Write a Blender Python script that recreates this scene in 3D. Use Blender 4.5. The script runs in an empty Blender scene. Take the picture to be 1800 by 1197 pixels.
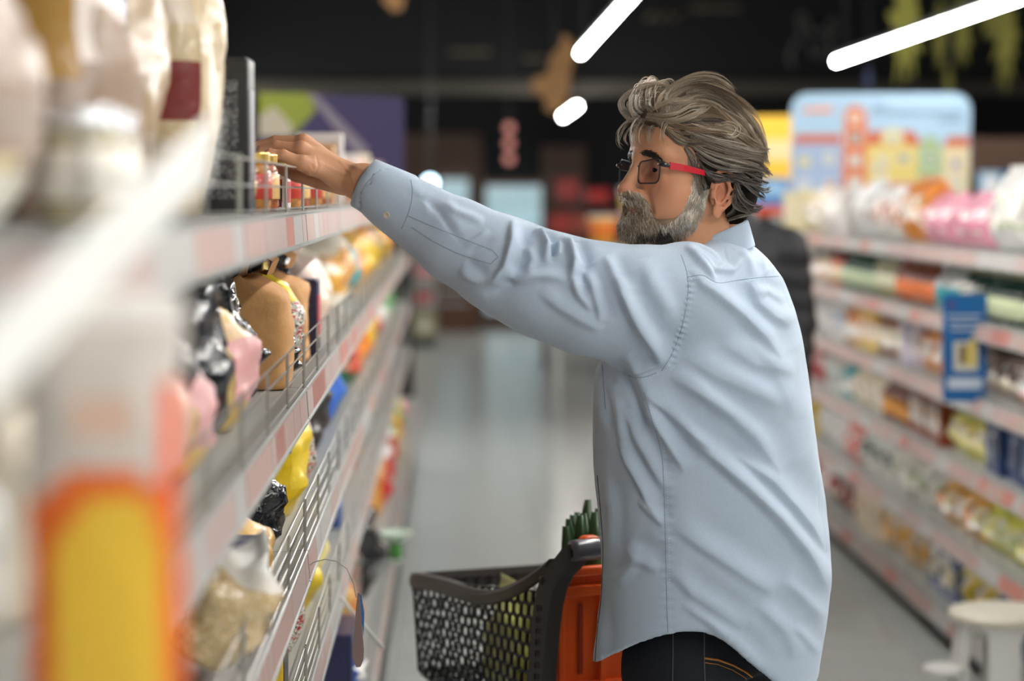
import bpy, bmesh, math, random
import numpy as np
from mathutils import Vector, Matrix
from mathutils.bvhtree import BVHTree

SC = bpy.context.scene
COL = SC.collection
PI = math.pi
rnd = random.Random(7)

# ------------------------------------------------------------------ camera
FPX = 3800.0                      # focal length in pixels of the 1800 px wide photograph
EYE = Vector((0, 0, 1.6))
th = math.atan(256.5 / FPX)
ps = math.atan(105.0 / FPX * math.cos(th))
FWD = Vector((math.sin(ps) * math.cos(th), math.cos(ps) * math.cos(th), -math.sin(th)))
RGT = Vector((math.cos(ps), -math.sin(ps), 0))
UPV = RGT.cross(FWD)
cam_d = bpy.data.cameras.new('camera')
cam = bpy.data.objects.new('camera', cam_d)
COL.objects.link(cam)
cam.location = EYE
cam.rotation_euler = (PI / 2 - th, 0, -ps)
cam_d.sensor_width = 36.0
cam_d.lens = 36.0 * FPX / 1800.0
cam_d.clip_start = 0.05
cam_d.clip_end = 100
cam_d.dof.use_dof = True
cam_d.dof.focus_distance = 3.66
cam_d.dof.aperture_fstop = cam_d.lens / 36.0
SC.camera = cam

# ------------------------------------------------------------------ colour management, world, ambience
SC.view_settings.view_transform = 'Standard'
SC.view_settings.look = 'None'
SC.view_settings.gamma = 1.0
SC.view_settings.use_curve_mapping = False
SC.view_settings.exposure = 0.40
w = bpy.data.worlds.new('hall_air')
SC.world = w
w.use_nodes = True
w.node_tree.nodes['Background'].inputs[0].default_value = (0.80, 0.90, 1.0, 1)
w.node_tree.nodes['Background'].inputs[1].default_value = 0.26
TUBE_POWER = 74.0


def P(px, py, Y):
    """world point at depth Y that the photograph shows at (px, py)"""
    d = FWD + RGT * ((px - 900) / FPX) + UPV * ((598.5 - py) / FPX)
    return EYE + d * (Y / d.y)


def pix(v):
    """pixel of world points (n x 3 array)"""
    q = np.asarray(v, float) - np.array(EYE)
    z = q @ np.array(FWD)
    return np.stack([900 + FPX * (q @ np.array(RGT)) / z, 598.5 - FPX * (q @ np.array(UPV)) / z], -1)


# ------------------------------------------------------------------ materials
def lin(c):
    return tuple(((x / 255) / 12.92 if x / 255 <= 0.04045 else ((x / 255 + 0.055) / 1.055) ** 2.4) for x in c)


_mats = {}


def mat(name, col, rough=0.5, metal=0.0, coat=0.0, noise=0.0, nscale=20.0, bump=0.0, bscale=40.0, trans=0.0,
        emit=0.0, sss=0.0, spec=0.5, coord='Object', alpha=1.0, sheen=0.0, ior=1.45):
    if name in _mats:
        return _mats[name]
    m = bpy.data.materials.new(name)
    m.use_nodes = True
    nt = m.node_tree
    b = nt.nodes['Principled BSDF']
    L = lin(col) + (1,)
    b.inputs['Base Color'].default_value = L
    b.inputs['Roughness'].default_value = rough
    b.inputs['Metallic'].default_value = metal
    b.inputs['Coat Weight'].default_value = coat
    b.inputs['Coat Roughness'].default_value = 0.12
    b.inputs['Transmission Weight'].default_value = trans
    b.inputs['Specular IOR Level'].default_value = spec
    b.inputs['IOR'].default_value = ior
    b.inputs['Alpha'].default_value = alpha
    b.inputs['Sheen Weight'].default_value = sheen
    if emit:
        b.inputs['Emission Color'].default_value = L
        b.inputs['Emission Strength'].default_value = emit
    if sss:
        b.inputs['Subsurface Weight'].default_value = sss
        b.inputs['Subsurface Radius'].default_value = (0.012, 0.004, 0.002)
        b.inputs['Subsurface Scale'].default_value = 0.6
    if noise or bump:
        tc = nt.nodes.new('ShaderNodeTexCoord')
    if noise:
        n = nt.nodes.new('ShaderNodeTexNoise')
        n.inputs['Scale'].default_value = nscale
        n.inputs['Detail'].default_value = 4
        nt.links.new(tc.outputs[coord], n.inputs['Vector'])
        mx = nt.nodes.new('ShaderNodeMix')
        mx.data_type = 'RGBA'
        mx.inputs[6].default_value = tuple(x * (1 - noise) for x in L[:3]) + (1,)
        mx.inputs[7].default_value = tuple(min(1, x * (1 + noise)) for x in L[:3]) + (1,)
        nt.links.new(n.outputs[0], mx.inputs[0])
        nt.links.new(mx.outputs[2], b.inputs['Base Color'])
    if bump:
        n2 = nt.nodes.new('ShaderNodeTexNoise')
        n2.inputs['Scale'].default_value = bscale
        n2.inputs['Detail'].default_value = 3
        nt.links.new(tc.outputs[coord], n2.inputs['Vector'])
        bp = nt.nodes.new('ShaderNodeBump')
        bp.inputs['Strength'].default_value = bump
        bp.inputs['Distance'].default_value = 0.01
        nt.links.new(n2.outputs[0], bp.inputs['Height'])
        nt.links.new(bp.outputs[0], b.inputs['Normal'])
    _mats[name] = m
    return m


# ------------------------------------------------------------------ mesh helpers
class MB:
    """collects shapes, then builds ONE mesh object"""

    def __init__(s):
        s.v, s.f, s.mi = [], [], []

    def add(s, vs, fs, mi=0):
        o = len(s.v)
        s.v += [tuple(x) for x in vs]
        s.f += [tuple(i + o for i in f) for f in fs]
        s.mi += [mi] * len(fs)
        return s

    def box(s, lo, hi, mi=0, M=None):
        x0, y0, z0 = lo
        x1, y1, z1 = hi
        vs = [(x0, y0, z0), (x1, y0, z0), (x1, y1, z0), (x0, y1, z0), (x0, y0, z1), (x1, y0, z1), (x1, y1, z1), (x0, y1, z1)]
        if M is not None:
            vs = [M @ Vector(v) for v in vs]
        return s.add(vs, [(3, 2, 1, 0), (4, 5, 6, 7), (0, 1, 5, 4), (1, 2, 6, 5), (2, 3, 7, 6), (3, 0, 4, 7)], mi)

    def tube(s, pts, r, n=8, mi=0, caps=True, closed=False):
        pts = [Vector(p) for p in pts]
        k = len(pts)
        rs = r if isinstance(r, (list, tuple)) else [r] * k
        vs = []
        ref = None
        for i, p in enumerate(pts):
            if closed:
                t = pts[(i + 1) % k] - pts[i - 1]
            else:
                t = pts[min(i + 1, k - 1)] - pts[max(i - 1, 0)]
            t.normalize()
            if ref is None:
                ref = Vector((0, 0, 1)) if abs(t.z) < 0.9 else Vector((1, 0, 0))
            a = (ref - t * ref.dot(t)).normalized()
            ref = a
            b = t.cross(a)
            vs += [p + (a * math.cos(2 * PI * j / n) + b * math.sin(2 * PI * j / n)) * rs[i] for j in range(n)]
        fs = []
        for i in range(k if closed else k - 1):
            for j in range(n):
                q = (i + 1) % k
                fs.append((i * n + j, i * n + (j + 1) % n, q * n + (j + 1) % n, q * n + j))
        if caps and not closed:
            fs.append(tuple(reversed(range(n))))
            fs.append(tuple((k - 1) * n + j for j in range(n)))
        return s.add(vs, fs, mi)

    def lathe(s, prof, n=20, mi=0, M=None, c=(0, 0, 0)):
        vs = []
        for r, z in prof:
            for j in range(n):
                v = Vector((c[0] + r * math.cos(2 * PI * j / n), c[1] + r * math.sin(2 * PI * j / n), c[2] + z))
                vs.append(M @ v if M is not None else v)
        fs = []
        for i in range(len(prof) - 1):
            for j in range(n):
                fs.append((i * n + j, i * n + (j + 1) % n, (i + 1) * n + (j + 1) % n, (i + 1) * n + j))
        fs.append(tuple(reversed(range(n))))
        fs.append(tuple((len(prof) - 1) * n + j for j in range(n)))
        return s.add(vs, fs, mi)

    def prism(s, poly, thick, M, mi=0):
        """polygon (x, y) extruded along local z, placed with M"""
        k = len(poly)
        vs = [M @ Vector((x, y, -thick / 2)) for x, y in poly] + [M @ Vector((x, y, thick / 2)) for x, y in poly]
        fs = [tuple(reversed(range(k))), tuple(range(k, 2 * k))]
        fs += [(i, (i + 1) % k, k + (i + 1) % k, k + i) for i in range(k)]
        return s.add(vs, fs, mi)

    def mesh(s, name, mats, smooth=False):
        me = bpy.data.meshes.new(name)
        me.from_pydata(s.v, [], s.f)
        for m in (mats if isinstance(mats, (list, tuple)) else [mats]):
            me.materials.append(m)
        if any(s.mi):
            me.polygons.foreach_set('material_index', s.mi)
        if smooth:
            me.polygons.foreach_set('use_smooth', [True] * len(me.polygons))
        me.update()
        return me

    def build(s, name, mats, parent=None, smooth=False, loc=None, bevel=0.0):
        o = link(name, s.mesh(name, mats, smooth), parent, loc)
        if bevel:
            md = o.modifiers.new('edge', 'BEVEL')
            md.width = bevel
            md.segments = 2
            md.limit_method = 'ANGLE'
        return o


def link(name, data, parent=None, loc=None):
    o = bpy.data.objects.new(name, data)
    COL.objects.link(o)
    if parent is not None:
        o.parent = parent
    if loc is not None:
        o.location = loc
    return o


def tag(o, label, cat, group=None):
    o['label'] = label
    o['category'] = cat
    if group:
        o['group'] = group
    return o


def thing(name, label, cat, loc=(0, 0, 0), group=None, rz=0.0):
    o = link(name, None, None, loc)
    o.empty_display_size = 0.1
    o.rotation_euler = (0, 0, rz)
    return tag(o, label, cat, group)


def struct(o):
    o['kind'] = 'structure'
    return o


def copy_tree(o, parent=None):
    c = o.copy()
    COL.objects.link(c)
    if parent is not None:
        c.parent = parent
    for ch in KIDS.get(o.name, ()) or [x for x in o.children]:
        copy_tree(ch, c)
    return c


KIDS = {}


def rrect(w, h, r, n=5):
    out = []
    for cx, cy, a0 in ((w / 2 - r, h / 2 - r, 0), (-w / 2 + r, h / 2 - r, 90), (-w / 2 + r, -h / 2 + r, 180), (w / 2 - r, -h / 2 + r, 270)):
        for i in range(n + 1):
            a = math.radians(a0 + 90 * i / n)
            out.append((cx + r * math.cos(a), cy + r * math.sin(a)))
    return out


def frame(o, x, y):
    """matrix with origin o, local x and y directions"""
    x = Vector(x).normalized()
    y = Vector(y)
    z = x.cross(y).normalized()
    y = z.cross(x)
    return Matrix(((x.x, y.x, z.x, o[0]), (x.y, y.y, z.y, o[1]), (x.z, y.z, z.z, o[2]), (0, 0, 0, 1)))


# ------------------------------------------------------------------ implicit surfaces (for bodies, cloth, crumpled things)
class SDF:
    def __init__(s, lo, hi, h):
        s.h = h
        s.lo = np.array(lo, float)
        n = np.ceil((np.array(hi) - s.lo) / h).astype(int) + 1
        s.n = n
        s.ax = [s.lo[i] + h * np.arange(n[i]) for i in range(3)]
        s.F = np.full(n, 0.08, np.float32)

    def sub(s, lo, hi):
        i0 = np.maximum(0, np.floor((np.array(lo) - s.lo) / s.h).astype(int))
        i1 = np.minimum(s.n, np.ceil((np.array(hi) - s.lo) / s.h).astype(int) + 1)
        sl = tuple(slice(a, max(a, b)) for a, b in zip(i0, i1))
        g = np.meshgrid(*[s.ax[k][sl[k]] for k in range(3)], indexing='ij', sparse=True)
        return sl, g

    def put(s, sl, d, k=0.0, op='u'):
        F = s.F[sl]
        if F.size == 0:
            return
        if op == 'u':
            if k > 0:
                hh = np.clip(0.5 + 0.5 * (F - d) / k, 0, 1)
                s.F[sl] = F + (d - F) * hh - k * hh * (1 - hh)
            else:
                s.F[sl] = np.minimum(F, d)
        else:
            d = -d
            if k > 0:
                hh = np.clip(0.5 - 0.5 * (F - d) / k, 0, 1)
                s.F[sl] = F + (d - F) * hh + k * hh * (1 - hh)
            else:
                s.F[sl] = np.maximum(F, d)

    def ell(s, c, r, k=0.0, op='u', M=None):
        c = np.array(c, float)
        m = max(r) + 0.05 + k
        sl, g = s.sub(c - m, c + m)
        x, y, z = g[0] - c[0], g[1] - c[1], g[2] - c[2]
        if M is not None:          # rows of M: local axes
            x, y, z = (M[0][0] * x + M[0][1] * y + M[0][2] * z, M[1][0] * x + M[1][1] * y + M[1][2] * z, M[2][0] * x + M[2][1] * y + M[2][2] * z)
        k0 = np.sqrt((x / r[0]) ** 2 + (y / r[1]) ** 2 + (z / r[2]) ** 2)
        k1 = np.sqrt((x / r[0] ** 2) ** 2 + (y / r[1] ** 2) ** 2 + (z / r[2] ** 2) ** 2) + 1e-9
        s.put(sl, (k0 * (k0 - 1) / k1).astype(np.float32), k, op)

    def cap(s, a, b, ra, rb=None, k=0.0, op='u'):
        rb = ra if rb is None else rb
        a, b = np.array(a, float), np.array(b, float)
        m = max(ra, rb) + 0.05 + k
        sl, g = s.sub(np.minimum(a, b) - m, np.maximum(a, b) + m)
        ab = b - a
        L = max(1e-9, ab @ ab)
        t = np.clip(((g[0] - a[0]) * ab[0] + (g[1] - a[1]) * ab[1] + (g[2] - a[2]) * ab[2]) / L, 0, 1)
        d = np.sqrt((g[0] - a[0] - t * ab[0]) ** 2 + (g[1] - a[1] - t * ab[1]) ** 2 + (g[2] - a[2] - t * ab[2]) ** 2) - (ra + (rb - ra) * t)
        s.put(sl, d.astype(np.float32), k, op)

    def chain(s, pts, k=0.0, op='u'):
        """pts: list of (Vector, radius)"""
        for (a, ra), (b, rb) in zip(pts, pts[1:]):
            s.cap(a, b, ra, rb, k, op)

    def func(s, lo, hi, fn, k=0.0, op='u'):
        sl, g = s.sub(lo, hi)
        s.put(sl, np.asarray(fn(*g), np.float32), k, op)

    def nets(s):
        F = s.F
        S = F < 0
        nx, ny, nz = F.shape
        cs = S[:-1, :-1, :-1].astype(np.int8)
        tot = cs.copy()
        for dx in (0, 1):
            for dy in (0, 1):
                for dz in (0, 1):
                    if dx or dy or dz:
                        tot += S[dx:nx - 1 + dx, dy:ny - 1 + dy, dz:nz - 1 + dz]
        act = (tot > 0) & (tot < 8)
        idx = np.full(act.shape, -1, np.int64)
        ijk = np.argwhere(act)
        idx[act] = np.arange(len(ijk))
        acc = np.zeros((len(ijk), 3))
        cnt = np.zeros(len(ijk))
        co = [(a, b, c) for a in (0, 1) for b in (0, 1) for c in (0, 1)]
        for a in co:
            for ax in range(3):
                if a[ax] == 0:
                    b = list(a)
                    b[ax] = 1
                    fa = F[ijk[:, 0] + a[0], ijk[:, 1] + a[1], ijk[:, 2] + a[2]]
                    fb = F[ijk[:, 0] + b[0], ijk[:, 1] + b[1], ijk[:, 2] + b[2]]
                    m = (fa < 0) != (fb < 0)
                    t = np.where(m, fa / np.where(m, fa - fb, 1), 0)
                    pt = np.tile(np.array(a, float), (len(ijk), 1))
                    pt[:, ax] = t
                    acc[m] += pt[m]
                    cnt[m] += 1
        V = s.lo + s.h * (ijk + acc / cnt[:, None])
        quads = []
        for ax in range(3):
            o1, o2 = (ax + 1) % 3, (ax + 2) % 3
            A = [slice(None)] * 3
            B = [slice(None)] * 3
            A[ax] = slice(0, -1)
            B[ax] = slice(1, None)
            ch = S[tuple(A)] != S[tuple(B)]
            e = np.argwhere(ch)
            e = e[(e[:, o1] > 0) & (e[:, o2] > 0) & (e[:, o1] < F.shape[o1] - 1) & (e[:, o2] < F.shape[o2] - 1)]
            ins = S[e[:, 0], e[:, 1], e[:, 2]]

            def cell(d1, d2):
                q = e.copy()
                q[:, o1] += d1
                q[:, o2] += d2
                return idx[q[:, 0], q[:, 1], q[:, 2]]
            q = np.stack([cell(-1, -1), cell(0, -1), cell(0, 0), cell(-1, 0)], 1)
            q[~ins] = q[~ins][:, ::-1]
            quads.append(q)
        Q = np.concatenate(quads)
        Q = Q[(Q >= 0).all(1)]
        return V, Q


def np_mesh(name, V, Q, mats, smooth=True):
    me = bpy.data.meshes.new(name)
    V = np.asarray(V, np.float32)
    Q = np.asarray(Q, np.int32)
    k = Q.shape[1]
    me.vertices.add(len(V))
    me.vertices.foreach_set('co', V.ravel())
    me.loops.add(Q.size)
    me.loops.foreach_set('vertex_index', Q.ravel())
    me.polygons.add(len(Q))
    me.polygons.foreach_set('loop_start', np.arange(0, Q.size, k, dtype=np.int32))
    for m in (mats if isinstance(mats, (list, tuple)) else [mats]):
        me.materials.append(m)
    me.update(calc_edges=True)
    if smooth:
        me.polygons.foreach_set('use_smooth', np.ones(len(Q), bool))
    me.validate()
    return me


def vnormals(V, Q):
    a, b, c, d = V[Q[:, 0]], V[Q[:, 1]], V[Q[:, 2]], V[Q[:, 3]]
    fn = np.cross(c - a, d - b)
    N = np.zeros_like(V)
    for j in range(4):
        np.add.at(N, Q[:, j], fn)
    return N / (np.linalg.norm(N, axis=1, keepdims=True) + 1e-12)


def relax(V, Q, it=1, lam=0.5):
    E = np.concatenate([Q[:, [0, 1]], Q[:, [1, 2]], Q[:, [2, 3]], Q[:, [3, 0]]])
    deg = np.bincount(E.ravel(), minlength=len(V)).astype(float)[:, None]
    for _ in range(it):
        A = np.zeros_like(V)
        for k in range(3):
            A[:, k] = np.bincount(E[:, 0], V[E[:, 1], k], len(V)) + np.bincount(E[:, 1], V[E[:, 0], k], len(V))
        V = V + lam * (A / deg - V)
    return V


def polydist(p, line):
    """distance to a pixel polyline, signed side, and parameter 0..1 along it"""
    line = np.asarray(line, float)
    best = np.full(len(p), 1e9)
    side = np.zeros(len(p))
    par = np.zeros(len(p))
    seg = np.linalg.norm(line[1:] - line[:-1], axis=1)
    cum = np.concatenate([[0], np.cumsum(seg)])
    for i in range(len(seg)):
        a, ab = line[i], line[i + 1] - line[i]
        t = np.clip(((p - a) @ ab) / (seg[i] ** 2), 0, 1)
        q = p - a - t[:, None] * ab
        d = np.hypot(q[:, 0], q[:, 1])
        m = d < best
        best[m] = d[m]
        side[m] = np.sign(ab[0] * q[m, 1] - ab[1] * q[m, 0])
        par[m] = (cum[i] + t[m] * seg[i]) / cum[-1]
    return best, side, par


def resample(line, n):
    line = np.asarray(line, float)
    # Catmull-Rom through the points
    p = np.concatenate([[2 * line[0] - line[1]], line, [2 * line[-1] - line[-2]]])
    k = len(line) - 1
    u = np.linspace(0, k - 1e-6, n)
    i = u.astype(int)
    t = (u - i)[:, None]
    a, b, c, d = p[i], p[i + 1], p[i + 2], p[i + 3]
    return 0.5 * (2 * b + (c - a) * t + (2 * a - 5 * b + 4 * c - d) * t ** 2 + (3 * b - a - 3 * c + d) * t ** 3)
# ------------------------------------------------------------------ the hall: floor, ceiling, walls, lamps
M_tile = mat('glazed_floor_tile', (186, 189, 186), 0.24, noise=0.12, nscale=5, bump=0.02, bscale=60)
M_grout = mat('floor_grout', (112, 112, 110), 0.7)
M_black = mat('black_ceiling_paint', (9, 12, 15), 0.75)
M_beam = mat('brown_grey_beam_paint', (70, 66, 58), 0.6, noise=0.1)
M_brown = mat('brown_wood_panelling', (78, 56, 42), 0.55, noise=0.2, nscale=8)
M_tube = mat('lamp_tube_glow', (255, 252, 247), 0.4, emit=TUBE_POWER)
M_alu = mat('lamp_housing_grey', (60, 62, 64), 0.4, metal=0.6)

floor = struct(MB().box((-6, -4, -0.1), (9, 27.3, -0.004)).build('floor', M_grout))
tile_me = MB()
tile_me.prism(rrect(0.596, 0.596, 0.004, 1), 0.006, Matrix.Translation((0, 0, -0.003)))
tile_me = tile_me.mesh('tile', M_tile)
for i in range(5):
    for j in range(44):
        link('tile', tile_me, floor, (-0.5 + 0.6 * i, 0.3 + 0.6 * j, 0.0))
MB().box((-6, -4, -0.004), (-0.82, 27, -0.0005)).build('tile_field', M_tile, floor)['kind'] = 'stuff'
MB().box((2.22, -4, -0.004), (9, 27, -0.0005)).build('tile_field', M_tile, floor)['kind'] = 'stuff'
MB().box((-0.82, -4, -0.004), (2.22, -0.02, -0.0005)).build('tile_field', M_tile, floor)['kind'] = 'stuff'

struct(MB().box((-6, -4, 4.2), (9, 27.3, 4.3)).build('ceiling', M_black))
struct(MB().box((-6, 27.0, 0), (9, 27.3, 4.2)).build('wall_back', M_black))
struct(MB().box((-6.2, -4, 0), (-6, 27.3, 4.2)).build('wall_left', M_black))
struct(MB().box((9, -4, 0), (9.2, 27.3, 4.2)).build('wall_right', M_black))
struct(MB().box((-6, -4.2, 0), (9, -4, 4.2)).build('wall_front', mat('cream_wall_paint', (190, 186, 176), 0.7)))
# cross beam and the dark fascia above the far end
struct(MB().box((-6, 24.2, 2.72), (9, 24.5, 2.86)).build('trim_1', M_beam))
struct(MB().box((-6, 24.3, 2.9), (9, 24.6, 4.2)).build('trim_2', M_black))
# brown wood panelling of the far wall around the glass fronts
pz = MB().box((-2.6, 26.9, 0), (0.35, 27.0, 2.35)).build('trim_3', M_brown)
struct(pz)
for px0, px1 in ((700, 742), (742, 765), (838, 850), (952, 985), (985, 1030)):
    x0, x1 = P(px0, 400, 26.8).x, P(px1, 400, 26.8).x
    MB().box((x0, 26.84, 0), (x1, 26.9, 2.2)).build('plank', M_brown, pz)

# linear lamps hung in rows along the aisle
def lamp(x, y0, y1, label, zz=2.5, group='linear lamps over the aisle'):
    t = thing('linear_lamp', label, 'lamp', (x, y0, zz), group)
    MB().tube([(0, 0, 0), (0, y1 - y0, 0)], 0.019, 12).build('lamp_tube', M_tube, t, True)
    MB().box((-0.014, 0.02, 0.02), (0.014, y1 - y0 - 0.02, 0.05)).build('lamp_housing', M_alu, t)
    for q in (0.3, y1 - y0 - 0.3):
        MB().tube([(0, q, 0.05), (0, q, 4.2 - zz)], 0.003, 6).build('hanger_wire', M_alu, t)
    return t


lamp(0.82, 9.6, 13.85, 'white linear lamp hanging above the man\'s forehead')
lamp(1.28, 22.2, 25.0, 'short-looking far white lamp beside the brown paper ornament')
lamp(2.60, 8.6, 14.65, 'long white lamp hanging over the board with the painted houses')
lamp(0.82, 3.2, 8.4, 'white linear lamp over the man, out of view', group='lamps out of view')
lamp(0.82, -2.8, 2.4, 'white linear lamp above the camera, out of view', group='lamps out of view')
lamp(2.60, 3.0, 8.0, 'white linear lamp over the opposite shelving, out of view', group='lamps out of view')
lamp(2.60, -3.0, 2.2, 'white linear lamp behind the camera side, out of view', group='lamps out of view')
lamp(4.4, 3.8, 9.8, 'added white lamp out of view that lights his back and shoulders', group='lamps out of view')  # added lamp, brightens back and shoulders from the side
lamp(-1.6, 5.5, 13.2, 'added unseen white lamp that lights the goods across the aisle', group='lamps out of view')  # added unseen lamp, lights the fronts of the goods across the aisle
lamp(5.6, 12.0, 19.5, 'added unseen white lamp beyond the house board that brightens the far end', group='lamps out of view')  # added unseen lamp to lift the dim far end
lamp(-2.7, 14.0, 24.0, 'added unseen white lamp behind the top shelf bags that brightens the far end', group='lamps out of view')  # added out of sight behind the bags to brighten the background
# ------------------------------------------------------------------ shelving
M_shelf = mat('shelf_steel_light_grey', (168, 170, 167), 0.42, noise=0.04)
M_rail = mat('price_rail_grey', (150, 152, 149), 0.45, coat=0.12)
M_wire = mat('fence_wire_zinc', (176, 176, 170), 0.32, metal=0.75)
M_back = mat('shelf_back_panel', (26, 27, 29), 0.6)
M_kick = mat('black_kick_plate', (14, 15, 17), 0.5)
TAGS = [mat('tag_pink', (174, 146, 138), 0.5, coat=0.1, noise=0.08, nscale=60), mat('tag_salmon', (180, 120, 108), 0.5, coat=0.1, noise=0.06, nscale=60),
        mat('tag_white', (172, 170, 166), 0.5, coat=0.1, noise=0.05, nscale=80), mat('tag_rose_grey', (172, 152, 146), 0.5, coat=0.1, noise=0.06, nscale=80),
        mat('tag_red', (178, 116, 104), 0.35, coat=0.3)]
# perforated front strip of a shelf board
M_slot = mat('slotted_shelf_edge', (176, 178, 174), 0.45)
nt = M_slot.node_tree
tc = nt.nodes.new('ShaderNodeTexCoord')
wv = nt.nodes.new('ShaderNodeTexWave')
wv.bands_direction = 'Y'
wv.inputs['Scale'].default_value = 26
rp = nt.nodes.new('ShaderNodeValToRGB')
rp.color_ramp.elements[0].position = 0.30
rp.color_ramp.elements[0].color = (0.05, 0.05, 0.05, 1)
rp.color_ramp.elements[1].position = 0.42
rp.color_ramp.elements[1].color = (0.42, 0.43, 0.41, 1)
nt.links.new(tc.outputs['Object'], wv.inputs['Vector'])
nt.links.new(wv.outputs['Fac'], rp.inputs[0])
nt.links.new(rp.outputs[0], nt.nodes['Principled BSDF'].inputs['Base Color'])

LX = -0.250                                   # plane of the price rails beside the camera
LH = [1.572, 1.268, 0.985, 0.735, 0.42]        # shelf heights, top to bottom
RX = 1.75
RH = [1.415, 1.175, 0.925, 0.675, 0.40, 0.135]


def bay(name, label, group, y0, L, side, x_edge, heights, depth, fences, seed, base_out=0.0, skew=0.004, fin=0.008):
    """one bay: side = -1 opens towards +X (beside camera), +1 opens towards -X"""
    r = random.Random(seed)
    t = thing(name, label, 'shelving', (x_edge, y0, 0), group)
    s = side                                    # local +s*x goes into the shelf
    top = heights[0] + 0.02
    MB().box((min(s * depth, s * (depth + .03)), 0, 0), (max(s * depth, s * (depth + .03)), L, top)).build('back_panel', M_back, t)
    b0, b1 = sorted((s * (0.03 - base_out), s * depth))
    MB().box((b0, 0, 0), (b1, L, heights[-1] - 0.06)).build('kick_plate', M_kick, t)
    for yy in (0.0, L - 0.03):
        a, b = sorted((s * (depth - .06), s * depth))
        MB().box((a, yy, 0), (b, yy + 0.03, top)).build('upright', M_shelf, t)
    for k, h in enumerate(heights):
        out = base_out if k == len(heights) - 1 else 0.0
        m = MB()
        a, b = sorted((s * (0.035 - out), s * depth))
        m.box((a, 0.002, h - 0.028), (b, L - 0.002, h - 0.002))
        sh = m.build('shelf', M_shelf, t)
        a, b = sorted((s * (0.004 - out), s * (0.036 - out)))
        MB().box((a, 0.003, h - 0.006), (b, L - 0.003, h)).build('slotted_edge', M_slot, sh)
        # price rail: leans outwards at its foot
        x0, x1, hh = s * (0.003 - out), s * (0.003 - out - skew), 0.056
        e = -s * 0.003
        m = MB()
        vs = []
        for yy in (0.003, L - 0.003):
            vs += [(x0, yy, h), (x1, yy, h - hh), (x1 - e, yy, h - hh), (x0 - 3 * e, yy, h - 0.004)]
        m.add(vs, [(0, 1, 2, 3), (7, 6, 5, 4), (0, 4, 5, 1), (1, 5, 6, 2), (2, 6, 7, 3), (3, 7, 4, 0)])
        m.tube([(x1, 0.003, h - hh), (x1, L - 0.003, h - hh)], 0.0035, 6)
        m.tube([(x0, 0.003, h - 0.002), (x0, L - 0.003, h - 0.002)], 0.003, 6)
        m.build('price_rail', M_rail, sh)
        # price tickets in the rail
        y = 0.006
        while y < L - 0.05:
            wd = r.choice((0.08, 0.14, 0.2, 0.3, 0.36))
            wd = min(wd, L - 0.006 - y)
            q = r.random()
            mi = 0 if q < .36 else 1 if q < .44 else 2 if q < .66 else 3 if q < .97 else 4
            g = -s * 0.0015
            m = MB()
            za, zb = h - 0.007, h - hh + 0.005
            xa, xb = x0 + (x1 - x0) * 0.12 + g, x0 + (x1 - x0) * 0.9 + g
            vs = [(xa, y, za), (xa, y + wd - .004, za), (xb, y + wd - .004, zb), (xb, y, zb)]
            vs += [(v[0] - g, v[1], v[2]) for v in vs]
            m.add(vs, [(0, 1, 2, 3), (7, 6, 5, 4), (0, 4, 5, 1), (1, 5, 6, 2), (2, 6, 7, 3), (3, 7, 4, 0)])
            m.build('price_ticket', TAGS[mi], sh)
            y += wd
        if k in fences:
            m = MB()
            xf = s * (fin - out)
            fh = fences[k]
            nr = 4 if fh > 0.078 else 3
            for q in range(nr):
                z = h + 0.006 + (fh - 0.006) * q / (nr - 1)
                m.tube([(xf, 0.006, z), (xf, L - 0.006, z)], 0.0015, 6)
            n = max(2, int(round(L / 0.36)))
            for q in range(n + 1):
                y = 0.008 + (L - 0.016) * q / n
                m.tube([(xf - s * .002, y, h), (xf - s * .002, y, h + fh + (0.004 if q in (0, n) else 0))], 0.0022, 6)
            m.build('wire_fence', M_wire, sh)
    return t


LB = 1.105
for i in range(11):
    bay('shelving_bay', 'light grey shelving bay with wire fences beside the man, %s' % (
        'closest to the camera', 'second from the camera', 'just before his reaching hand', 'under his reaching hand', 'right behind his hand',
        'two bays past his hand', 'three bays past his hand', 'four bays past his hand', 'five bays past his hand', 'six bays past his hand', 'last one before the gap')[i],
        'bays of the shelving the man reaches into', 0.405 + LB * i, LB, -1, LX, LH, 0.46, {0: .073, 1: .085, 2: .085, 3: .08}, 10 + i, 0.055)
for i in range(7):
    bay('shelving_bay', 'pale shelving bay across the aisle, %s' % (
        'closest to the camera behind the white stool', 'second counted from the stool', 'third counted from the stool', 'fourth counted from the stool',
        'fifth counted from the stool', 'next to the person in black', 'under the board with painted houses')[i],
        'bays of the shelving across the aisle', 5.2 + 1.0 * i, 1.0, 1, RX, RH, 0.5, {1: .05, 2: .05, 4: .07, 5: .06}, 40 + i, 0.02, 0.02, 0.022)
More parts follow.
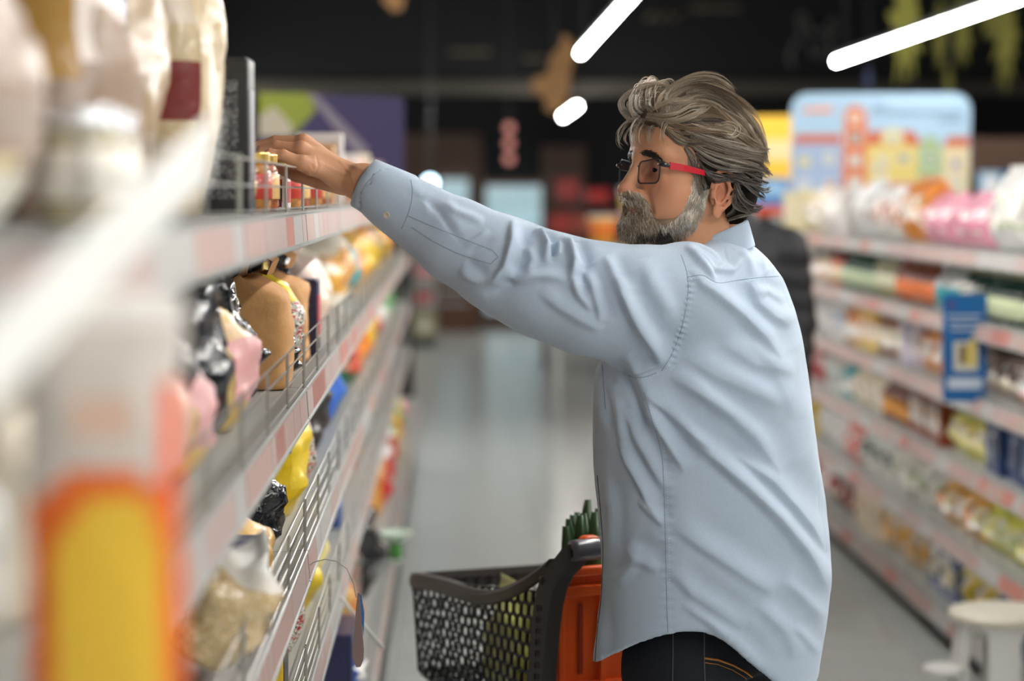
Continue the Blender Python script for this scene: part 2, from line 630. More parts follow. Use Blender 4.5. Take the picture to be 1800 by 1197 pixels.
# ------------------------------------------------------------------ goods on the shelves
def printed(name, cols, scale=30.0, rough=0.35, coat=0.3, seed=0, bump=0.25, bscale=60.0, metal=0.0, stretch=(1, 1, 1), text=False):
    """printed packaging: patches of the given inks, and a creased film surface"""
    if name in _mats:
        return _mats[name]
    m = mat(name, cols[0], rough, metal, coat, bump=bump, bscale=bscale)
    nt = m.node_tree
    b = nt.nodes['Principled BSDF']
    tc = next(n for n in nt.nodes if n.type == 'TEX_COORD') if bump else nt.nodes.new('ShaderNodeTexCoord')
    if len(cols) > 1:
        mp = nt.nodes.new('ShaderNodeMapping')
        mp.inputs['Location'].default_value = (seed * 1.37, seed * .71, seed * 2.1)
        mp.inputs['Scale'].default_value = stretch
        n = nt.nodes.new('ShaderNodeTexNoise')
        n.inputs['Scale'].default_value = scale
        n.inputs['Detail'].default_value = 1.5 if not text else 3
        r = nt.nodes.new('ShaderNodeValToRGB')
        r.color_ramp.interpolation = 'CONSTANT'
        k = len(cols)
        ps = [0.0] + [0.40 + 0.24 * i / max(1, k - 1) + 0.03 for i in range(k - 1)]
        r.color_ramp.elements[0].color = lin(cols[0]) + (1,)
        r.color_ramp.elements[1].position = ps[1]
        r.color_ramp.elements[1].color = lin(cols[1]) + (1,)
        for q in range(2, k):
            e = r.color_ramp.elements.new(ps[q])
            e.color = lin(cols[q]) + (1,)
        nt.links.new(tc.outputs['Object'], mp.inputs[0])
        nt.links.new(mp.outputs[0], n.inputs['Vector'])
        nt.links.new(n.outputs[0], r.inputs[0])
        nt.links.new(r.outputs[0], b.inputs['Base Color'])
    return m


_ink = {}


def ink(c, foil=False):
    k = (tuple(c), foil)
    if k not in _ink:
        _ink[k] = mat('pack_%s_%d_%d_%d' % (('foil' if foil else 'film',) + tuple(c)), c, 0.2 if foil else 0.38, 0.0, 0.6 if foil else 0.25, bump=0.5 if foil else 0.2, bscale=45 if foil else 60)
    return _ink[k]


def grid_faces(nr, n):
    return [(k * n + i, k * n + (i + 1) % n, (k + 1) * n + (i + 1) % n, (k + 1) * n + i) for k in range(nr - 1) for i in range(n)]


def bag_parts(w, d, h, body, label=None, seal=None, bands=(), seed=0, crumple=0.004, square=False, seal_h=0.10, lt=(0.25, 0.72), lu=0.72, n=28, nr=18, zones=None, slump=0.0, both=False):
    """a filled bag: front +x, base at z=0. Returns [(part name, mesh)] body first"""
    r = random.Random(seed)
    ph = [r.uniform(0, 6.28) for _ in range(12)]
    V = []
    for i in range(nr):
        t = i / (nr - 1)
        z = h * t
        if square:
            th = 1.0 - 0.92 * max(0, (t - 0.80) / 0.20) ** 1.2
            wd = 1.0
        else:
            th = (math.sin(PI * min(1, (t * 0.86 + 0.13))) ** 0.62)
            th = max(0.05, th * (1 - max(0, (t - (1 - seal_h)) / seal_h) * .8))
            wd = 0.93 + 0.07 * abs(2 * t - 1) ** 2
        for j in range(n):
            a = 2 * PI * j / n
            p = 0.42 if square else 0.8
            x = math.copysign(abs(math.cos(a)) ** p, math.cos(a)) * d / 2 * th
            y = math.copysign(abs(math.sin(a)) ** p, math.sin(a)) * w / 2 * wd
            cr = crumple * (math.sin(9 * t + 3 * a + ph[0]) + 0.8 * math.sin(17 * t - 2 * a + ph[1]) + 0.7 * math.sin(5 * a + 8 * t + ph[2]) + 0.5 * math.sin(29 * t + 7 * a + ph[3])) * (0.35 + t)
            f = 1 + cr / max(0.02, d / 2)
            V.append((x * f + slump * t * t * d, y * (1 + cr / w), max(0, z + cr * 0.5 * t)))
    F = grid_faces(nr, n)
    mats = [ink(body) if isinstance(body, tuple) else body]
    idx = []
    for k in range(nr - 1):
        t = (k + .5) / (nr - 1)
        for i in range(n):
            mi = 0
            a = 2 * PI * (i + .5) / n
            for (t0, t1, c) in bands:
                if t0 <= t < t1:
                    m = ink(c) if isinstance(c, tuple) else c
                    if m not in mats:
                        mats.append(m)
                    mi = mats.index(m)
            if zones:
                m = zones(math.sin(a), math.cos(a), t)
                if m is not None:
                    m = ink(m) if isinstance(m, tuple) else m
                    if m not in mats:
                        mats.append(m)
                    mi = mats.index(m)
            idx.append(mi)
    mb = MB()
    mb.v, mb.f, mb.mi = V, F + [tuple(reversed(range(n)))], idx + [0]
    out = [('body', mb.mesh('bag_body', mats, True))]
    s0 = int((nr - 1) * (1 - seal_h))
    if label:
        for side in ((1, -1) if both else (1,)):
            fs = []
            for k in range(nr - 1):
                t = (k + .5) / (nr - 1)
                for i in range(n):
                    a = 2 * PI * (i + .5) / n
                    if lt[0] <= t <= lt[1] and math.cos(a) * side > 0.05 and abs(math.sin(a)) < lu:
                        fs.append(F[k * n + i])
            used = sorted({q for f in fs for q in f})
            mp = {q: i for i, q in enumerate(used)}
            mb = MB()
            mb.v = [(V[q][0] + 0.0012 * side, V[q][1], V[q][2]) for q in used]
            mb.f = [tuple(mp[q] for q in f) for f in fs]
            mb.mi = [0] * len(fs)
            out.append(('label', mb.mesh('bag_label', ink(label) if isinstance(label, tuple) else label, True)))
    mb = MB()
    mb.v = [V[(nr - 1) * n + j] for j in range(n)] + [(V[(nr - 1) * n + j][0] * .25 + slump * d * 1.1, V[(nr - 1) * n + j][1] * 1.0, h + 0.018 + 0.002 * math.sin(j * 2.1 + ph[5])) for j in range(n)]
    mb.f = grid_faces(2, n) + [tuple(n + j for j in range(n))]
    mb.mi = [0] * len(mb.f)
    c = seal or body
    out.append(('top_seal', mb.mesh('bag_seal', ink(c) if isinstance(c, tuple) else c, True)))
    return out


def paper_bag_parts(w, d, h, body, label=None, seed=0):
    """kraft bag: square section, top folded over and rolled to the front"""
    parts = bag_parts(w, d, h * 0.82, body, label, seed=seed, crumple=0.0022, square=True, seal_h=.05)
    r = random.Random(seed)
    m = MB()
    k = 10
    vs = []
    for i in range(k):
        u = i / (k - 1) * 2 - 1
        j = 0.004 * math.sin(5 * u + r.uniform(0, 3))
        z = h * 0.80
        vs += [(-.004 + j, u * w / 2, z), (d * .04 + j, u * w / 2 * .98, h * .99 + j), (d * .22 + j, u * w / 2 * .97, h + j), (d * .34 + j, u * w / 2 * .96, h * .93 + j), (d * .28 + j, u * w / 2 * .96, h * .83), (d * .18 + j, u * w / 2 * .96, h * .85)]
    fs = [(i * 6 + a, i * 6 + a + 1, i * 6 + a + 7, i * 6 + a + 6) for i in range(k - 1) for a in range(5)]
    m.add(vs, fs)
    me = m.mesh('bag_rolled_top', body, False)
    return parts[:-1] + [('rolled_top', me)]


def bevel_box(m, w, d, h, b=0.0025, z0=0.0, mi=0):
    pr = rrect(d, w, b, 2)
    k = len(pr)
    vs = []
    for z, s_ in ((z0, 1 - 2 * b / max(w, d)), (z0 + b, 1), (z0 + h - b, 1), (z0 + h, 1 - 2 * b / max(w, d))):
        vs += [(x * s_, y * s_, z) for x, y in pr]
    m.add(vs, grid_faces(4, k) + [tuple(reversed(range(k))), tuple(3 * k + i for i in range(k))], mi)
    return m


def box_parts(w, d, h, body, label=None, side=None, top=None):
    M_ = ink(body) if isinstance(body, tuple) else body
    out = [('body', bevel_box(MB(), w, d, h).mesh('carton_body', M_))]

    def pan(c, vs, nm):
        out.append((nm, MB().add(vs, [(0, 1, 2, 3), (7, 6, 5, 4), (0, 4, 5, 1), (1, 5, 6, 2), (2, 6, 7, 3), (3, 7, 4, 0)]).mesh('carton_' + nm, ink(c) if isinstance(c, tuple) else c)))
    if label:
        x = d / 2
        a = [(x + .0012, -w * .38, h * .22), (x + .0012, w * .38, h * .22), (x + .0012, w * .38, h * .80), (x + .0012, -w * .38, h * .80)]
        pan(label, a + [(x - .001, p[1], p[2]) for p in a], 'label')
    if side:
        y = -w / 2
        a = [(-d * .40, y - .0012, h * .1), (d * .40, y - .0012, h * .1), (d * .40, y - .0012, h * .86), (-d * .40, y - .0012, h * .86)]
        pan(side, a + [(p[0], y + .001, p[2]) for p in a], 'side_print')
    m = MB()
    m.box((-d / 2 + .004, -w / 2 + .003, h - .0005), (d / 2 - .004, w / 2 - .003, h + .0012))
    out.append(('top_flap', m.mesh('carton_flap', ink(top) if top else M_)))
    return out


def jar_parts(r, h, body, lid, label=None, n=20):
    lidh = min(.016, h * .2)
    prof = [(r * .86, 0), (r * .97, .004), (r, .01), (r, h - lidh - .018), (r * .94, h - lidh - .008), (r * .84, h - lidh - .003), (r * .84, h - lidh)]
    out = [('body', MB().lathe(prof, n).mesh('jar_body', ink(body, True) if isinstance(body, tuple) else body, True))]
    m = MB().lathe([(r * .90, h - lidh), (r * .93, h - lidh + .002), (r * .93, h - .002), (r * .90, h)], n)
    out.append(('lid', m.mesh('jar_lid', lid)))
    if label:
        m = MB().lathe([(r + .0006, h * .22), (r + .0012, h * .22 + .001), (r + .0012, h * .64), (r + .0006, h * .64 + .001)], n)
        out.append(('label', m.mesh('jar_label', ink(label) if isinstance(label, tuple) else label, True)))
    return out


def bottle_parts(r, h, body, cap_c, label=None, n=16):
    prof = [(r * .85, 0), (r, .006), (r, h * .58), (r * .92, h * .66), (r * .45, h * .80), (r * .36, h * .86), (r * .36, h * .92)]
    out = [('body', MB().lathe(prof, n).mesh('bottle_body', ink(body, True), True))]
    out.append(('cap', MB().lathe([(r * .44, h * .90), (r * .46, h * .91), (r * .46, h - .002), (r * .42, h)], n).mesh('bottle_cap', ink(cap_c))))
    if label:
        out.append(('label', MB().lathe([(r + .0005, h * .14), (r + .0012, h * .15), (r + .0012, h * .5), (r + .0005, h * .51)], n).mesh('bottle_label', ink(label), True)))
    return out


def tub_parts(r, h, body, lid, label=None, n=20):
    out = [('body', MB().lathe([(r * .74, 0), (r * .80, .004), (r * .97, h * .9), (r, h * .92)], n).mesh('tub_body', ink(body), True))]
    out.append(('lid', MB().lathe([(r * 1.02, h * .92), (r * 1.05, h * .93), (r * 1.05, h - .002), (r * .98, h)], n).mesh('tub_lid', ink(lid), True)))
    if label:
        out.append(('label', MB().lathe([(r * .852, h * .28), (r * .858, h * .28), (r * .942, h * .74), (r * .936, h * .74)], n).mesh('tub_label', ink(label), True)))
    return out


_cache = {}


def put(name, key, maker, loc, rz, label, cat, group, tilt=(0, 0)):
    """one item: its body is the thing, labels / seals / lids are its parts; meshes are shared between alike items"""
    if key not in _cache:
        _cache[key] = maker()
    parts = _cache[key]
    b = link(name, parts[0][1], None, loc)
    b.rotation_euler = (tilt[0], tilt[1], rz)
    tag(b, label, cat, group)
    for nm, me in parts[1:]:
        link(nm, me, b)
    return b


ORD = 'first second third fourth fifth sixth seventh eighth ninth tenth eleventh twelfth thirteenth fourteenth fifteenth sixteenth seventeenth eighteenth nineteenth twentieth'.split()


def nth(i):
    return ORD[i] if i < 20 else 'twenty-' + ORD[i - 20] if i < 29 else 'thirtieth' if i == 29 else 'thirty-' + ORD[i - 30] if i < 39 else 'fortieth' if i == 39 else 'forty-' + ORD[i - 40] if i < 49 else 'fiftieth' if i == 49 else 'fifty-' + ORD[i - 50]


W, CR, TAN, KR = (236, 234, 228), (232, 218, 188), (206, 172, 112), (186, 138, 84)
YL, OR, RD, PK, PP = (236, 200, 48), (236, 140, 40), (200, 36, 40), (236, 140, 150), (244, 206, 200)
BL, NV, TL, GR_, DG, LG = (40, 110, 190), (30, 34, 70), (40, 150, 160), (60, 140, 70), (24, 70, 54), (190, 210, 120)
BK, BR, SV, MG = (18, 19, 22), (88, 52, 32), (200, 202, 204), (120, 40, 60)
foil_black = printed('black_foil', [(14, 15, 19), (20, 22, 28)], 20, 0.16, 0.9, bump=0.9, bscale=38)
M_kraft = mat('kraft_paper', (190, 142, 90), 0.75, noise=0.10, nscale=26, bump=0.35, bscale=35)
M_gold = mat('gold_lid', (206, 170, 88), 0.3, metal=0.8)
M_silv = mat('silver_film', (205, 207, 210), 0.22, metal=0.65, bump=0.7, bscale=40)
M_clear = printed('oat_flakes_in_clear_film', [(196, 170, 124), (222, 200, 156), (170, 138, 92), (232, 216, 182)], 160, 0.3, 0.9, bump=0.5, bscale=30)
M_text = printed('dark_carton_small_print', [(28, 30, 36), (34, 36, 42), (140, 142, 146)], 270, 0.45, 0.1, stretch=(1, 1, 2.6), bump=0)
M_check = printed('red_white_checks', [(232, 226, 220), (206, 40, 36), (236, 230, 226), (212, 60, 50)], 26, 0.25, 0.8, bump=0.4)
M_lett = printed('white_panel_with_black_lettering', [(226, 222, 206), (30, 30, 26), (230, 226, 210), (170, 40, 36)], 75, 0.35, 0.4, bump=0.3, stretch=(1, 1, 1.6))
M_food = printed('picture_of_food', [(214, 160, 70), (196, 120, 40), (236, 206, 140), (150, 84, 34)], 60, 0.35, 0.3, bump=0.2)
M_xmas = printed('green_with_red_dots', [(40, 84, 70), (60, 104, 88), (190, 50, 46), (190, 206, 196)], 60, 0.35, 0.4)
M_fruit = printed('picture_of_fruit', [(210, 190, 70), (226, 120, 50), (120, 160, 70), (240, 226, 190)], 60, 0.35, 0.3)

# ---- beside the man: hand-placed goods (photo column of the aisle-side edge fixes the distance along the shelf)
SHN = ['top', 'second', 'third', 'fourth', 'lowest']


def lput(shelf, px, name, key, maker, label, cat, group=None, dep=0.1, dx=0.0, dz=0.0, rz=0.0, tilt=(0, 0), xf=None):
    xf = (-0.272 if shelf < 4 else -0.218) if xf is None else xf
    Y = FPX * -xf / (795 - px)
    deep = .007 if Y < 5 else .022
    if shelf == 4:
        deep *= .6
    return put(name, key, maker, (xf - dep / 2 + dx - deep, Y, LH[shelf] + dz + 0.0005), rz, label, cat, group, tilt)


lput(0, 437, 'paper_bag', 'cream_big', lambda: bag_parts(.17, .15, .42, (188, 168, 132), (182, 160, 122), (236, 224, 196), [(.60, .80, (200, 184, 164)), (.80, 1, (206, 206, 204))], 3, .005, zones=lambda s, c, t: (112, 30, 26) if s < -.3 and c < .75 and .30 < t < .46 else None), 'tall cream bag with dark red window beside the black printed carton', 'bag', None, .16, -.02)
lput(0, 409, 'foil_bag', 'silver_top', lambda: bag_parts(.18, .17, .40, (154, 134, 112), (160, 136, 106), M_silv, [(.60, 1.0, M_silv)], 4, .006), 'beige bag with crumpled silver top behind the tall cream bag', 'bag', None, .18, -.07)
lput(0, 330, 'snack_bag', 'beige_a', lambda: bag_parts(.19, .17, .30, (152, 130, 114), (160, 138, 122), (226, 220, 212), [(.55, .8, (230, 218, 210))], 5, .006, zones=lambda s, c, t: (168, 128, 60) if s < -.2 and .45 < t < .75 and c < .5 else None), 'blurred beige bag with golden brown patch on top shelf', 'bag', None, .17, -.04)
lput(0, 200, 'snack_bag', 'beige_b', lambda: bag_parts(.18, .17, .25, (158, 138, 124), (168, 150, 138), (146, 124, 106), [(.0, .2, (226, 222, 210))], 6, .006, zones=lambda s, c, t: (206, 190, 150) if s < -.3 and .2 < t < .4 else None), 'pale pink-beige bag on top shelf, second from the camera', 'bag', None, .17, -.05)
lput(0, 40, 'snack_bag', 'beige_c', lambda: bag_parts(.20, .17, .34, (140, 113, 92), (220, 200, 180), (196, 166, 140), (), 7, .005), 'tall beige bag on top shelf closest to the camera', 'bag', None, .18, -.06)
lput(0, 262, 'glass_jar', 'near_jar', lambda: jar_parts(.036, .10, (170, 160, 128), M_silv, (228, 224, 214)), 'shiny lidded jar standing before the blurred beige bags', 'jar', None, .07)
lput(0, 230, 'glass_jar', 'near_jar', None, 'second shiny lidded jar before the blurred beige bags, closer to camera', 'jar', None, .07, .004)
lput(0, 455, 'cereal_carton', 'black_box', lambda: box_parts(.062, .15, .215, (34, 36, 42), (120, 122, 128), M_text, (60, 60, 64)), 'black carton with small white print standing before his hand', 'carton', None, .15, 0.0, 0, -.05)
lput(0, 463, 'paper_pouch', 'tan_slim', lambda: bag_parts(.03, .10, .085, (214, 168, 96), None, (220, 180, 110), (), 8, .001), 'slim tan pouch squeezed beside the black carton', 'pouch', None, .1)
JL = ['gold-lidded jar gripped by his fingers', 'second gold-lidded jar just beyond his fingers', 'third gold-lidded jar under his palm', 'fourth gold-lidded jar under his wrist', 'fifth gold-lidded jar past his wrist', 'sixth gold-lidded jar past his wrist']
for i, px in enumerate((487, 500, 539, 552, 573, 586)):
    lput(0, px, 'glass_jar', 'gold_jar%d' % (i % 2), lambda i=i: jar_parts(.031, .092, (150, 78, 40) if i % 2 else (176, 120, 60), M_gold, (190, 60, 44) if i % 2 == 0 else (220, 180, 120)), JL[i] + ' on the top shelf', 'jar', 'gold-lidded jars behind the wire fence', .062)
lput(0, 519, 'carton', 'white_red', lambda: box_parts(.09, .08, .062, W, RD, printed('red_stripes', [(232, 230, 226), (200, 40, 44), (60, 60, 70)], 60, stretch=(3, 3, .4), bump=0)), 'low white carton with red stripes under his palm', 'carton', None, .085)
for i, (px, c, l, h) in enumerate(((604, (196, 150, 110), (226, 200, 160), .15), (618, (206, 196, 190), SV, .19), (630, (196, 130, 90), CR, .12), (641, (220, 208, 200), PK, .15), (652, PP, CR, .15), (662, (226, 212, 190), TAN, .17), (672, CR, RD, .15), (682, (226, 196, 190), W, .16), (690, YL, OR, .13))):
    lput(0, px, 'carton', 'far_carton%d' % i, lambda c=c, l=l, h=h: box_parts(.11, .12, h, c, l, M_food if i % 2 else l), ('brown', 'pale grey', 'copper', 'off-white', 'pink', 'cream', 'ivory', 'rose', 'yellow')[i] + ' carton on the top shelf beyond his arm, %s past the jars' % nth(i), 'carton', 'cartons on the top shelf past the jars', .12)

# second shelf
G2 = 'bags on the second shelf'
lput(1, 316, 'foil_bag', 'red_tan', lambda: bag_parts(.12, .14, .20, (196, 40, 38), TAN, (206, 60, 40), (), 11, .005), 'red bag on second shelf at the orange packet\'s edge', 'bag', G2, .14, -.01)
lput(1, 335, 'snack_bag', 'tan_a', lambda: bag_parts(.16, .15, .205, TAN, (226, 196, 180), M_silv, [(.62, .86, (222, 206, 190)), (.86, 1, (40, 42, 52))], 12, .006), 'tan bag with pale pink panel and dark top', 'bag', G2, .15, .0)
lput(1, 370, 'foil_bag', 'blk_a', lambda: bag_parts(.14, .14, .24, foil_black, None, foil_black, (), 13, .009), 'black foil bag between the tan bags, second shelf', 'bag', G2, .15, -.012)
lput(1, 388, 'snack_bag', 'tan_b', lambda: bag_parts(.08, .13, .16, (212, 180, 120), (222, 170, 170), (226, 214, 200), [(.55, .82, (226, 180, 176))], 14, .005), 'slim tan bag with pink band behind the wire fence', 'bag', G2, .13)
lput(1, 422, 'foil_bag', 'blk_b', lambda: bag_parts(.20, .16, .25, foil_black, None, M_silv, (), 15, .010), 'black foil bag with silver seal on top', 'bag', G2, .16, -.008)  # top seal in silver film
lput(1, 458, 'snack_bag', 'tan_c', lambda: bag_parts(.17, .15, .185, (206, 176, 112), (222, 166, 164), (226, 206, 160), [(.6, .85, (222, 190, 150))], 16, .006), 'tan and pink bag leaning at the fence before the kraft bag', 'bag', G2, .15)
lput(1, 470, 'foil_bag', 'blk_c', lambda: bag_parts(.13, .15, .24, foil_black, None, M_silv, (), 17, .011), 'crumpled black foil bag with silver seam behind the tan-pink bag', 'bag', G2, .15, -.025)
lput(1, 487, 'foil_bag', 'blk_d', lambda: bag_parts(.10, .16, .13, foil_black, None, M_silv, (), 18, .010), 'low black foil bag in front of the tall kraft bag', 'bag', G2, .16, -.02)
lput(1, 520, 'paper_bag', 'kraft_a', lambda: paper_bag_parts(.17, .16, .235, M_kraft, None, 19), 'tall brown kraft paper bag standing behind the fence below his hand', 'paper bag', 'kraft paper bags', .16)
lput(1, 526, 'foil_bag', 'blk_e', lambda: bag_parts(.10, .15, .10, foil_black, None, foil_black, (), 20, .010), 'small black foil bag tucked under the kraft bag', 'bag', G2, .15, .004)
lput(1, 543, 'snack_bag', 'yellow_lett', lambda: bag_parts(.085, .15, .185, M_lett, None, (232, 200, 50), [(.72, 1, (232, 200, 50)), (.0, .12, (220, 190, 60))], 21, .003), 'yellow-topped packet with black lettering beside the kraft bag', 'packet', G2, .15)
lput(1, 556, 'paper_bag', 'kraft_b', lambda: paper_bag_parts(.15, .16, .225, M_kraft, None, 22), 'second kraft paper bag with crushed rolled top', 'paper bag', 'kraft paper bags', .16, -.01)
lput(1, 566, 'carton', 'navy_red', lambda: box_parts(.10, .13, .155, NV, RD, (34, 38, 60)), 'navy carton with red mark behind the second shelf fence', 'carton', None, .13)
for i, px in enumerate((588, 604)):
    lput(1, px, 'snack_bag', 'pale_pk%d' % i, lambda i=i: bag_parts(.14, .15, .20, (214, 190, 176) if i == 0 else (226, 214, 196), (226, 200, 180), (206, 180, 160), (), 23 + i, .005), ('dusty pink bag' if i == 0 else 'pale ivory bag') + ' on second shelf past the navy carton', 'bag', G2, .15, -.01)
lput(1, 634, 'snack_bag', 'white_or', lambda: bag_parts(.26, .20, .245, (236, 226, 208), M_food, (190, 160, 130), [(.55, .66, (206, 160, 110))], 25, .010, zones=lambda s, c, t: (226, 170, 70) if s < -.2 and .2 < t < .42 else None), 'big white bag with orange pictures under the top shelf rail', 'bag', G2, .2)
FAR2 = [(645, DG, TL, 'dark green'), (656, (222, 170, 60), OR, 'mustard'), (666, (226, 180, 90), YL, 'golden'), (675, OR, YL, 'orange'), (683, (220, 196, 150), BR, 'sand'), (690, (190, 120, 60), YL, 'copper'), (696, YL, RD, 'bright yellow')]
for i, (px, c, l, cn) in enumerate(FAR2):
    lput(1, px, 'snack_bag', 'far2_%d' % i, lambda c=c, l=l, i=i: bag_parts(.30, .18, .215, c, l, c, (), 30 + i, .007, both=True), cn + ' bag far along the second shelf under his forearm', 'bag', 'bags far along the second shelf', .18)

for sh_, px, dx_, h_, w_, lab_ in ((1, 300, -.07, .23, .16, 'black bag standing back behind the red bag on second shelf'), (1, 352, -.075, .24, .16, 'black bag standing back between red and tan bags'), (1, 402, -.065, .24, .14, 'black bag standing back behind the slim tan bag'), (1, 443, -.05, .235, .14, 'black bag wedged before the tan-pink bag'), (1, 500, -.05, .22, .12, 'black bag wedged against the tall kraft bag'), (1, 578, -.06, .22, .16, 'black bag standing back past the navy carton'),
                                   (2, 420, -.07, .20, .16, 'black bag standing back above the clear bag of flakes'), (2, 528, -.06, .22, .14, 'black bag standing back before the yellow and blue bag'), (2, 574, -.05, .21, .14, 'black bag standing back past the slim yellow packet'), (3, 520, -.05, .18, .12, 'black bag standing back behind the black-framed yellow carton'), (3, 550, -.05, .18, .12, 'black bag standing back between the yellow bags'), (3, 588, -.06, .18, .14, 'black bag standing back before the cream paper bag')):
    lput(sh_, px, 'foil_bag', 'fill%d%d' % (sh_, px), lambda h_=h_, w_=w_, px=px: bag_parts(w_, .15, h_, foil_black, None, foil_black, (), px, .009), lab_, 'bag', None, .15, dx_)

# third shelf
G3 = 'bags on the third shelf'
put('snack_bag', 'oats', lambda: bag_parts(.13, .125, .155, M_clear, None, W, [(.74, .86, (226, 220, 210)), (.86, 1, W)], 41, .006), (-.325, 2.74, LH[2] + .030), 0.15, 'clear bag of beige flakes with shiny white end lolling at the fence', 'bag', None, (0.05, 0.52))
lput(2, 448, 'foil_bag', 'checks', lambda: bag_parts(.20, .16, .175, M_check, None, M_check, (), 42, .007), 'red and white checked bag behind the clear bag of flakes', 'bag', G3, .16, -.015)
lput(2, 474, 'carton', 'greyblue', lambda: box_parts(.07, .14, .10, (112, 116, 134), (140, 144, 160), (96, 100, 120)), 'low grey-blue carton beside the checked bag', 'carton', None, .14)
lput(2, 488, 'paper_bag', 'ochre', lambda: bag_parts(.10, .14, .125, (222, 178, 92), (214, 168, 84), (226, 184, 100), (), 43, .004, seal_h=.3), 'ochre paper pouch with rounded top on third shelf', 'pouch', G3, .14)
lput(2, 508, 'foil_bag', 'blk_f', lambda: bag_parts(.14, .17, .19, foil_black, None, foil_black, [(.9, 1, M_silv)], 44, .012), 'crumpled glossy black bag leaning before the yellow bag', 'bag', G3, .17, -.006)
lput(2, 546, 'snack_bag', 'yel_blue', lambda: bag_parts(.17, .17, .235, (226, 190, 30), (232, 200, 50), (30, 120, 190), [(.52, 1.0, (34, 128, 196))], 45, .010), 'yellow bag with blue upper half on third shelf', 'bag', G3, .17)
lput(2, 558, 'snack_bag', 'yel_spine', lambda: bag_parts(.085, .16, .235, (236, 206, 70), M_lett, (236, 210, 80), [(.3, .5, (226, 220, 190))], 46, .004, lt=(.1, .85)), 'slim yellow packet with lettered spine on third shelf', 'packet', G3, .16)
lput(2, 590, 'foil_bag', 'blk_tex', lambda: bag_parts(.20, .18, .22, printed('black_brown_print', [(24, 24, 26), (40, 36, 34), (18, 18, 20), (60, 54, 48)], 40, .3, .6, bump=.6), None, BK, (), 47, .010), 'dark black-brown bulging bag beyond the slim yellow packet', 'bag', G3, .18)
lput(2, 615, 'snack_bag', 'blue_rim', lambda: bag_parts(.16, .18, .22, (44, 96, 190), (60, 110, 200), (50, 100, 200), (), 48, .006), 'bright blue bag curving past the black-brown bag', 'bag', G3, .18)
lput(2, 646, 'foil_bag', 'green_red', lambda: bag_parts(.28, .19, .21, (24, 92, 62), (200, 90, 70), (24, 92, 62), [(.3, .42, (206, 150, 130))], 49, .009), 'dark green bag with red patch on third shelf', 'bag', G3, .19)
FAR3 = [(660, (222, 170, 60), OR, 'amber'), (670, (230, 160, 70), YL, 'orange'), (679, (216, 190, 130), RD, 'straw'), (687, RD, W, 'red'), (694, (206, 200, 190), GR_, 'pale grey'), (700, YL, GR_, 'yellow')]
for i, (px, c, l, cn) in enumerate(FAR3):
    lput(2, px, 'snack_bag', 'far3_%d' % i, lambda c=c, l=l, i=i: bag_parts(.34, .18, .19, c, l, c, (), 50 + i, .007, both=True), cn + ' bag far along the third shelf beyond the green bag', 'bag', 'bags far along the third shelf', .18)

# fourth shelf
G4 = 'bags on the fourth shelf'
lput(3, 505, 'carton', 'yel_box', lambda: box_parts(.12, .15, .17, (228, 192, 40), (40, 36, 20), (232, 200, 60), BK), 'yellow carton with black frame low beside the salmon price ticket', 'carton', None, .15)
lput(3, 536, 'snack_bag', 'yel_lett2', lambda: bag_parts(.09, .15, .21, (230, 196, 60), M_lett, (236, 210, 90), [(.35, .6, (226, 216, 180))], 61, .004, lt=(.05, .9)), 'slim yellow packet with lettered front on fourth shelf', 'packet', G4, .15)
lput(3, 562, 'snack_bag', 'yel_blue2', lambda: bag_parts(.16, .16, .205, (226, 188, 20), (236, 206, 60), (60, 140, 200), [(.62, .82, (64, 146, 200))], 62, .010), 'yellow bag with light blue shoulder on fourth shelf', 'bag', G4, .16)
lput(3, 577, 'snack_bag', 'yel_pale', lambda: bag_parts(.13, .15, .22, (236, 214, 90), (240, 226, 150), (232, 214, 110), (), 63, .006), 'pale yellow bag behind the curved plastic hook', 'bag', G4, .15)
lput(3, 600, 'paper_bag', 'cream4', lambda: bag_parts(.24, .17, .19, (232, 210, 170), (240, 224, 196), (236, 218, 184), (), 64, .008), 'cream paper bag on fourth shelf past the yellow bags', 'paper bag', G4, .17)
lput(3, 612, 'carton', 'blue4', lambda: box_parts(.14, .14, .19, (44, 84, 160), (90, 130, 200), (40, 80, 150)), 'blue carton on fourth shelf next to the cream bag', 'carton', None, .14)
FAR4 = [(626, (236, 220, 190), TAN, 'ivory'), (637, (226, 226, 220), RD, 'white and red'), (646, (236, 196, 130), OR, 'peach'), (656, (190, 60, 50), W, 'brick red'), (665, (210, 200, 150), GR_, 'khaki'), (674, (230, 230, 226), BL, 'white and blue'), (682, (180, 90, 50), YL, 'rust'), (689, (230, 200, 80), RD, 'yellow and red'), (695, (206, 206, 200), PK, 'pale')]
for i, (px, c, l, cn) in enumerate(FAR4):
    lput(3, px, 'snack_bag', 'far4_%d' % i, lambda c=c, l=l, i=i: bag_parts(.26, .17, .18, c, l, c, (), 65 + i, .007, both=True), cn + ' bag far along the fourth shelf beyond the blue carton', 'bag', 'bags far along the fourth shelf', .17)

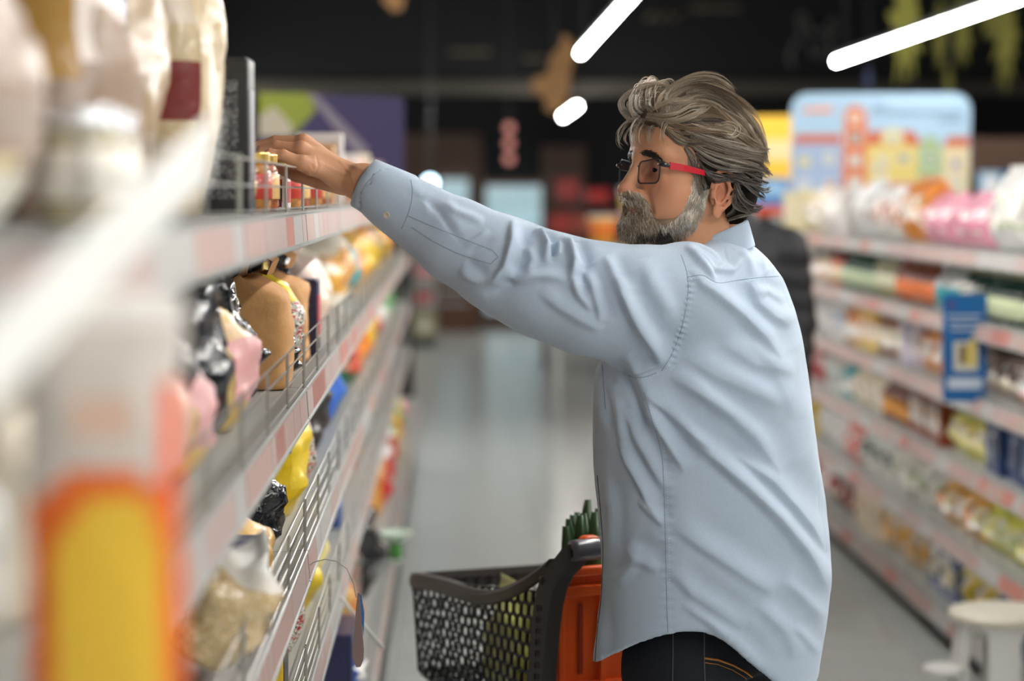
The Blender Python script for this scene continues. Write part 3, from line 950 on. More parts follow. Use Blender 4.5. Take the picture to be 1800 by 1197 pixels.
# lowest shelf
GL_ = 'goods on the lowest shelf'
lput(4, 636, 'carton', 'navy_oval', lambda: box_parts(.26, .2, .135, (52, 54, 92), (52, 54, 92), (52, 54, 92)), 'navy carton with red oval emblem on lowest shelf', 'carton', None, .2, -.008)
ob = bpy.data.objects[[o.name for o in bpy.data.objects if o.name.startswith('carton') and o.get('label', '').startswith('navy carton with red oval')][0]]
m = MB().prism([(0.034 * math.cos(t), 0.021 * math.sin(t)) for t in [2 * PI * i / 24 for i in range(24)]], .0012, Matrix.Translation((0.02, 0.0, .137)))
m.build('oval_emblem', ink((206, 50, 60)), ob)
m = MB()
for q in range(3):
    m.box((-.062 + q * .014, -.09, .1362), (-.055 + q * .014, -.03 + q * .01, .137))
m.build('printed_lines', ink((150, 152, 180)), ob)
lput(4, 606, 'snack_bag', 'blue_white', lambda: bag_parts(.15, .16, .22, (36, 84, 170), (226, 230, 236), (230, 232, 236), [(.8, 1, (226, 230, 238)), (.35, .5, (90, 140, 210))], 81, .007), 'blue packet with white top standing on lowest shelf', 'packet', GL_, .16, -.02)
lput(4, 655, 'foil_bag', 'xmas', lambda: bag_parts(.26, .16, .26, M_xmas, None, DG, (), 82, .006), 'dark green bag dotted with red on lowest shelf', 'bag', GL_, .16, -.02)
lput(4, 643, 'snack_bag', 'tan_long', lambda: bag_parts(.20, .14, .23, (222, 178, 110), (206, 130, 70), (226, 186, 120), [(.85, 1, (200, 120, 60))], 83, .006), 'long tan bag with rust edge on lowest shelf', 'bag', GL_, .14)
lput(4, 666, 'foil_bag', 'blk_g', lambda: bag_parts(.3, .17, .25, foil_black, None, foil_black, (), 84, .014), 'glossy black bag slumping out over the lowest rail', 'bag', GL_, .17, .02)
lput(4, 635, 'snack_bag', 'blue_low', lambda: bag_parts(.12, .12, .07, (34, 84, 176), W, (40, 90, 180), (), 85, .005), 'small blue bag lying at the lowest rail before the tan bag', 'bag', GL_, .12, .02)
FARL = [(692, (226, 160, 80), RD, 'orange', .2), (699, W, RD, 'white and red', .2), (703, (236, 236, 232), RD, 'white', .25), (707, (120, 170, 90), YL, 'green', .2), (711, YL, OR, 'yellow', .22), (714, (222, 224, 130), GR_, 'lime', .25), (716, W, PK, 'white and pink', .25)]
for i, (px, c, l, cn, h) in enumerate(FARL):
    lput(4, px, 'snack_bag', 'farl_%d' % i, lambda c=c, l=l, h=h, i=i: bag_parts(.34, .17, h, c, l, c, (), 86 + i, .008, both=True), cn + ' bag far along the lowest shelf by the floor aisle', 'bag', 'bags far along the lowest shelf', .17)
b_ = thing('mint_bowl', 'pale mint plastic bowl with green foot jutting over the lowest shelf rail', 'bowl', (-.185, 6.9, LH[4] + .01))
MB().lathe([(.012, .055), (.03, .062), (.054, .085), (.056, .088), (.05, .085), (.028, .068), (.012, .062)], 24).build('bowl_rim', ink((206, 226, 208)), b_, True)
MB().lathe([(.012, -.0), (.022, .003), (.022, .04), (.014, .056)], 20).build('foot', ink((70, 140, 60)), b_, True)
MB().box((-.075, -.012, -.0095), (.02, .012, -.001)).build('clip', ink((206, 226, 208)), b_)

# blue swing tag on a bent wire, sticking out of the fourth shelf
t = thing('shelf_wobbler', 'leaf-shaped blue and brown tag on a bent wire before the fourth shelf', 'tag', (0, 0, 0))
a_ = P(540, 996, 3.70)
MB().tube([P(*q) for q in ((538, 998, 3.74), (552, 988, 3.72), (572, 983, 3.70), (592, 987, 3.69), (610, 1000, 3.69), (621, 1024, 3.69), (626, 1050, 3.69))], 0.0008, 6).build('wire', mat('thin_clear_wire', (150, 150, 146), .3), t, True)
pl = [(0.0, 0.055), (.004, .05), (.006, .02), (.0085, -.02), (.0105, -.045), (.0095, -.062), (.004, -.074), (-.003, -.074), (-.0085, -.062), (-.0095, -.045), (-.006, -.01), (-.003, .03)]
MB().prism(pl, .0012, frame(P(629, 1098, 3.69), (1, 0.25, 0), (0, 0, 1))).build('tag_face', mat('tag_brown_card', (124, 104, 98), .6), t)
MB().prism([(0.0, .0555), (.006, .05), (.011, .02), (.0095, -.02)], .0012, frame(P(629.5, 1098, 3.6925), (1, 0.25, 0), (0, 0, 1))).build('tag_back', ink((30, 100, 160)), t)
t = thing('shelf_strip', 'white plastic strip jutting from the lowest shelf rail', 'strip')
a_, b_2 = P(595, 1046, 4.77), P(674, 1141, 4.6)
M2 = frame((a_ + b_2) / 2, b_2 - a_, (0, 0.2, 1))
MB().box((-(b_2 - a_).length / 2, -.004, -.001), ((b_2 - a_).length / 2, .004, .001), 0, M2).build('strip_blade', ink(W), t)

# hanging white pouch with orange flame, close to the lens, and the clear plastic strip it hangs from
t = thing('display_strip', 'out-of-focus white plastic strip slanting across the closest shelves', 'strip')
p0, p1 = P(-70, 700, 1.0), P(372, 258, 1.62)
d_ = (p1 - p0)
Ms = frame((p0 + p1) / 2, d_, (0.2, 0.3, 1))
m = MB()
L2 = d_.length / 2
m.prism(rrect(L2 * 2, .050, .010, 4), .0022, Ms)
m.build('strip_blade', mat('milky_plastic', (226, 226, 222), .45, coat=.1), t)
MB().tube([p0 + Ms.to_3x3() @ Vector((0, .0255, 0)), p1 + Ms.to_3x3() @ Vector((0, .0255, 0))], .0022, 8).build('strip_edge', mat('strip_edge_white', (236, 236, 232), .4), t, True)
zon = lambda s, c, t: None if c < 0 else ((232, 190, 60) if t < .60 - .34 * (s - .1) ** 2 and abs(s - .08) < .62 else (226, 108, 40) if (t < .66 - .10 * s * s) else (222, 84, 44) if s > .74 and t < .86 else (212, 180, 160) if abs(s) < .3 and .72 < t < .84 else None)
hb = put('hanging_pouch', 'flame', lambda: bag_parts(.098, .030, .255, (206, 198, 190), None, (236, 232, 226), (), 91, .0012, n=40, nr=30, zones=zon, seal_h=.06), P(188, 1290, 1.33), -PI / 2 + .12, 'blurred white pouch with orange and yellow flame hanging near the camera', 'pouch', None)
lput(1, 30, 'snack_bag', 'near_grey', lambda: bag_parts(.14, .15, .22, (206, 206, 200), (226, 226, 222), W, (), 92, .006), 'blurred grey-white bag on second shelf behind the hanging pouch', 'bag', G2, .15, -.01)
lput(1, 200, 'snack_bag', 'near_cream', lambda: bag_parts(.18, .15, .22, (222, 210, 190), (226, 216, 200), W, (), 93, .006), 'blurred cream bag on second shelf behind the hanging pouch', 'bag', G2, .15, -.01)
lput(2, 60, 'snack_bag', 'near_tan', lambda: bag_parts(.18, .15, .2, (196, 160, 96), (216, 190, 140), TAN, (), 94, .006), 'blurred tan bag on third shelf close to the camera', 'bag', G3, .15, -.01)
lput(2, 250, 'snack_bag', 'near_yel', lambda: bag_parts(.18, .15, .2, (206, 160, 40), (216, 180, 60), YL, (), 95, .006), 'blurred mustard bag on third shelf close to the camera', 'bag', G3, .15, -.01)
lput(3, 330, 'snack_bag', 'near_red', lambda: bag_parts(.18, .15, .2, (176, 50, 50), (200, 90, 80), RD, (), 96, .006), 'blurred red bag on fourth shelf below the clear bag of flakes', 'bag', G4, .15, -.01)
lput(3, 430, 'snack_bag', 'near_red2', lambda: bag_parts(.18, .15, .2, (170, 40, 44), (226, 220, 214), RD, (), 97, .006), 'red and white bag on fourth shelf behind the salmon price ticket', 'bag', G4, .15, -.01)

# ---- across the aisle: rows of goods, listed from the far end towards the stool
def rrow(shelf, items, y_start, seed):
    r = random.Random(seed)
    y = y_start
    i = 0
    nm = ['top', 'second', 'third', 'fourth', 'fifth', 'bottom'][shelf]
    room = (RH[shelf - 1] - .035 if shelf else RH[0] + .34) - RH[shelf]
    for (kind, w_, d_, h_, cw, a, b2, c2, count) in items:
        for q in range(count):
            if y < 5.3:
                return
            key = 'r%s' % str((shelf, kind, w_, h_, a, b2, c2, q % 2))
            h2 = min(h_ * 1.08, room - .035)
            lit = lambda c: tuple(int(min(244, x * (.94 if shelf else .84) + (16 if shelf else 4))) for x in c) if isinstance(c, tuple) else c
            if q == 0:
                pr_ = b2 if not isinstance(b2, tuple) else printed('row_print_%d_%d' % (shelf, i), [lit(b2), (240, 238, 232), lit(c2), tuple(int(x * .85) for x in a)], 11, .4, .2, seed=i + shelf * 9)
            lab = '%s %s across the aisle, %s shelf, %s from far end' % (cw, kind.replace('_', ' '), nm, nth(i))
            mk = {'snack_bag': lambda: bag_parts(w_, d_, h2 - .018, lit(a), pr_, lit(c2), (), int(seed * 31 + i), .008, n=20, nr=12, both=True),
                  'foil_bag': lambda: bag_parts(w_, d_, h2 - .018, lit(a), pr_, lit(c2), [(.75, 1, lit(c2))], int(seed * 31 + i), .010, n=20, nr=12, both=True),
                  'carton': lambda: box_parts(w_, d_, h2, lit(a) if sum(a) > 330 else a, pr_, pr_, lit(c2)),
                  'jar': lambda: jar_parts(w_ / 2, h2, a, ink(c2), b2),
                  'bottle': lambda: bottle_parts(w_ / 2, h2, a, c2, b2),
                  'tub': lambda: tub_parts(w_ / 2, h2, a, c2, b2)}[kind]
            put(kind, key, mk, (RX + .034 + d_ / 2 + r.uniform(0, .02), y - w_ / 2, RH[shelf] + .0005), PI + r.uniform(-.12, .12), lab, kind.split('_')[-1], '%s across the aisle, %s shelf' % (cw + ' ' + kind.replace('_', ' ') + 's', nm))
            y -= w_ + 0.006
            i += 1


SB, FB, CT, JR, BT, TB = 'snack_bag', 'foil_bag', 'carton', 'jar', 'bottle', 'tub'
rrow(0, [(CT, .2, .18, .19, 'pale yellow', (240, 226, 170), (226, 206, 140), W, 3), (SB, .18, .16, .2, 'cream', (240, 226, 196), (190, 160, 130), W, 2), (SB, .2, .16, .2, 'white', (240, 232, 226), (236, 200, 180), W, 3),
         (CT, .17, .16, .19, 'red and white', (236, 230, 226), RD, W, 1), (SB, .24, .2, .24, 'big white', (238, 240, 240), (206, 212, 216), W, 2), (SB, .2, .17, .22, 'white and orange', W, OR, (226, 100, 50), 3),
         (FB, .2, .2, .24, 'orange', (240, 150, 50), (240, 190, 120), OR, 2), (SB, .24, .2, .18, 'pink', (246, 170, 190), (250, 214, 220), (240, 120, 160), 4), (SB, .26, .2, .26, 'plain white', (240, 240, 238), (216, 226, 190), W, 4)], 11.6, 1)
rrow(1, [(CT, .12, .14, .17, 'amber', (214, 170, 90), CR, TAN, 3), (TB, .19, .19, .17, 'white-lidded', (190, 192, 190), (150, 150, 150), W, 2), (SB, .16, .14, .12, 'cream and red', CR, RD, W, 3), (JR, .09, .09, .12, 'orange', (206, 110, 50), CR, (190, 60, 40), 4),
         (BT, .09, .09, .19, 'dark green', (20, 66, 50), (190, 206, 170), (30, 90, 60), 8), (JR, .10, .10, .14, 'olive', (120, 120, 60), (220, 220, 190), (190, 190, 170), 4), (BT, .10, .10, .20, 'brown', (130, 62, 30), (226, 120, 60), (160, 60, 30), 7), (BT, .11, .11, .19, 'silvery', (200, 206, 206), TL, SV, 3),
         (BT, .10, .10, .19, 'deep green', (16, 60, 50), (210, 220, 180), (200, 206, 150), 8), (SB, .2, .16, .17, 'mint', (170, 206, 180), GR_, W, 4), (SB, .2, .16, .17, 'pale', (214, 220, 214), LG, W, 4)], 11.6, 2)
rrow(2, [(SB, .2, .17, .17, 'salmon pink', (236, 120, 120), PP, RD, 3), (SB, .18, .16, .19, 'white', (232, 230, 232), (170, 176, 206), W, 4), (CT, .12, .14, .15, 'white and blue', W, BL, (60, 120, 200), 3), (BT, .10, .10, .19, 'orange', (230, 140, 50), W, YL, 3),
         (CT, .12, .15, .18, 'yellow', (240, 200, 60), OR, W, 3), (SB, .18, .16, .17, 'brown', (150, 96, 60), CR, TAN, 3), (CT, .14, .15, .16, 'pale lilac', (214, 206, 226), W, W, 2), (SB, .2, .16, .17, 'orange and white', (236, 150, 60), W, OR, 3),
         (FB, .2, .17, .2, 'taupe', (150, 130, 112), CR, (90, 70, 58), 4), (SB, .2, .16, .18, 'rose', (230, 170, 160), W, PK, 4), (SB, .2, .16, .19, 'sage', (140, 150, 120), W, W, 5)], 11.6, 3)
rrow(3, [(SB, .22, .18, .18, 'pink', (240, 130, 130), PP, RD, 3), (SB, .22, .18, .19, 'crimson', (180, 30, 44), PP, RD, 2), (TB, .16, .16, .13, 'white', (230, 232, 230), (200, 210, 210), W, 3), (BT, .12, .12, .15, 'teal', (50, 170, 180), W, W, 2), (SB, .18, .16, .15, 'ivory', CR, (200, 170, 130), W, 4),
         (BT, .10, .10, .19, 'brown', (120, 60, 34), (226, 160, 80), BR, 5), (CT, .15, .16, .2, 'chestnut', (130, 56, 30), (226, 150, 60), BR, 4), (SB, .2, .17, .17, 'yellow-green', (206, 200, 90), (240, 230, 160), YL, 3), (CT, .22, .18, .21, 'navy', (22, 50, 100), (40, 80, 140), NV, 3),
         (SB, .2, .17, .17, 'cream', (232, 226, 206), (200, 206, 190), W, 2), (SB, .2, .17, .19, 'tan', (226, 196, 110), (206, 110, 50), OR, 4), (SB, .22, .17, .18, 'orange-brown', (206, 130, 60), CR, OR, 4)], 11.6, 4)
rrow(4, [(SB, .22, .18, .18, 'coral', (240, 110, 100), W, RD, 2), (CT, .22, .18, .16, 'yellow', (240, 206, 70), W, PK, 2), (SB, .26, .2, .2, 'white', (236, 236, 234), (206, 212, 220), W, 3), (SB, .2, .18, .2, 'red and white', (222, 90, 70), W, RD, 2), (SB, .22, .18, .19, 'white and green', (232, 232, 226), GR_, DG, 3),
         (SB, .22, .18, .18, 'off-white', (226, 222, 210), (180, 190, 160), W, 4), (SB, .2, .18, .17, 'orange', (236, 170, 60), (240, 220, 120), OR, 3), (SB, .22, .18, .17, 'yellow-green', (214, 214, 70), (236, 230, 150), LG, 3), (FB, .28, .2, .24, 'crumpled white', (232, 232, 230), (222, 222, 220), W, 2),
         (FB, .2, .18, .18, 'mint-topped', (190, 140, 90), M_fruit, (140, 220, 160), 6), (FB, .2, .18, .2, 'pale green', (160, 200, 160), M_fruit, (120, 210, 150), 5)], 11.6, 5)
rrow(5, [(SB, .24, .2, .2, 'red', (196, 36, 44), PP, RD, 4), (SB, .2, .18, .18, 'white and red', W, RD, W, 2), (SB, .2, .18, .2, 'dark brown', (80, 40, 34), OR, (190, 60, 40), 3), (CT, .2, .18, .2, 'beige', (226, 200, 160), (240, 180, 60), CR, 3), (SB, .22, .18, .22, 'sandy', (222, 190, 140), (232, 170, 50), TAN, 4),
         (CT, .24, .2, .21, 'blue', (24, 70, 130), (236, 206, 60), NV, 2), (SB, .2, .18, .19, 'yellow', (226, 200, 50), (120, 120, 40), YL, 3), (CT, .3, .2, .22, 'navy blue', (20, 58, 120), (30, 76, 150), NV, 10)], 11.6, 6)
# ------------------------------------------------------------------ the man in the blue shirt
man = thing('person', 'grey-haired bearded man in light blue shirt and red-armed glasses reaching into the shelf', 'person', (0.42, 3.72, 0))
MO = np.array((0.42, 3.72, 0.0))


def pp(px, py, Y):
    return np.array(P(px, py, Y))


def man_obj(name, me, parent=None):
    """mesh in world coordinates, hung on the man (or on one of his parts, all of which sit at the man's origin)"""
    o = link(name, me)
    o.parent = parent or man
    o.location = tuple(-MO) if parent is None else (0, 0, 0)
    return o


def attr_mat(name, rough=0.5, sss=0.0, bump=0.0, bscale=300.0, spec=0.5, noise=0.0, aniso=0.0):
    m = mat(name, (128, 128, 128), rough, sss=sss, bump=bump, bscale=bscale, spec=spec)
    nt = m.node_tree
    a = nt.nodes.new('ShaderNodeAttribute')
    a.attribute_name = 'Col'
    nt.links.new(a.outputs['Color'], nt.nodes['Principled BSDF'].inputs['Base Color'])
    return m


def set_col(me, C):
    ca = me.color_attributes.new('Col', 'FLOAT_COLOR', 'POINT')
    C4 = np.ones((len(C), 4), np.float32)
    C4[:, :3] = C
    ca.data.foreach_set('color', C4.ravel())


# ---- head, modelled in its own axes: x forward, y to his left, z up, origin between the ears at eye height
HS = 1.06
hy, hp = math.radians(29), math.radians(5)
hf = np.array((-math.cos(hy) * math.cos(hp), -math.sin(hy) * math.cos(hp), math.sin(hp)))
hl = np.array((math.sin(hy), -math.cos(hy), 0))
hu = np.cross(hf, hl)
HR = np.stack([hf, hl, hu])                       # rows: local axes in the world
HO = pp(1209, 300, 3.70)


def h2w(p):
    return HO + (np.asarray(p, float) * HS) @ HR


def w2h(p):
    return ((np.asarray(p, float) - HO) @ HR.T) / HS


def head_sdf():
    s = SDF((-0.125, -0.092, -0.24), (0.145, 0.092, 0.13), 0.0021)
    s.ell((-0.014, 0, 0.034), (0.096, 0.074, 0.086))
    s.ell((0.028, 0, -0.012), (0.060, 0.060, 0.088), 0.03)
    s.ell((0.030, 0, -0.056), (0.055, 0.056, 0.044), 0.03)
    s.ell((0.072, 0, -0.092), (0.024, 0.026, 0.017), 0.03)
    s.ell((0.066, 0, 0.045), (0.028, 0.050, 0.035), 0.03)                 # forehead
    for q in (1, -1):
        s.ell((0.052, 0.045 * q, -0.036), (0.026, 0.020, 0.020), 0.025)     # cheek bone
        s.ell((0.058, 0.036 * q, -0.064), (0.026, 0.020, 0.022), 0.025)    # cheek
        s.cap((0.091, 0.006 * q, 0.012), (0.076, 0.044 * q, 0.016), 0.010, 0.008, 0.016)  # brow ridge
        s.ell((0.0985, 0.028 * q, -0.006), (0.019, 0.020, 0.013), 0.014, 's')   # socket
        s.ell((0.075, 0.0315 * q, -0.005), (0.0145, 0.0150, 0.0142), 0.003)  # lids over the eyeball
        s.ell((0.0925, 0.031 * q, -0.0075), (0.010, 0.0125, 0.0036), 0.001, 's')  # the eye's opening
        s.cap((0.080, 0.018 * q, -0.021), (0.077, 0.042 * q, -0.019), 0.004, 0.003, 0.010)   # bag under the eye
    s.cap((0.090, 0, 0.010), (0.116, 0, -0.038), 0.0085, 0.0115, 0.012)     # nose
    s.ell((0.1165, 0, -0.042), (0.013, 0.0125, 0.0115), 0.008)
    for q in (1, -1):
        s.ell((0.101, 0.0125 * q, -0.047), (0.013, 0.0085, 0.0090), 0.006)
        s.ell((0.1085, 0.0070 * q, -0.0570), (0.0060, 0.0036, 0.0050), 0.003, 's')
        s.cap((0.094, 0.022 * q, -0.040), (0.088, 0.034 * q, -0.072), 0.0025, 0.003, 0.009, 's')   # smile fold
    s.ell((0.089, 0, -0.068), (0.016, 0.024, 0.019), 0.014)                 # muzzle
    for q in (1, -1):
        s.cap((0.1035, 0, -0.0665), (0.0925, 0.021 * q, -0.0725), 0.0042, 0.0030, 0.004)     # lips
        s.cap((0.1005, 0, -0.0790), (0.0915, 0.019 * q, -0.0770), 0.0052, 0.0032, 0.004)
        s.cap((0.1075, 0, -0.0730), (0.0945, 0.024 * q, -0.0755), 0.0018, 0.0016, 0.002, 's')
    s.cap((-0.005, 0, -0.06), (-0.024, 0.004, -0.20), 0.052, 0.050, 0.03)          # neck
    s.ell((-0.045, 0, -0.10), (0.032, 0.045, 0.06), 0.03)
    return s.nets()



def ear_sdf(q):
    s = SDF((-0.045, min(0.060 * q, 0.098 * q), -0.085), (0.015, max(0.060 * q, 0.098 * q), 0.008), 0.0011)
    Y = 0.0705 * q

    def e(x, y, z):
        return (x, Y + y * q, z)
    M = ((1, .30 * q, 0), (-.30 * q, 1, 0), (0, 0, 1))
    s.ell(e(-0.014, 0.006, -0.030), (0.0185, 0.0042, 0.0320), 0.003, M=M)
    s.ell(e(-0.010, 0.001, -0.034), (0.0150, 0.0060, 0.0240), 0.005)
    pts = [(0.0035, 0.005, -0.026), (0.0035, 0.0075, -0.014), (-0.0015, 0.0105, -0.004), (-0.010, 0.0140, 0.0005), (-0.019, 0.0170, -0.001), (-0.027, 0.0190, -0.008), (-0.0315, 0.0200, -0.018), (-0.0320, 0.0195, -0.029), (-0.0290, 0.0175, -0.040), (-0.0235, 0.0145, -0.051), (-0.017, 0.0110, -0.060)]
    for a, b in zip(pts, pts[1:]):
        s.cap(e(*a), e(*b), 0.0031, 0.0031, 0.0025)
    s.cap(e(-0.004, 0.008, -0.022), e(0.0035, 0.006, -0.026), 0.0022, 0.003, 0.003)
    pts = [(-0.012, 0.0130, -0.012), (-0.020, 0.0155, -0.018), (-0.0235, 0.0160, -0.028), (-0.0205, 0.0140, -0.040), (-0.014, 0.0110, -0.050), (-0.008, 0.0095, -0.053)]
    for a, b in zip(pts, pts[1:]):
        s.cap(e(*a), e(*b), 0.0027, 0.0027, 0.004)
    s.ell(e(-0.008, 0.0120, -0.037), (0.0085, 0.0075, 0.0125), 0.003, 's')
    s.ell(e(0.0025, 0.0065, -0.038), (0.0042, 0.0042, 0.0075), 0.003)
    s.ell(e(-0.0075, 0.0075, -0.0655), (0.0085, 0.0046, 0.0105), 0.006)
    return s.nets()


Vh, Qh = head_sdf()
for q in (1, -1):
    Ve, Qe = ear_sdf(q)
    Ve = relax(Ve, Qe, 2, 0.4)
    Qh = np.concatenate([Qh, Qe + len(Vh)])
    Vh = np.concatenate([Vh, Ve])
Nh = vnormals(relax(Vh, Qh, 2), Qh)
# colours of the skin: lips, ruddy nose and cheeks, darker lids
skin = np.array(lin((204, 150, 114)))
Ch = np.tile(skin, (len(Vh), 1))


def blend(C, V, c, r, col, amt):
    d = np.sqrt((((V - np.array(c)) / np.array(r)) ** 2).sum(1))
    wgt = (np.clip(1.3 - d, 0, 1) * amt)[:, None]
    C[:] = C * (1 - wgt) + np.array(lin(col)) * wgt


for q in (1, -1):
    blend(Ch, Vh, (0.06, 0.045 * q, -0.045), (0.05, 0.03, 0.03), (190, 118, 92), 0.5)
    blend(Ch, Vh, (0.08, 0.032 * q, -0.006), (0.02, 0.022, 0.014), (150, 98, 76), 0.55)
    blend(Ch, Vh, (-0.012, 0.082 * q, -0.035), (0.03, 0.02, 0.05), (196, 116, 92), 0.55)
blend(Ch, Vh, (0.115, 0, -0.045), (0.025, 0.025, 0.02), (190, 110, 88), 0.6)
blend(Ch, Vh, (0.10, 0, -0.0745), (0.018, 0.026, 0.0085), (150, 78, 66), 0.95)
blend(Ch, Vh, (-0.03, 0, -0.17), (0.09, 0.09, 0.06), (176, 112, 88), 0.6)
sc_ = np.clip((Vh[:, 2] + np.clip(-Vh[:, 0], 0, .1) * .8 - .072) / .012, 0, 1)[:, None]
Ch = Ch * (1 - sc_) + np.array(lin((96, 82, 68))) * sc_

# ---- his hands
def hand_sdf(J, wrist, h=0.0016):
    """J: dict of finger chains [(point, radius)...]; wrist: [(point, radius)...] from the palm up the forearm"""
    al = np.concatenate([np.array([p for p, r in c]) for c in list(J.values()) + [wrist]])
    s = SDF(al.min(0) - 0.04, al.max(0) + 0.04, h)
    s.chain(wrist, 0.02)
    pw = wrist[0][0]
    for n, c in J.items():
        if n != 'thumb':
            s.cap(pw + (c[0][0] - pw) * 0.12, c[0][0], 0.0165, 0.0118, 0.018)
    s.cap(J['index'][0][0] * .8 + pw * .2, J['pinky'][0][0] * .8 + pw * .2, 0.0105, 0.0105, 0.014)
    for n, c in J.items():
        f = SDF(al.min(0) - 0.04, al.max(0) + 0.04, h)
        f.F[:] = 0.08
        f.chain(c, 0.0035)
        sl = tuple(slice(0, m) for m in f.n)
        s.put(sl, f.F, 0.005 if n != 'thumb' else 0.012)
    # knuckles and tendons
    for n, c in J.items():
        if n != 'thumb':
            a, b = c[0][0], pw
            up = np.array((0.0, -0.25, 1.0))
            s.ell(a + up * 0.0035, (0.0105, 0.0085, 0.0090), 0.008)
            s.cap(a + up * .006, a * .35 + b * .65 + up * .010, 0.0032, 0.002, 0.010)
    return s.nets()


F1 = {
    'index': [(pp(540, 254, 3.672), .0112), (pp(496, 249, 3.688), .0098), (pp(468, 258, 3.692), .0088), (pp(452, 274, 3.690), .0076)],
    'middle': [(pp(533, 250, 3.648), .0116), (pp(484, 249, 3.660), .0102), (pp(456, 257, 3.664), .0090), (pp(441, 272, 3.664), .0078)],
    'ring': [(pp(529, 263, 3.622), .0112), (pp(486, 257, 3.630), .0096), (pp(460, 264, 3.634), .0086), (pp(446, 280, 3.636), .0075)],
    'pinky': [(pp(531, 288, 3.598), .0115), (pp(497, 273, 3.594), .0098), (pp(474, 271, 3.594), .0088), (pp(456, 283, 3.596), .0072)],
    'thumb': [(pp(604, 326, 3.660), .0170), (pp(562, 318, 3.676), .0140), (pp(522, 308, 3.676), .0115), (pp(494, 298, 3.668), .0088)],
}
W1 = [(pp(612, 316, 3.630), .0255), (pp(640, 322, 3.612), .0285), (pp(668, 336, 3.600), .0300), (pp(735, 376, 3.585), .036), (pp(800, 412, 3.575), .042)]
Vl, Ql = hand_sdf(F1, W1)
Nl = vnormals(relax(Vl, Ql, 2), Ql)
ppx = pix(Vl)
# creases on the back of the hand and at the finger joints
for ln, wd, am in (([(556, 276), (560, 292), (553, 306), (545, 312)], 2.4, -.0012), ([(548, 290), (552, 298), (548, 306)], 2.2, -.0008),
                   ([(487, 262), (484, 270), (486, 280)], 1.6, -.0007), ([(492, 262), (490, 271), (492, 281)], 1.4, -.0005), ([(648, 296), (644, 322), (636, 350)], 2.5, -.0008),
                   ([(560, 262), (600, 284), (640, 300)], 4, .0010), ([(545, 275), (590, 300), (630, 318)], 3.5, .0008), ([(598, 284), (618, 306), (622, 330)], 2.5, .0007)):
    d, sd, pr = polydist(ppx, ln)
    Vl = Vl + Nl * (am * np.exp(-(d / wd) ** 2) * (Nl[:, 1] < 0.2))[:, None]
Cl = np.tile(np.array(lin((204, 154, 120))), (len(Vl), 1))
for n, c in F1.items():
    for k in (0, 1, 2):
        blend(Cl, Vl, c[k][0], (.014, .014, .014), (196, 126, 100), 0.5)
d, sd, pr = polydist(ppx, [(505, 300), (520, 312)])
blend(Cl, Vl, pp(505, 302, 3.65), (.02, .05, .012), (150, 84, 64), 0.6)  # shade under the curled fingers put into the skin colour
# right hand, holding the cart handle
GR = np.array((0.356, 3.985, 0.958))
R2 = {}
for i, (n, o) in enumerate((('index', -.030), ('middle', -.010), ('ring', .010), ('pinky', .028))):
    dv = np.array((0.94, 0.34, 0.0)) * -o
    b = GR + dv
    R2[n] = [(b + np.array((.030, -.020, .034)), .0112), (b + np.array((-.012, .010, .036)), .0098), (b + np.array((-.034, .022, .008)), .0088), (b + np.array((-.020, .012, -.020)), .0078)]
b = GR + np.array((0.94, 0.34, 0)) * .045
R2['thumb'] = [(b + np.array((.05, -.03, .02)), .016), (b + np.array((.022, -.012, -.008)), .0135), (b + np.array((.0, .004, -.026)), .0110), (b + np.array((-.02, .016, -.028)), .0085)]
W2 = [(GR + np.array((.075, -.055, .045)), .026), (GR + np.array((.105, -.078, .06)), .028), (GR + np.array((.17, -.10, .13)), .034)]
Vr, Qr = hand_sdf(R2, W2, 0.0022)
Cr = np.tile(np.array(lin((196, 146, 114))), (len(Vr), 1))

# ---- trunk and arms under the clothes, then the shirt over them
YT = 3.70
by = math.radians(40)
bf = np.array((-math.cos(by), math.sin(by)))
bl = np.array((-math.sin(by), -math.cos(by)))
RINGS = [(424, 1230, 1305), (440, 1200, 1330), (458, 1170, 1356), (490, 1130, 1380), (540, 1098, 1399), (600, 1066, 1416), (650, 1045, 1424), (700, 1041, 1431), (760, 1040, 1438), (820, 1042, 1446),
         (880, 1047, 1456), (940, 1052, 1463), (1000, 1055, 1467), (1060, 1051, 1464), (1110, 1045, 1457), (1170, 1036, 1446), (1230, 1036, 1440), (1290, 1040, 1430)]
rz = np.array([P(900, r[0], YT).z for r in RINGS])[::-1]
rc = np.array([(P(r[1], r[0], YT).x + P(r[2], r[0], YT).x) / 2 for r in RINGS])[::-1]
re = np.array([(P(r[2], r[0], YT).x - P(r[1], r[0], YT).x) / 2 for r in RINGS])[::-1]


def trunk(inset):
    def f(x, y, z):
        c = np.interp(z, rz, rc)
        e = np.interp(z, rz, re) / 1.11 - inset
        u = (x - c) * bf[0] + (y - YT) * bf[1]
        v = (x - c) * bl[0] + (y - YT) * bl[1]
        b, a = e, e * 1.25
        k = np.sqrt((u / b) ** 2 + (v / a) ** 2) + 1e-6
        d = (k - 1) * b * 0.92
        return np.maximum(np.maximum(d, z - (rz[-1] + .004) + inset), rz[0] - z)
    return f


LS, RS, NB = pp(1188, 528, 3.585), pp(1314, 528, 3.845), pp(1264, 474, 3.725)
ARM_L = [(LS, .094), (pp(1110, 537, 3.560), .094), (pp(1030, 523, 3.550), .0885), (pp(950, 497, 3.550), .083), (pp(880, 464, 3.555), .0755), (pp(800, 421, 3.568), .0645), (pp(735, 380, 3.582), .0515), (pp(690, 352, 3.590), .0440), (pp(664, 336, 3.594), .0415)]
ARM_R = [(RS, .066), (pp(1290, 640, 3.88), .072), (pp(1262, 770, 3.88), .066), (GR + np.array((.20, -.11, .17)), .056), (GR + np.array((.125, -.085, .075)), .042)]


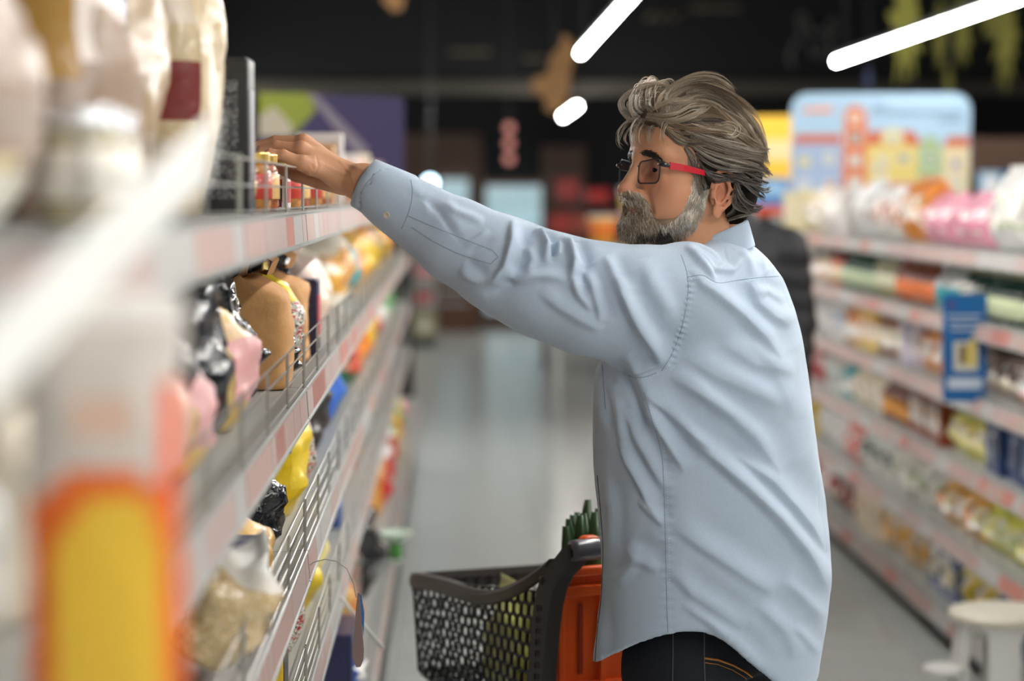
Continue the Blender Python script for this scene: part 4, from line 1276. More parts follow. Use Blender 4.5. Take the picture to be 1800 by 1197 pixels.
def body_parts(s, ins, k):
    lo, hi = (s.ax[0][0], s.ax[1][0], s.ax[2][0]), (s.ax[0][-1], s.ax[1][-1], s.ax[2][-1])
    s.func(lo, hi, trunk(ins))
    s.cap(NB, LS + np.array((.03, .02, .03)), .044 - ins, .064 - ins, 0.035)
    s.cap(NB, RS + np.array((-.01, 0, .01)), .044 - ins, .060 - ins, 0.035)
    s.cap(pp(1290, 479, 3.765), RS + np.array((-.01, 0, .01)), .055 - ins, .058 - ins, 0.03)
    s.chain([(p, r - ins) for p, r in ARM_R], k)
    s.chain([(p, r - ins * (1.0 if i < 6 else 0.6)) for i, (p, r) in enumerate(ARM_L)], k)


sb = SDF((-0.22, 3.40, 1.0), (0.72, 4.28, 1.68), 0.010)
body_parts(sb, 0.022, 0.03)
sb.cap(NB + np.array((0, 0, .05)), NB + np.array((0, 0, -.1)), .046, .08, .03)
Vb, Qb = sb.nets()
Cb = np.tile(np.array(lin((190, 140, 110))), (len(Vb), 1))
allV = np.concatenate([h2w(Vh), Vl, Vr, Vb])
allQ = np.concatenate([Qh, Ql + len(Vh), Qr + len(Vh) + len(Vl), Qb + len(Vh) + len(Vl) + len(Vr)])
M_skin = attr_mat('skin', 0.48, sss=0.12, bump=0.10, bscale=420, spec=0.4)
me = np_mesh('body', allV, allQ, M_skin)
set_col(me, np.concatenate([Ch, Cl, Cr, Cb]))
man_obj('body', me)

# ---- shirt
M_shirt = mat('light_blue_shirt_cotton', (186, 202, 218), 0.85, spec=0.2, sheen=0.25)
nt = M_shirt.node_tree
tcn = nt.nodes.new('ShaderNodeTexCoord')
mpn = nt.nodes.new('ShaderNodeMapping')
mpn.inputs['Rotation'].default_value = (0.2, 0.1, 0.3)
nsn = nt.nodes.new('ShaderNodeTexNoise')
nsn.inputs['Scale'].default_value = 380
mpn.inputs['Scale'].default_value = (1, 1, 3)
nt.links.new(tcn.outputs['Object'], mpn.inputs[0])
nt.links.new(mpn.outputs[0], nsn.inputs['Vector'])
mxn = nt.nodes.new('ShaderNodeMix')
mxn.data_type = 'RGBA'
mxn.inputs[6].default_value = lin((160, 178, 198)) + (1,)
mxn.inputs[7].default_value = lin((190, 205, 221)) + (1,)
nt.links.new(nsn.outputs[0], mxn.inputs[0])
nt.links.new(mxn.outputs[2], nt.nodes['Principled BSDF'].inputs['Base Color'])
bpn = nt.nodes.new('ShaderNodeBump')
bpn.inputs['Strength'].default_value = 0.12
bpn.inputs['Distance'].default_value = 0.002
nt.links.new(nsn.outputs[0], bpn.inputs['Height'])
nt.links.new(bpn.outputs[0], nt.nodes['Principled BSDF'].inputs['Normal'])

ss = SDF((-0.17, 3.42, 0.735), (0.70, 4.26, 1.69), 0.0056)
body_parts(ss, 0.0, 0.028)
cz = float(P(900, 1000, YT).z)
hollow = trunk(0.011)
ss.func((-0.1, 3.4, 0.70), (0.72, 4.2, 1.0), lambda x, y, z: np.maximum(hollow(x, y, z), z - 0.985), 0.004, 's')
zhi, zlo = float(P(900, 1108, 3.52).z), float(P(900, 1196, 3.66).z)


def hem(x, y, z):
    c = np.interp(z, rz, rc)
    u = (x - c) * -.956 + (y - YT) * .292
    v = (x - c) * -.292 + (y - YT) * -.956
    ct = np.abs(v / 1.25) / np.sqrt(u ** 2 + (v / 1.25) ** 2 + 1e-6)
    front = np.where(u > 0, 0.022, -0.012)
    zh = zlo + front + (zhi - zlo - front) * ct ** 2.6
    return z - zh


ss.func((-0.2, 3.4, 0.70), (0.72, 4.3, 0.95), hem, 0.003, 's')
ss.cap(pp(690, 352, 3.590), pp(560, 268, 3.61), .0355, .0355, .003, 's')        # open sleeve end
Vs, Qs = ss.nets()
Vs = relax(Vs, Qs, 2, 0.5)


def subdivide(V, Q):
    E = np.concatenate([Q[:, [0, 1]], Q[:, [1, 2]], Q[:, [2, 3]], Q[:, [3, 0]]])
    Es = np.sort(E, 1)
    U, inv = np.unique(Es, axis=0, return_inverse=True)
    inv = inv.ravel()
    n = len(Q)
    em = (V[U[:, 0]] + V[U[:, 1]]) / 2
    fm = V[Q].mean(1)
    e0 = inv.reshape(4, n).T + len(V)
    f0 = np.arange(n) + len(V) + len(U)
    Q2 = np.concatenate([np.stack([Q[:, k], e0[:, k], f0, e0[:, k - 1]], 1) for k in range(4)])
    return np.concatenate([V, em, fm]), Q2


Vs, Qs = subdivide(Vs, Qs)
Vs = relax(Vs, Qs, 3, 0.5)
Ns = vnormals(Vs, Qs)
viewd = np.array(EYE) - Vs
viewd /= np.linalg.norm(viewd, axis=1, keepdims=True)
face = np.clip((Ns * viewd).sum(1) * 4 + 0.2, 0, 1)
sp = pix(Vs)
# folds of the cloth: (line across the shirt, width on one side, width on the other, height in mm)
FOLDS = [
    ([(1196, 756), (1257, 809), (1310, 858), (1364, 912), (1421, 984), (1459, 1042)], 7, 24, 7.5),
    ([(1300, 800), (1364, 851), (1402, 893), (1432, 931), (1459, 969)], 7, 22, 6),
    ([(1184, 923), (1234, 961), (1280, 992), (1325, 1023), (1364, 1042)], 9, 22, 3.6),
    ([(1180, 1000), (1219, 1045), (1264, 1076), (1310, 1106)], 9, 16, 3.0),
    ([(1200, 1060), (1240, 1090), (1275, 1120)], 7, 10, 2.0),
    ([(1394, 1100), (1417, 1122), (1440, 1150)], 8, 12, 3.0),
    ([(1330, 1060), (1380, 1110), (1400, 1160)], 10, 18, 3.0),
    ([(1380, 1020), (1420, 1060), (1450, 1090)], 9, 12, 2.4),
    ([(1089, 778), (1105, 815), (1119, 839), (1140, 880), (1161, 912)], 6, 12, 3.6),
    ([(1100, 720), (1118, 770), (1150, 830), (1168, 862)], 6, 12, 3.4),
    ([(1122, 880), (1150, 906), (1168, 925)], 5, 9, 2.6),
    ([(1100, 960), (1125, 985), (1160, 1000)], 9, 14, 3.0),
    ([(1085, 1030), (1110, 1000), (1120, 975)], 10, 14, 2.6),
    ([(1135, 691), (1173, 723), (1220, 768), (1250, 790)], 6, 18, 5.0),
    ([(1120, 700), (1150, 742), (1180, 790), (1205, 830)], 6, 14, 4.4),
    ([(1179, 659), (1233, 694), (1284, 732), (1330, 775), (1380, 830)], 8, 20, 5.0),
    ([(1200, 622), (1260, 660), (1320, 688), (1380, 715)], 10, 22, 3.6),
    ([(1215, 470), (1233, 500), (1271, 529), (1306, 558), (1347, 596), (1375, 630)], 7, 20, 5.0),
    ([(1318, 488), (1335, 532), (1366, 558), (1395, 570)], 7, 18, 4.4),
    ([(1205, 432), (1216, 444), (1236, 468), (1258, 495)], 5, 11, 4.5),
    ([(1222, 440), (1256, 468), (1290, 474), (1308, 450)], 5, 11, 3.2),
    ([(1300, 440), (1318, 462), (1325, 486)], 6, 9, 2.4),
    ([(1270, 600), (1330, 640), (1400, 655)], 10, 20, 2.5),
    ([(1078, 490), (1095, 528), (1120, 572), (1146, 610), (1168, 648)], 6, 20, 8.5),
    ([(1128, 455), (1145, 500), (1170, 545), (1178, 590)], 10, 16, 2.6),
    ([(1062, 450), (1075, 480), (1092, 515)], 7, 12, 3.4),
    ([(1100, 640), (1130, 650), (1160, 640)], 6, 10, 3.0),
    ([(901, 386), (899, 427), (888, 470), (870, 490), (846, 496)], 7, 12, 6.0),
    ([(938, 404), (952, 414), (962, 432), (957, 456)], 6, 7, 6.0),
    ([(983, 420), (999, 431), (1009, 462), (1004, 497)], 6, 11, 7.0),
    ([(1004, 487), (1016, 518), (1041, 546)], 6, 11, 4.5),
    ([(1026, 470), (1040, 505), (1052, 545), (1055, 566)], 5, 10, 4.5),
    ([(884, 482), (908, 491), (950, 485), (1000, 490)], 8, 13, 4.5),
    ([(808, 474), (830, 490), (852, 497)], 6, 10, 3.5),
    ([(950, 512), (980, 535), (1020, 560), (1060, 580)], 9, 14, 3.0),
    ([(925, 430), (935, 455), (925, 478)], 6, 9, 3.0),
    ([(738, 345), (770, 372), (800, 415), (812, 425)], 5, 8, -1.3),
    ([(860, 405), (838, 420), (815, 432)], 5, 8, 1.5),
    ([(712, 322), (745, 345), (752, 380)], 7, 10, 0.9),
    ([(780, 355), (800, 372), (850, 392)], 6, 9, 2.0),
    ([(970, 424), (974, 434), (972, 446)], 4, 4, -6.0),
    ([(1052, 640), (1058, 700), (1062, 760)], 5, 9, 2.4),
    ([(1062, 830), (1075, 900), (1070, 980)], 7, 10, 2.0),
    ([(1050, 1060), (1058, 1110), (1050, 1160)], 6, 9, 2.4),
    ([(1240, 1085), (1300, 1140), (1340, 1185)], 8, 14, 2.4),
    ([(1080, 630), (1098, 662), (1116, 705), (1134, 755)], 9, 13, -5.0),
    ([(1064, 650), (1076, 690), (1090, 740), (1096, 790)], 7, 10, 2.6),
    ([(1330, 520), (1352, 510), (1385, 530)], 6, 9, 1.6),
    ([(1340, 445), (1345, 465), (1348, 485)], 4, 5, 1.2),
    ([(1325, 600), (1365, 650), (1400, 740)], 12, 24, 2.2),
]
disp = np.zeros(len(Vs))
for ln, w1, w2, am in FOLDS:
    l0, l1 = np.min(ln, 0) - 70, np.max(ln, 0) + 70
    m = (sp[:, 0] > l0[0]) & (sp[:, 0] < l1[0]) & (sp[:, 1] > l0[1]) & (sp[:, 1] < l1[1])
    d, sd, pr = polydist(sp[m], ln)
    wd = np.where(sd > 0, w1, w2)
    tap = np.clip(np.minimum(pr, 1 - pr) * 4, 0.0, 1) ** 0.7
    disp[m] += am * 0.0023 * np.exp(-(d / wd) ** 2) * tap - am * 0.0014 * np.exp(-((d - wd * 1.9) / (wd * 1.1)) ** 2) * tap * (sd < 0)
# puckers along the armhole seam
d, sd, pr = polydist(sp, [(1208, 487), (1207, 520), (1200, 560), (1190, 600), (1172, 640)])
disp += 0.0021 * np.sin(pr * 95) * np.exp(-((d - 5) / 6) ** 2) * (sd < 0)
d2, sd2, pr2 = polydist(sp, [(1175, 800), (1173, 900), (1172, 1000), (1174, 1110)])
disp += 0.0009 * np.sin(pr2 * 120) * np.exp(-((d2 - 4) / 7) ** 2)
# soft random rumpling all over
def vnoise(V, f, seed):
    r = np.random.default_rng(seed)
    out = np.zeros(len(V))
    for _ in range(7):
        k = r.normal(size=3) * f
        out += np.sin(V @ k + r.uniform(0, 6.28))
    return out / 7


disp = disp * face + 0.0016 * vnoise(Vs, 26, 5) + 0.0007 * vnoise(Vs, 60, 6)
low = np.clip((0.95 - Vs[:, 2]) / 0.15, 0, 1)
disp *= 1 - 0.35 * low
Vs2 = Vs + Ns * disp[:, None]
shirt = man_obj('shirt', np_mesh('shirt', Vs2, Qs, M_shirt))
BV = BVHTree.FromPolygons([Vector(v) for v in Vs2], [tuple(q) for q in Qs.tolist()])


def cast(px, py, bv, lift=0.0, dflt=None):
    d = (FWD + RGT * ((px - 900) / FPX) + UPV * ((598.5 - py) / FPX)).normalized()
    h = bv.ray_cast(EYE, d)
    if h[0] is None:
        return None if dflt is None else EYE + d * dflt
    return h[0] - d * lift


def on_shirt(line, lift=0.0006, step=3.0, smooth=True):
    out = []
    if len(line) > 2 and smooth:
        line = resample(line, len(line) * 6)
    for (x0, y0), (x1, y1) in zip(line, line[1:]):
        n = max(1, int(math.hypot(x1 - x0, y1 - y0) / step))
        for i in range(n + 1):
            p = cast(x0 + (x1 - x0) * i / n, y0 + (y1 - y0) * i / n, BV, lift)
            if p is not None and (not out or (0.0005 < (p - out[-1]).length < 0.04)):
                out.append(p)
    return out


def child(parent, name, mb, mats, smooth=True):
    """mb in world coordinates"""
    o = mb.build(name, mats, None, smooth)
    o.parent = parent
    return o


M_seam = mat('shirt_seam_thread', (128, 146, 168), 0.9)  # seam tubes a darker blue than the cotton
M_stitch = mat('shirt_stitches', (208, 220, 232), 0.9)
M_dark = mat('dark_piping', (44, 50, 58), 0.8)
for nm, ln in (('armhole_seam', [(1197, 447), (1205, 470), (1209, 490), (1209, 520), (1203, 556), (1194, 590), (1180, 624), (1163, 652)]),
               ('yoke_seam', [(1209, 487), (1235, 484), (1262, 497), (1300, 492), (1345, 487), (1384, 485)]),
               ('side_seam', [(1132, 690), (1150, 750), (1163, 800), (1167, 860), (1170, 960), (1172, 1060), (1174, 1112)]),
               ('underarm_seam', [(1104, 660), (1118, 664), (1136, 662), (1154, 655)])):
    m = MB().tube(on_shirt(ln, 0.0003), 0.00055, 5)
    child(shirt, nm, m, M_seam)
    m = MB()
    off = [(x + 6, y + 1) for x, y in ln] if nm != 'yoke_seam' else [(x, y + 5) for x, y in ln]
    pts = on_shirt(off, 0.0004, 1.6)
    for i in range(0, len(pts) - 2, 3):
        m.tube([pts[i], pts[i + 1]], 0.00045, 4)
    child(shirt, 'stitching', m, M_stitch)
# collar: a stand round the neck and a turned-down leaf
M_collar = M_shirt


def collar():
    c = pp(1253, 416, 3.722)
    t = math.radians(23)
    e1 = np.array((-math.cos(t), 0.10, -math.sin(t)))
    e2 = np.array((0.10, 1.0, 0.0))
    ax = np.cross(e2, e1)
    ax *= np.sign(ax[2]) / np.linalg.norm(ax)
    ax = ax * 0.35 + np.array((-0.02, 0, 0.65))
    rows = []
    n = 56
    for f, z in [(0.97, -0.050), (0.96, -0.02), (0.96, 0.000), (1.0, 0.006), (1.05, 0.002), (1.08, -0.018), (1.12, -0.038), (1.13, -0.046), (1.09, -0.044), (1.04, -0.02)]:
        row = []
        for i in range(n):
            a = 2 * PI * i / n
            fr = max(0.0, math.cos(a))                      # towards the throat the leaf runs down into its point
            zz = z * (1 + 0.35 * fr) - 0.010 * fr * fr
            row.append(c + e1 * (0.0635 * f * math.cos(a)) + e2 * (0.064 * f * math.sin(a)) + ax * zz)
        rows.append(row)
    m = MB()
    vs = [p for r in rows for p in r]
    fs = [(k * n + i, k * n + (i + 1) % n, (k + 1) * n + (i + 1) % n, (k + 1) * n + i) for k in range(len(rows) - 1) for i in range(n)]
    m.add(vs, fs)
    return m


co = child(shirt, 'collar', collar(), M_collar)
sm = co.modifiers.new('soft', 'SUBSURF')
sm.levels = sm.render_levels = 1
# cuff: a band at the wrist with a rounded corner, one button, and the sleeve placket
a0, a1 = pp(706, 358, 3.588), pp(641, 322, 3.604)
ax = (a1 - a0) / np.linalg.norm(a1 - a0)
e1 = np.cross(ax, (0, 1, 0))
e1 /= np.linalg.norm(e1)
if e1[2] < 0:
    e1 = -e1
e2 = np.cross(ax, e1)
L = np.linalg.norm(a1 - a0)
m = MB()
n = 40
prof = [(0.0470, -.002), (0.0512, 0.0), (0.0520, 0.004), (0.0485, L * .4), (0.0452, L * .8), (0.0438, L), (0.0415, L), (0.0405, L * .6)]
for r, z in prof:
    for i in range(n):
        a = 2 * PI * i / n
        q = a0 + ax * z + (e1 * math.cos(a) + e2 * math.sin(a) * 0.92) * (r * (1 + 0.02 * math.sin(5 * a + z * 40)))
        m.v.append(tuple(q))
for k in range(len(prof) - 1):
    for i in range(n):
        m.f.append((k * n + i, k * n + (i + 1) % n, (k + 1) * n + (i + 1) % n, (k + 1) * n + i))
        m.mi.append(0)
cuff = child(shirt, 'cuff', m, M_shirt)
BC = BVHTree.FromPolygons([v.co.copy() for v in cuff.data.vertices], [tuple(p.vertices) for p in cuff.data.polygons])


def on_cuff(px, py, lift):
    d = (FWD + RGT * ((px - 900) / FPX) + UPV * ((598.5 - py) / FPX)).normalized()
    hs = [h for h in (b.ray_cast(EYE, d) for b in (BC, BV)) if h[0] is not None]
    h = min(hs, key=lambda q: q[3])
    nn = h[1] if h[1].dot(d) < 0 else -h[1]
    return h[0] + nn * lift, nn


bc, bn = on_cuff(680, 378, .0006)
bx = Vector((1, 0, 0)) - bn * bn.x
m = MB().lathe([(0.002, 0.0005), (0.0044, 0.0008), (0.0058, 0.0020), (0.0060, 0.0002), (0.005, -0.0015)], 18, 0, frame(bc, bx, bn.cross(bx)))
child(cuff, 'button', m, mat('pearl_button', (206, 200, 186), 0.3, coat=0.5))
child(cuff, 'cuff_seam', MB().tube([on_cuff(x, y, .0002)[0] for x, y in resample([(722, 316), (725, 336), (722, 360), (714, 384), (706, 402)], 26)], 0.0006, 5), M_seam)
m = MB().tube(on_shirt([(718, 380), (760, 398), (800, 414), (840, 430), (866, 440), (876, 452), (862, 464), (838, 457), (800, 444), (760, 424), (724, 400)], 0.0004, 4, False), 0.0005, 5)
child(shirt, 'sleeve_placket', m, M_seam)
m = MB().tube(on_shirt([(1058, 640), (1062, 690), (1064, 720)], 0.0004, 4), 0.0007, 5)
child(shirt, 'front_placket', m, M_seam)
m = MB().tube(on_shirt([(1050, 836), (1056, 900), (1060, 960), (1059, 1010), (1056, 1060), (1050, 1110), (1046, 1165)], 0.0004, 4), 0.0011, 5)
child(shirt, 'front_edge', m, M_dark)

# ---- jeans and shoes
M_jean = mat('dark_indigo_denim', (14, 20, 30), 0.8, noise=0.25, nscale=160, bump=0.15, bscale=500)
sj = SDF((0.2, 3.42, 0.03), (0.72, 4.05, 1.04), 0.0085)
jz = np.array([P(900, y, YT).z for y in (1300, 1197, 1100, 1020)])
hc = (P(1245, 1150, YT).x, YT)


def hips(x, y, z):
    u = (x - hc[0]) * bf[0] + (y - YT) * bf[1]
    v = (x - hc[0]) * bl[0] + (y - YT) * bl[1]
    k = np.sqrt((u / .118) ** 2 + (v / .168) ** 2) + 1e-6
    return np.maximum(np.maximum((k - 1) * .11, z - .99), .78 - z)


sj.func((0.2, 3.42, 0.6), (0.72, 4.05, 1.04), hips)
for q, yy in ((1, 0), (-1, 1)):
    c = np.array((hc[0], YT, 0.0))
    o = np.array((bl[0], bl[1], 0)) * (0.085 * q)
    st = np.array((bf[0], bf[1], 0)) * (0.05 if q > 0 else -0.06)
    sj.chain([(c + o + (0, 0, .80), .098), (c + o + st * .6 + (0, 0, .49), .074), (c + o + st + (0, 0, .12), .058)], 0.03)
Vj, Qj = sj.nets()
Vj = relax(Vj, Qj, 2)
Nj = vnormals(Vj, Qj)
Vj = Vj + Nj * (0.002 * vnoise(Vj, 45, 9))[:, None]
jeans = man_obj('jeans', np_mesh('jeans', Vj, Qj, M_jean))
BJ = BVHTree.FromPolygons([Vector(v) for v in Vj], [tuple(q) for q in Qj.tolist()])


def on_jeans(line, lift=0.0006, step=3.0):
    out = []
    for (x0, y0), (x1, y1) in zip(line, line[1:]):
        n = max(1, int(math.hypot(x1 - x0, y1 - y0) / step))
        for i in range(n + 1):
            p = cast(x0 + (x1 - x0) * i / n, y0 + (y1 - y0) * i / n, BJ, lift)
            if p is not None and (not out or 0.0003 < (p - out[-1]).length < 0.05):
                out.append(p)
    return out


M_or = mat('ochre_jean_thread', (168, 112, 50), 0.8)
for nm, ln, r, mm in (('pocket_stitching', [(1238, 1157), (1262, 1160), (1290, 1170), (1312, 1182), (1330, 1196), (1345, 1206)], 0.0020, M_or),
                      ('pocket_stitching', [(1240, 1165), (1262, 1168), (1288, 1178), (1308, 1190), (1325, 1204)], 0.0008, M_or),
                      ('side_stitching', [(1183, 1100), (1183, 1150), (1182, 1215)], 0.0008, mat('grey_jean_thread', (86, 88, 92), 0.8)),
                      ('side_stitching', [(1238, 1110), (1238, 1160), (1240, 1215)], 0.0009, _mats['grey_jean_thread'])):
    child(jeans, nm, MB().tube(on_jeans(ln), r, 5), mm)
M_shoe = mat('dark_leather_shoe', (30, 26, 24), 0.45)
for q in (1, -1):
    s = SDF((0.05, 3.35, 0.0), (0.75, 4.2, 0.16), 0.008)
    c = np.array((hc[0], YT, 0.0)) + np.array((bl[0], bl[1], 0)) * (0.085 * q) + np.array((bf[0], bf[1], 0)) * (0.05 if q > 0 else -0.06)
    F3 = np.array((bf[0], bf[1], 0))
    s.cap(c + (0, 0, .10), c + (0, 0, .05), .048, .045)
    s.cap(c - F3 * .03 + (0, 0, .042), c + F3 * .16 + (0, 0, .036), .040, .036, .03)
    Vx, Qx = s.nets()
    Vx[:, 2] = np.maximum(Vx[:, 2], 0.003)
    man_obj('shoe', np_mesh('shoe', Vx, Qx, M_shoe))
# ------------------------------------------------------------------ hair, beard, brows, eyes, glasses
M_hair = attr_mat('hair', 0.42, spec=0.45)
M_hair.node_tree.nodes['Principled BSDF'].inputs['Sheen Weight'].default_value = 0.1
BH = BVHTree.FromPolygons([Vector(v) for v in h2w(Vh)], [tuple(q) for q in Qh.tolist()])


def hair_base():
    s = SDF((-0.16, -0.115, -0.13), (0.13, 0.115, 0.17), 0.003)
    s.ell((-0.012, 0, 0.046), (0.106, 0.086, 0.092))
    s.ell((-0.060, 0, 0.020), (0.066, 0.076, 0.085), 0.03)
    s.ell((-0.066, 0, -0.030), (0.054, 0.066, 0.062), 0.03)
    for q in (1, -1):
        s.ell((-0.030, 0.060 * q, 0.022), (0.050, 0.024, 0.052), 0.02)
        s.ell((0.010, 0.066 * q, 0.008), (0.018, 0.0125, 0.040), 0.012)

    def front(x, y, z):
        xh = np.interp(z, [-0.2, -0.052, -0.045, -0.03, -0.010, 0.012, 0.035, 0.055, 0.075, 0.095, 0.12, 0.2], [-0.052, -0.045, 0.004, 0.016, 0.020, 0.026, 0.044, 0.058, 0.068, 0.085, 0.2, 0.3])
        xh = np.where((np.abs(y) < 0.11) & (z < -0.045), xh, xh)
        return (xh - x) * 0.75
    s.func((-0.16, -0.115, -0.13), (0.13, 0.115, 0.17), front, 0.006, 's')
    # clear the ears
    for q in (1, -1):
        s.ell((-0.015, 0.094 * q, -0.042), (0.026, 0.030, 0.040), 0.004, 's')
    s.ell((0.056, 0.004, 0.098), (0.046, 0.058, 0.026), 0.02)      # the quiff
    s.ell((0.078, 0.018, 0.082), (0.024, 0.036, 0.026), 0.014)
    return s.nets()


Vq, Qq = hair_base()
Nq = vnormals(relax(Vq, Qq, 2), Qq)
Vq = Vq + Nq * (0.0014 * vnoise(Vq * np.array((1.0, 2.2, 2.2)), 90, 21) + 0.0010 * vnoise(Vq, 160, 22))[:, None]
Wq = h2w(Vq)
BQ = BVHTree.FromPolygons([Vector(v) for v in Wq], [tuple(q) for q in Qq.tolist()])
hrng = np.random.default_rng(11)


class Strands:
    def __init__(s):
        s.P, s.C, s.R = [], [], []

    def add(s, pts, col, r):
        s.P.append(np.asarray(pts, float))
        s.C.append(col)
        s.R.append(r)

    def mesh(s, name, m):
        """all strands as three-sided tapered tubes in one mesh"""
        V, Q, C = [], [], []
        o = 0
        view = np.array((0.0, -1.0, 0.0))
        for pts, col, r in zip(s.P, s.C, s.R):
            n = len(pts)
            t = np.gradient(pts, axis=0)
            t /= np.linalg.norm(t, axis=1, keepdims=True) + 1e-9
            a = np.cross(t, view)
            a /= np.linalg.norm(a, axis=1, keepdims=True) + 1e-9
            b = np.cross(t, a)
            rr = r * np.clip(np.minimum(1.0, 3.2 * (1 - np.linspace(0, 1, n)) + 0.12), 0.12, 1)[:, None]
            ring = np.stack([pts + a * rr, pts - a * rr * .5 + b * rr * .87, pts - a * rr * .5 - b * rr * .87], 1)
            V.append(ring.reshape(-1, 3))
            i = np.arange(n - 1)[:, None] * 3
            for j in range(3):
                q = np.concatenate([i + j, i + (j + 1) % 3, i + 3 + (j + 1) % 3, i + 3 + j], 1) + o
                Q.append(q)
            C.append(np.tile(np.asarray(col)[None, :], (n * 3, 1)))
            o += 3 * n
        me = np_mesh(name, np.concatenate(V), np.concatenate(Q), m)
        set_col(me, np.concatenate(C))
        return me


def drape(px, bvs, lifts, dflt):
    """3D points under a pixel curve, on whichever surface is met first"""
    out = []
    dist = dflt
    for (x, y), l in zip(px, lifts):
        d = (FWD + RGT * ((x - 900) / FPX) + UPV * ((598.5 - y) / FPX)).normalized()
        best = None
        for b in bvs:
            h = b.ray_cast(EYE, d)
            if h[0] is not None and (best is None or h[3] < best):
                best = h[3]
        if best is None and not out:
            return None
        if best is not None:
            dist = best if not out else min(best, dist + 0.006)
        out.append(EYE + d * (dist - l))
    return np.array([tuple(v) for v in out])


PAL = {'w': (232, 224, 210), 'g': (176, 164, 146), 'b': (120, 102, 84), 'd': (66, 54, 44), 'k': (34, 29, 26), 's': (200, 196, 190), 't': (166, 138, 104)}
for k_ in PAL:
    PAL[k_] = np.array(lin(PAL[k_]))


def pick(mix):
    c = PAL[mix[hrng.integers(len(mix))]]
    return np.clip(c * hrng.uniform(0.62, 1.3), 0, 1)


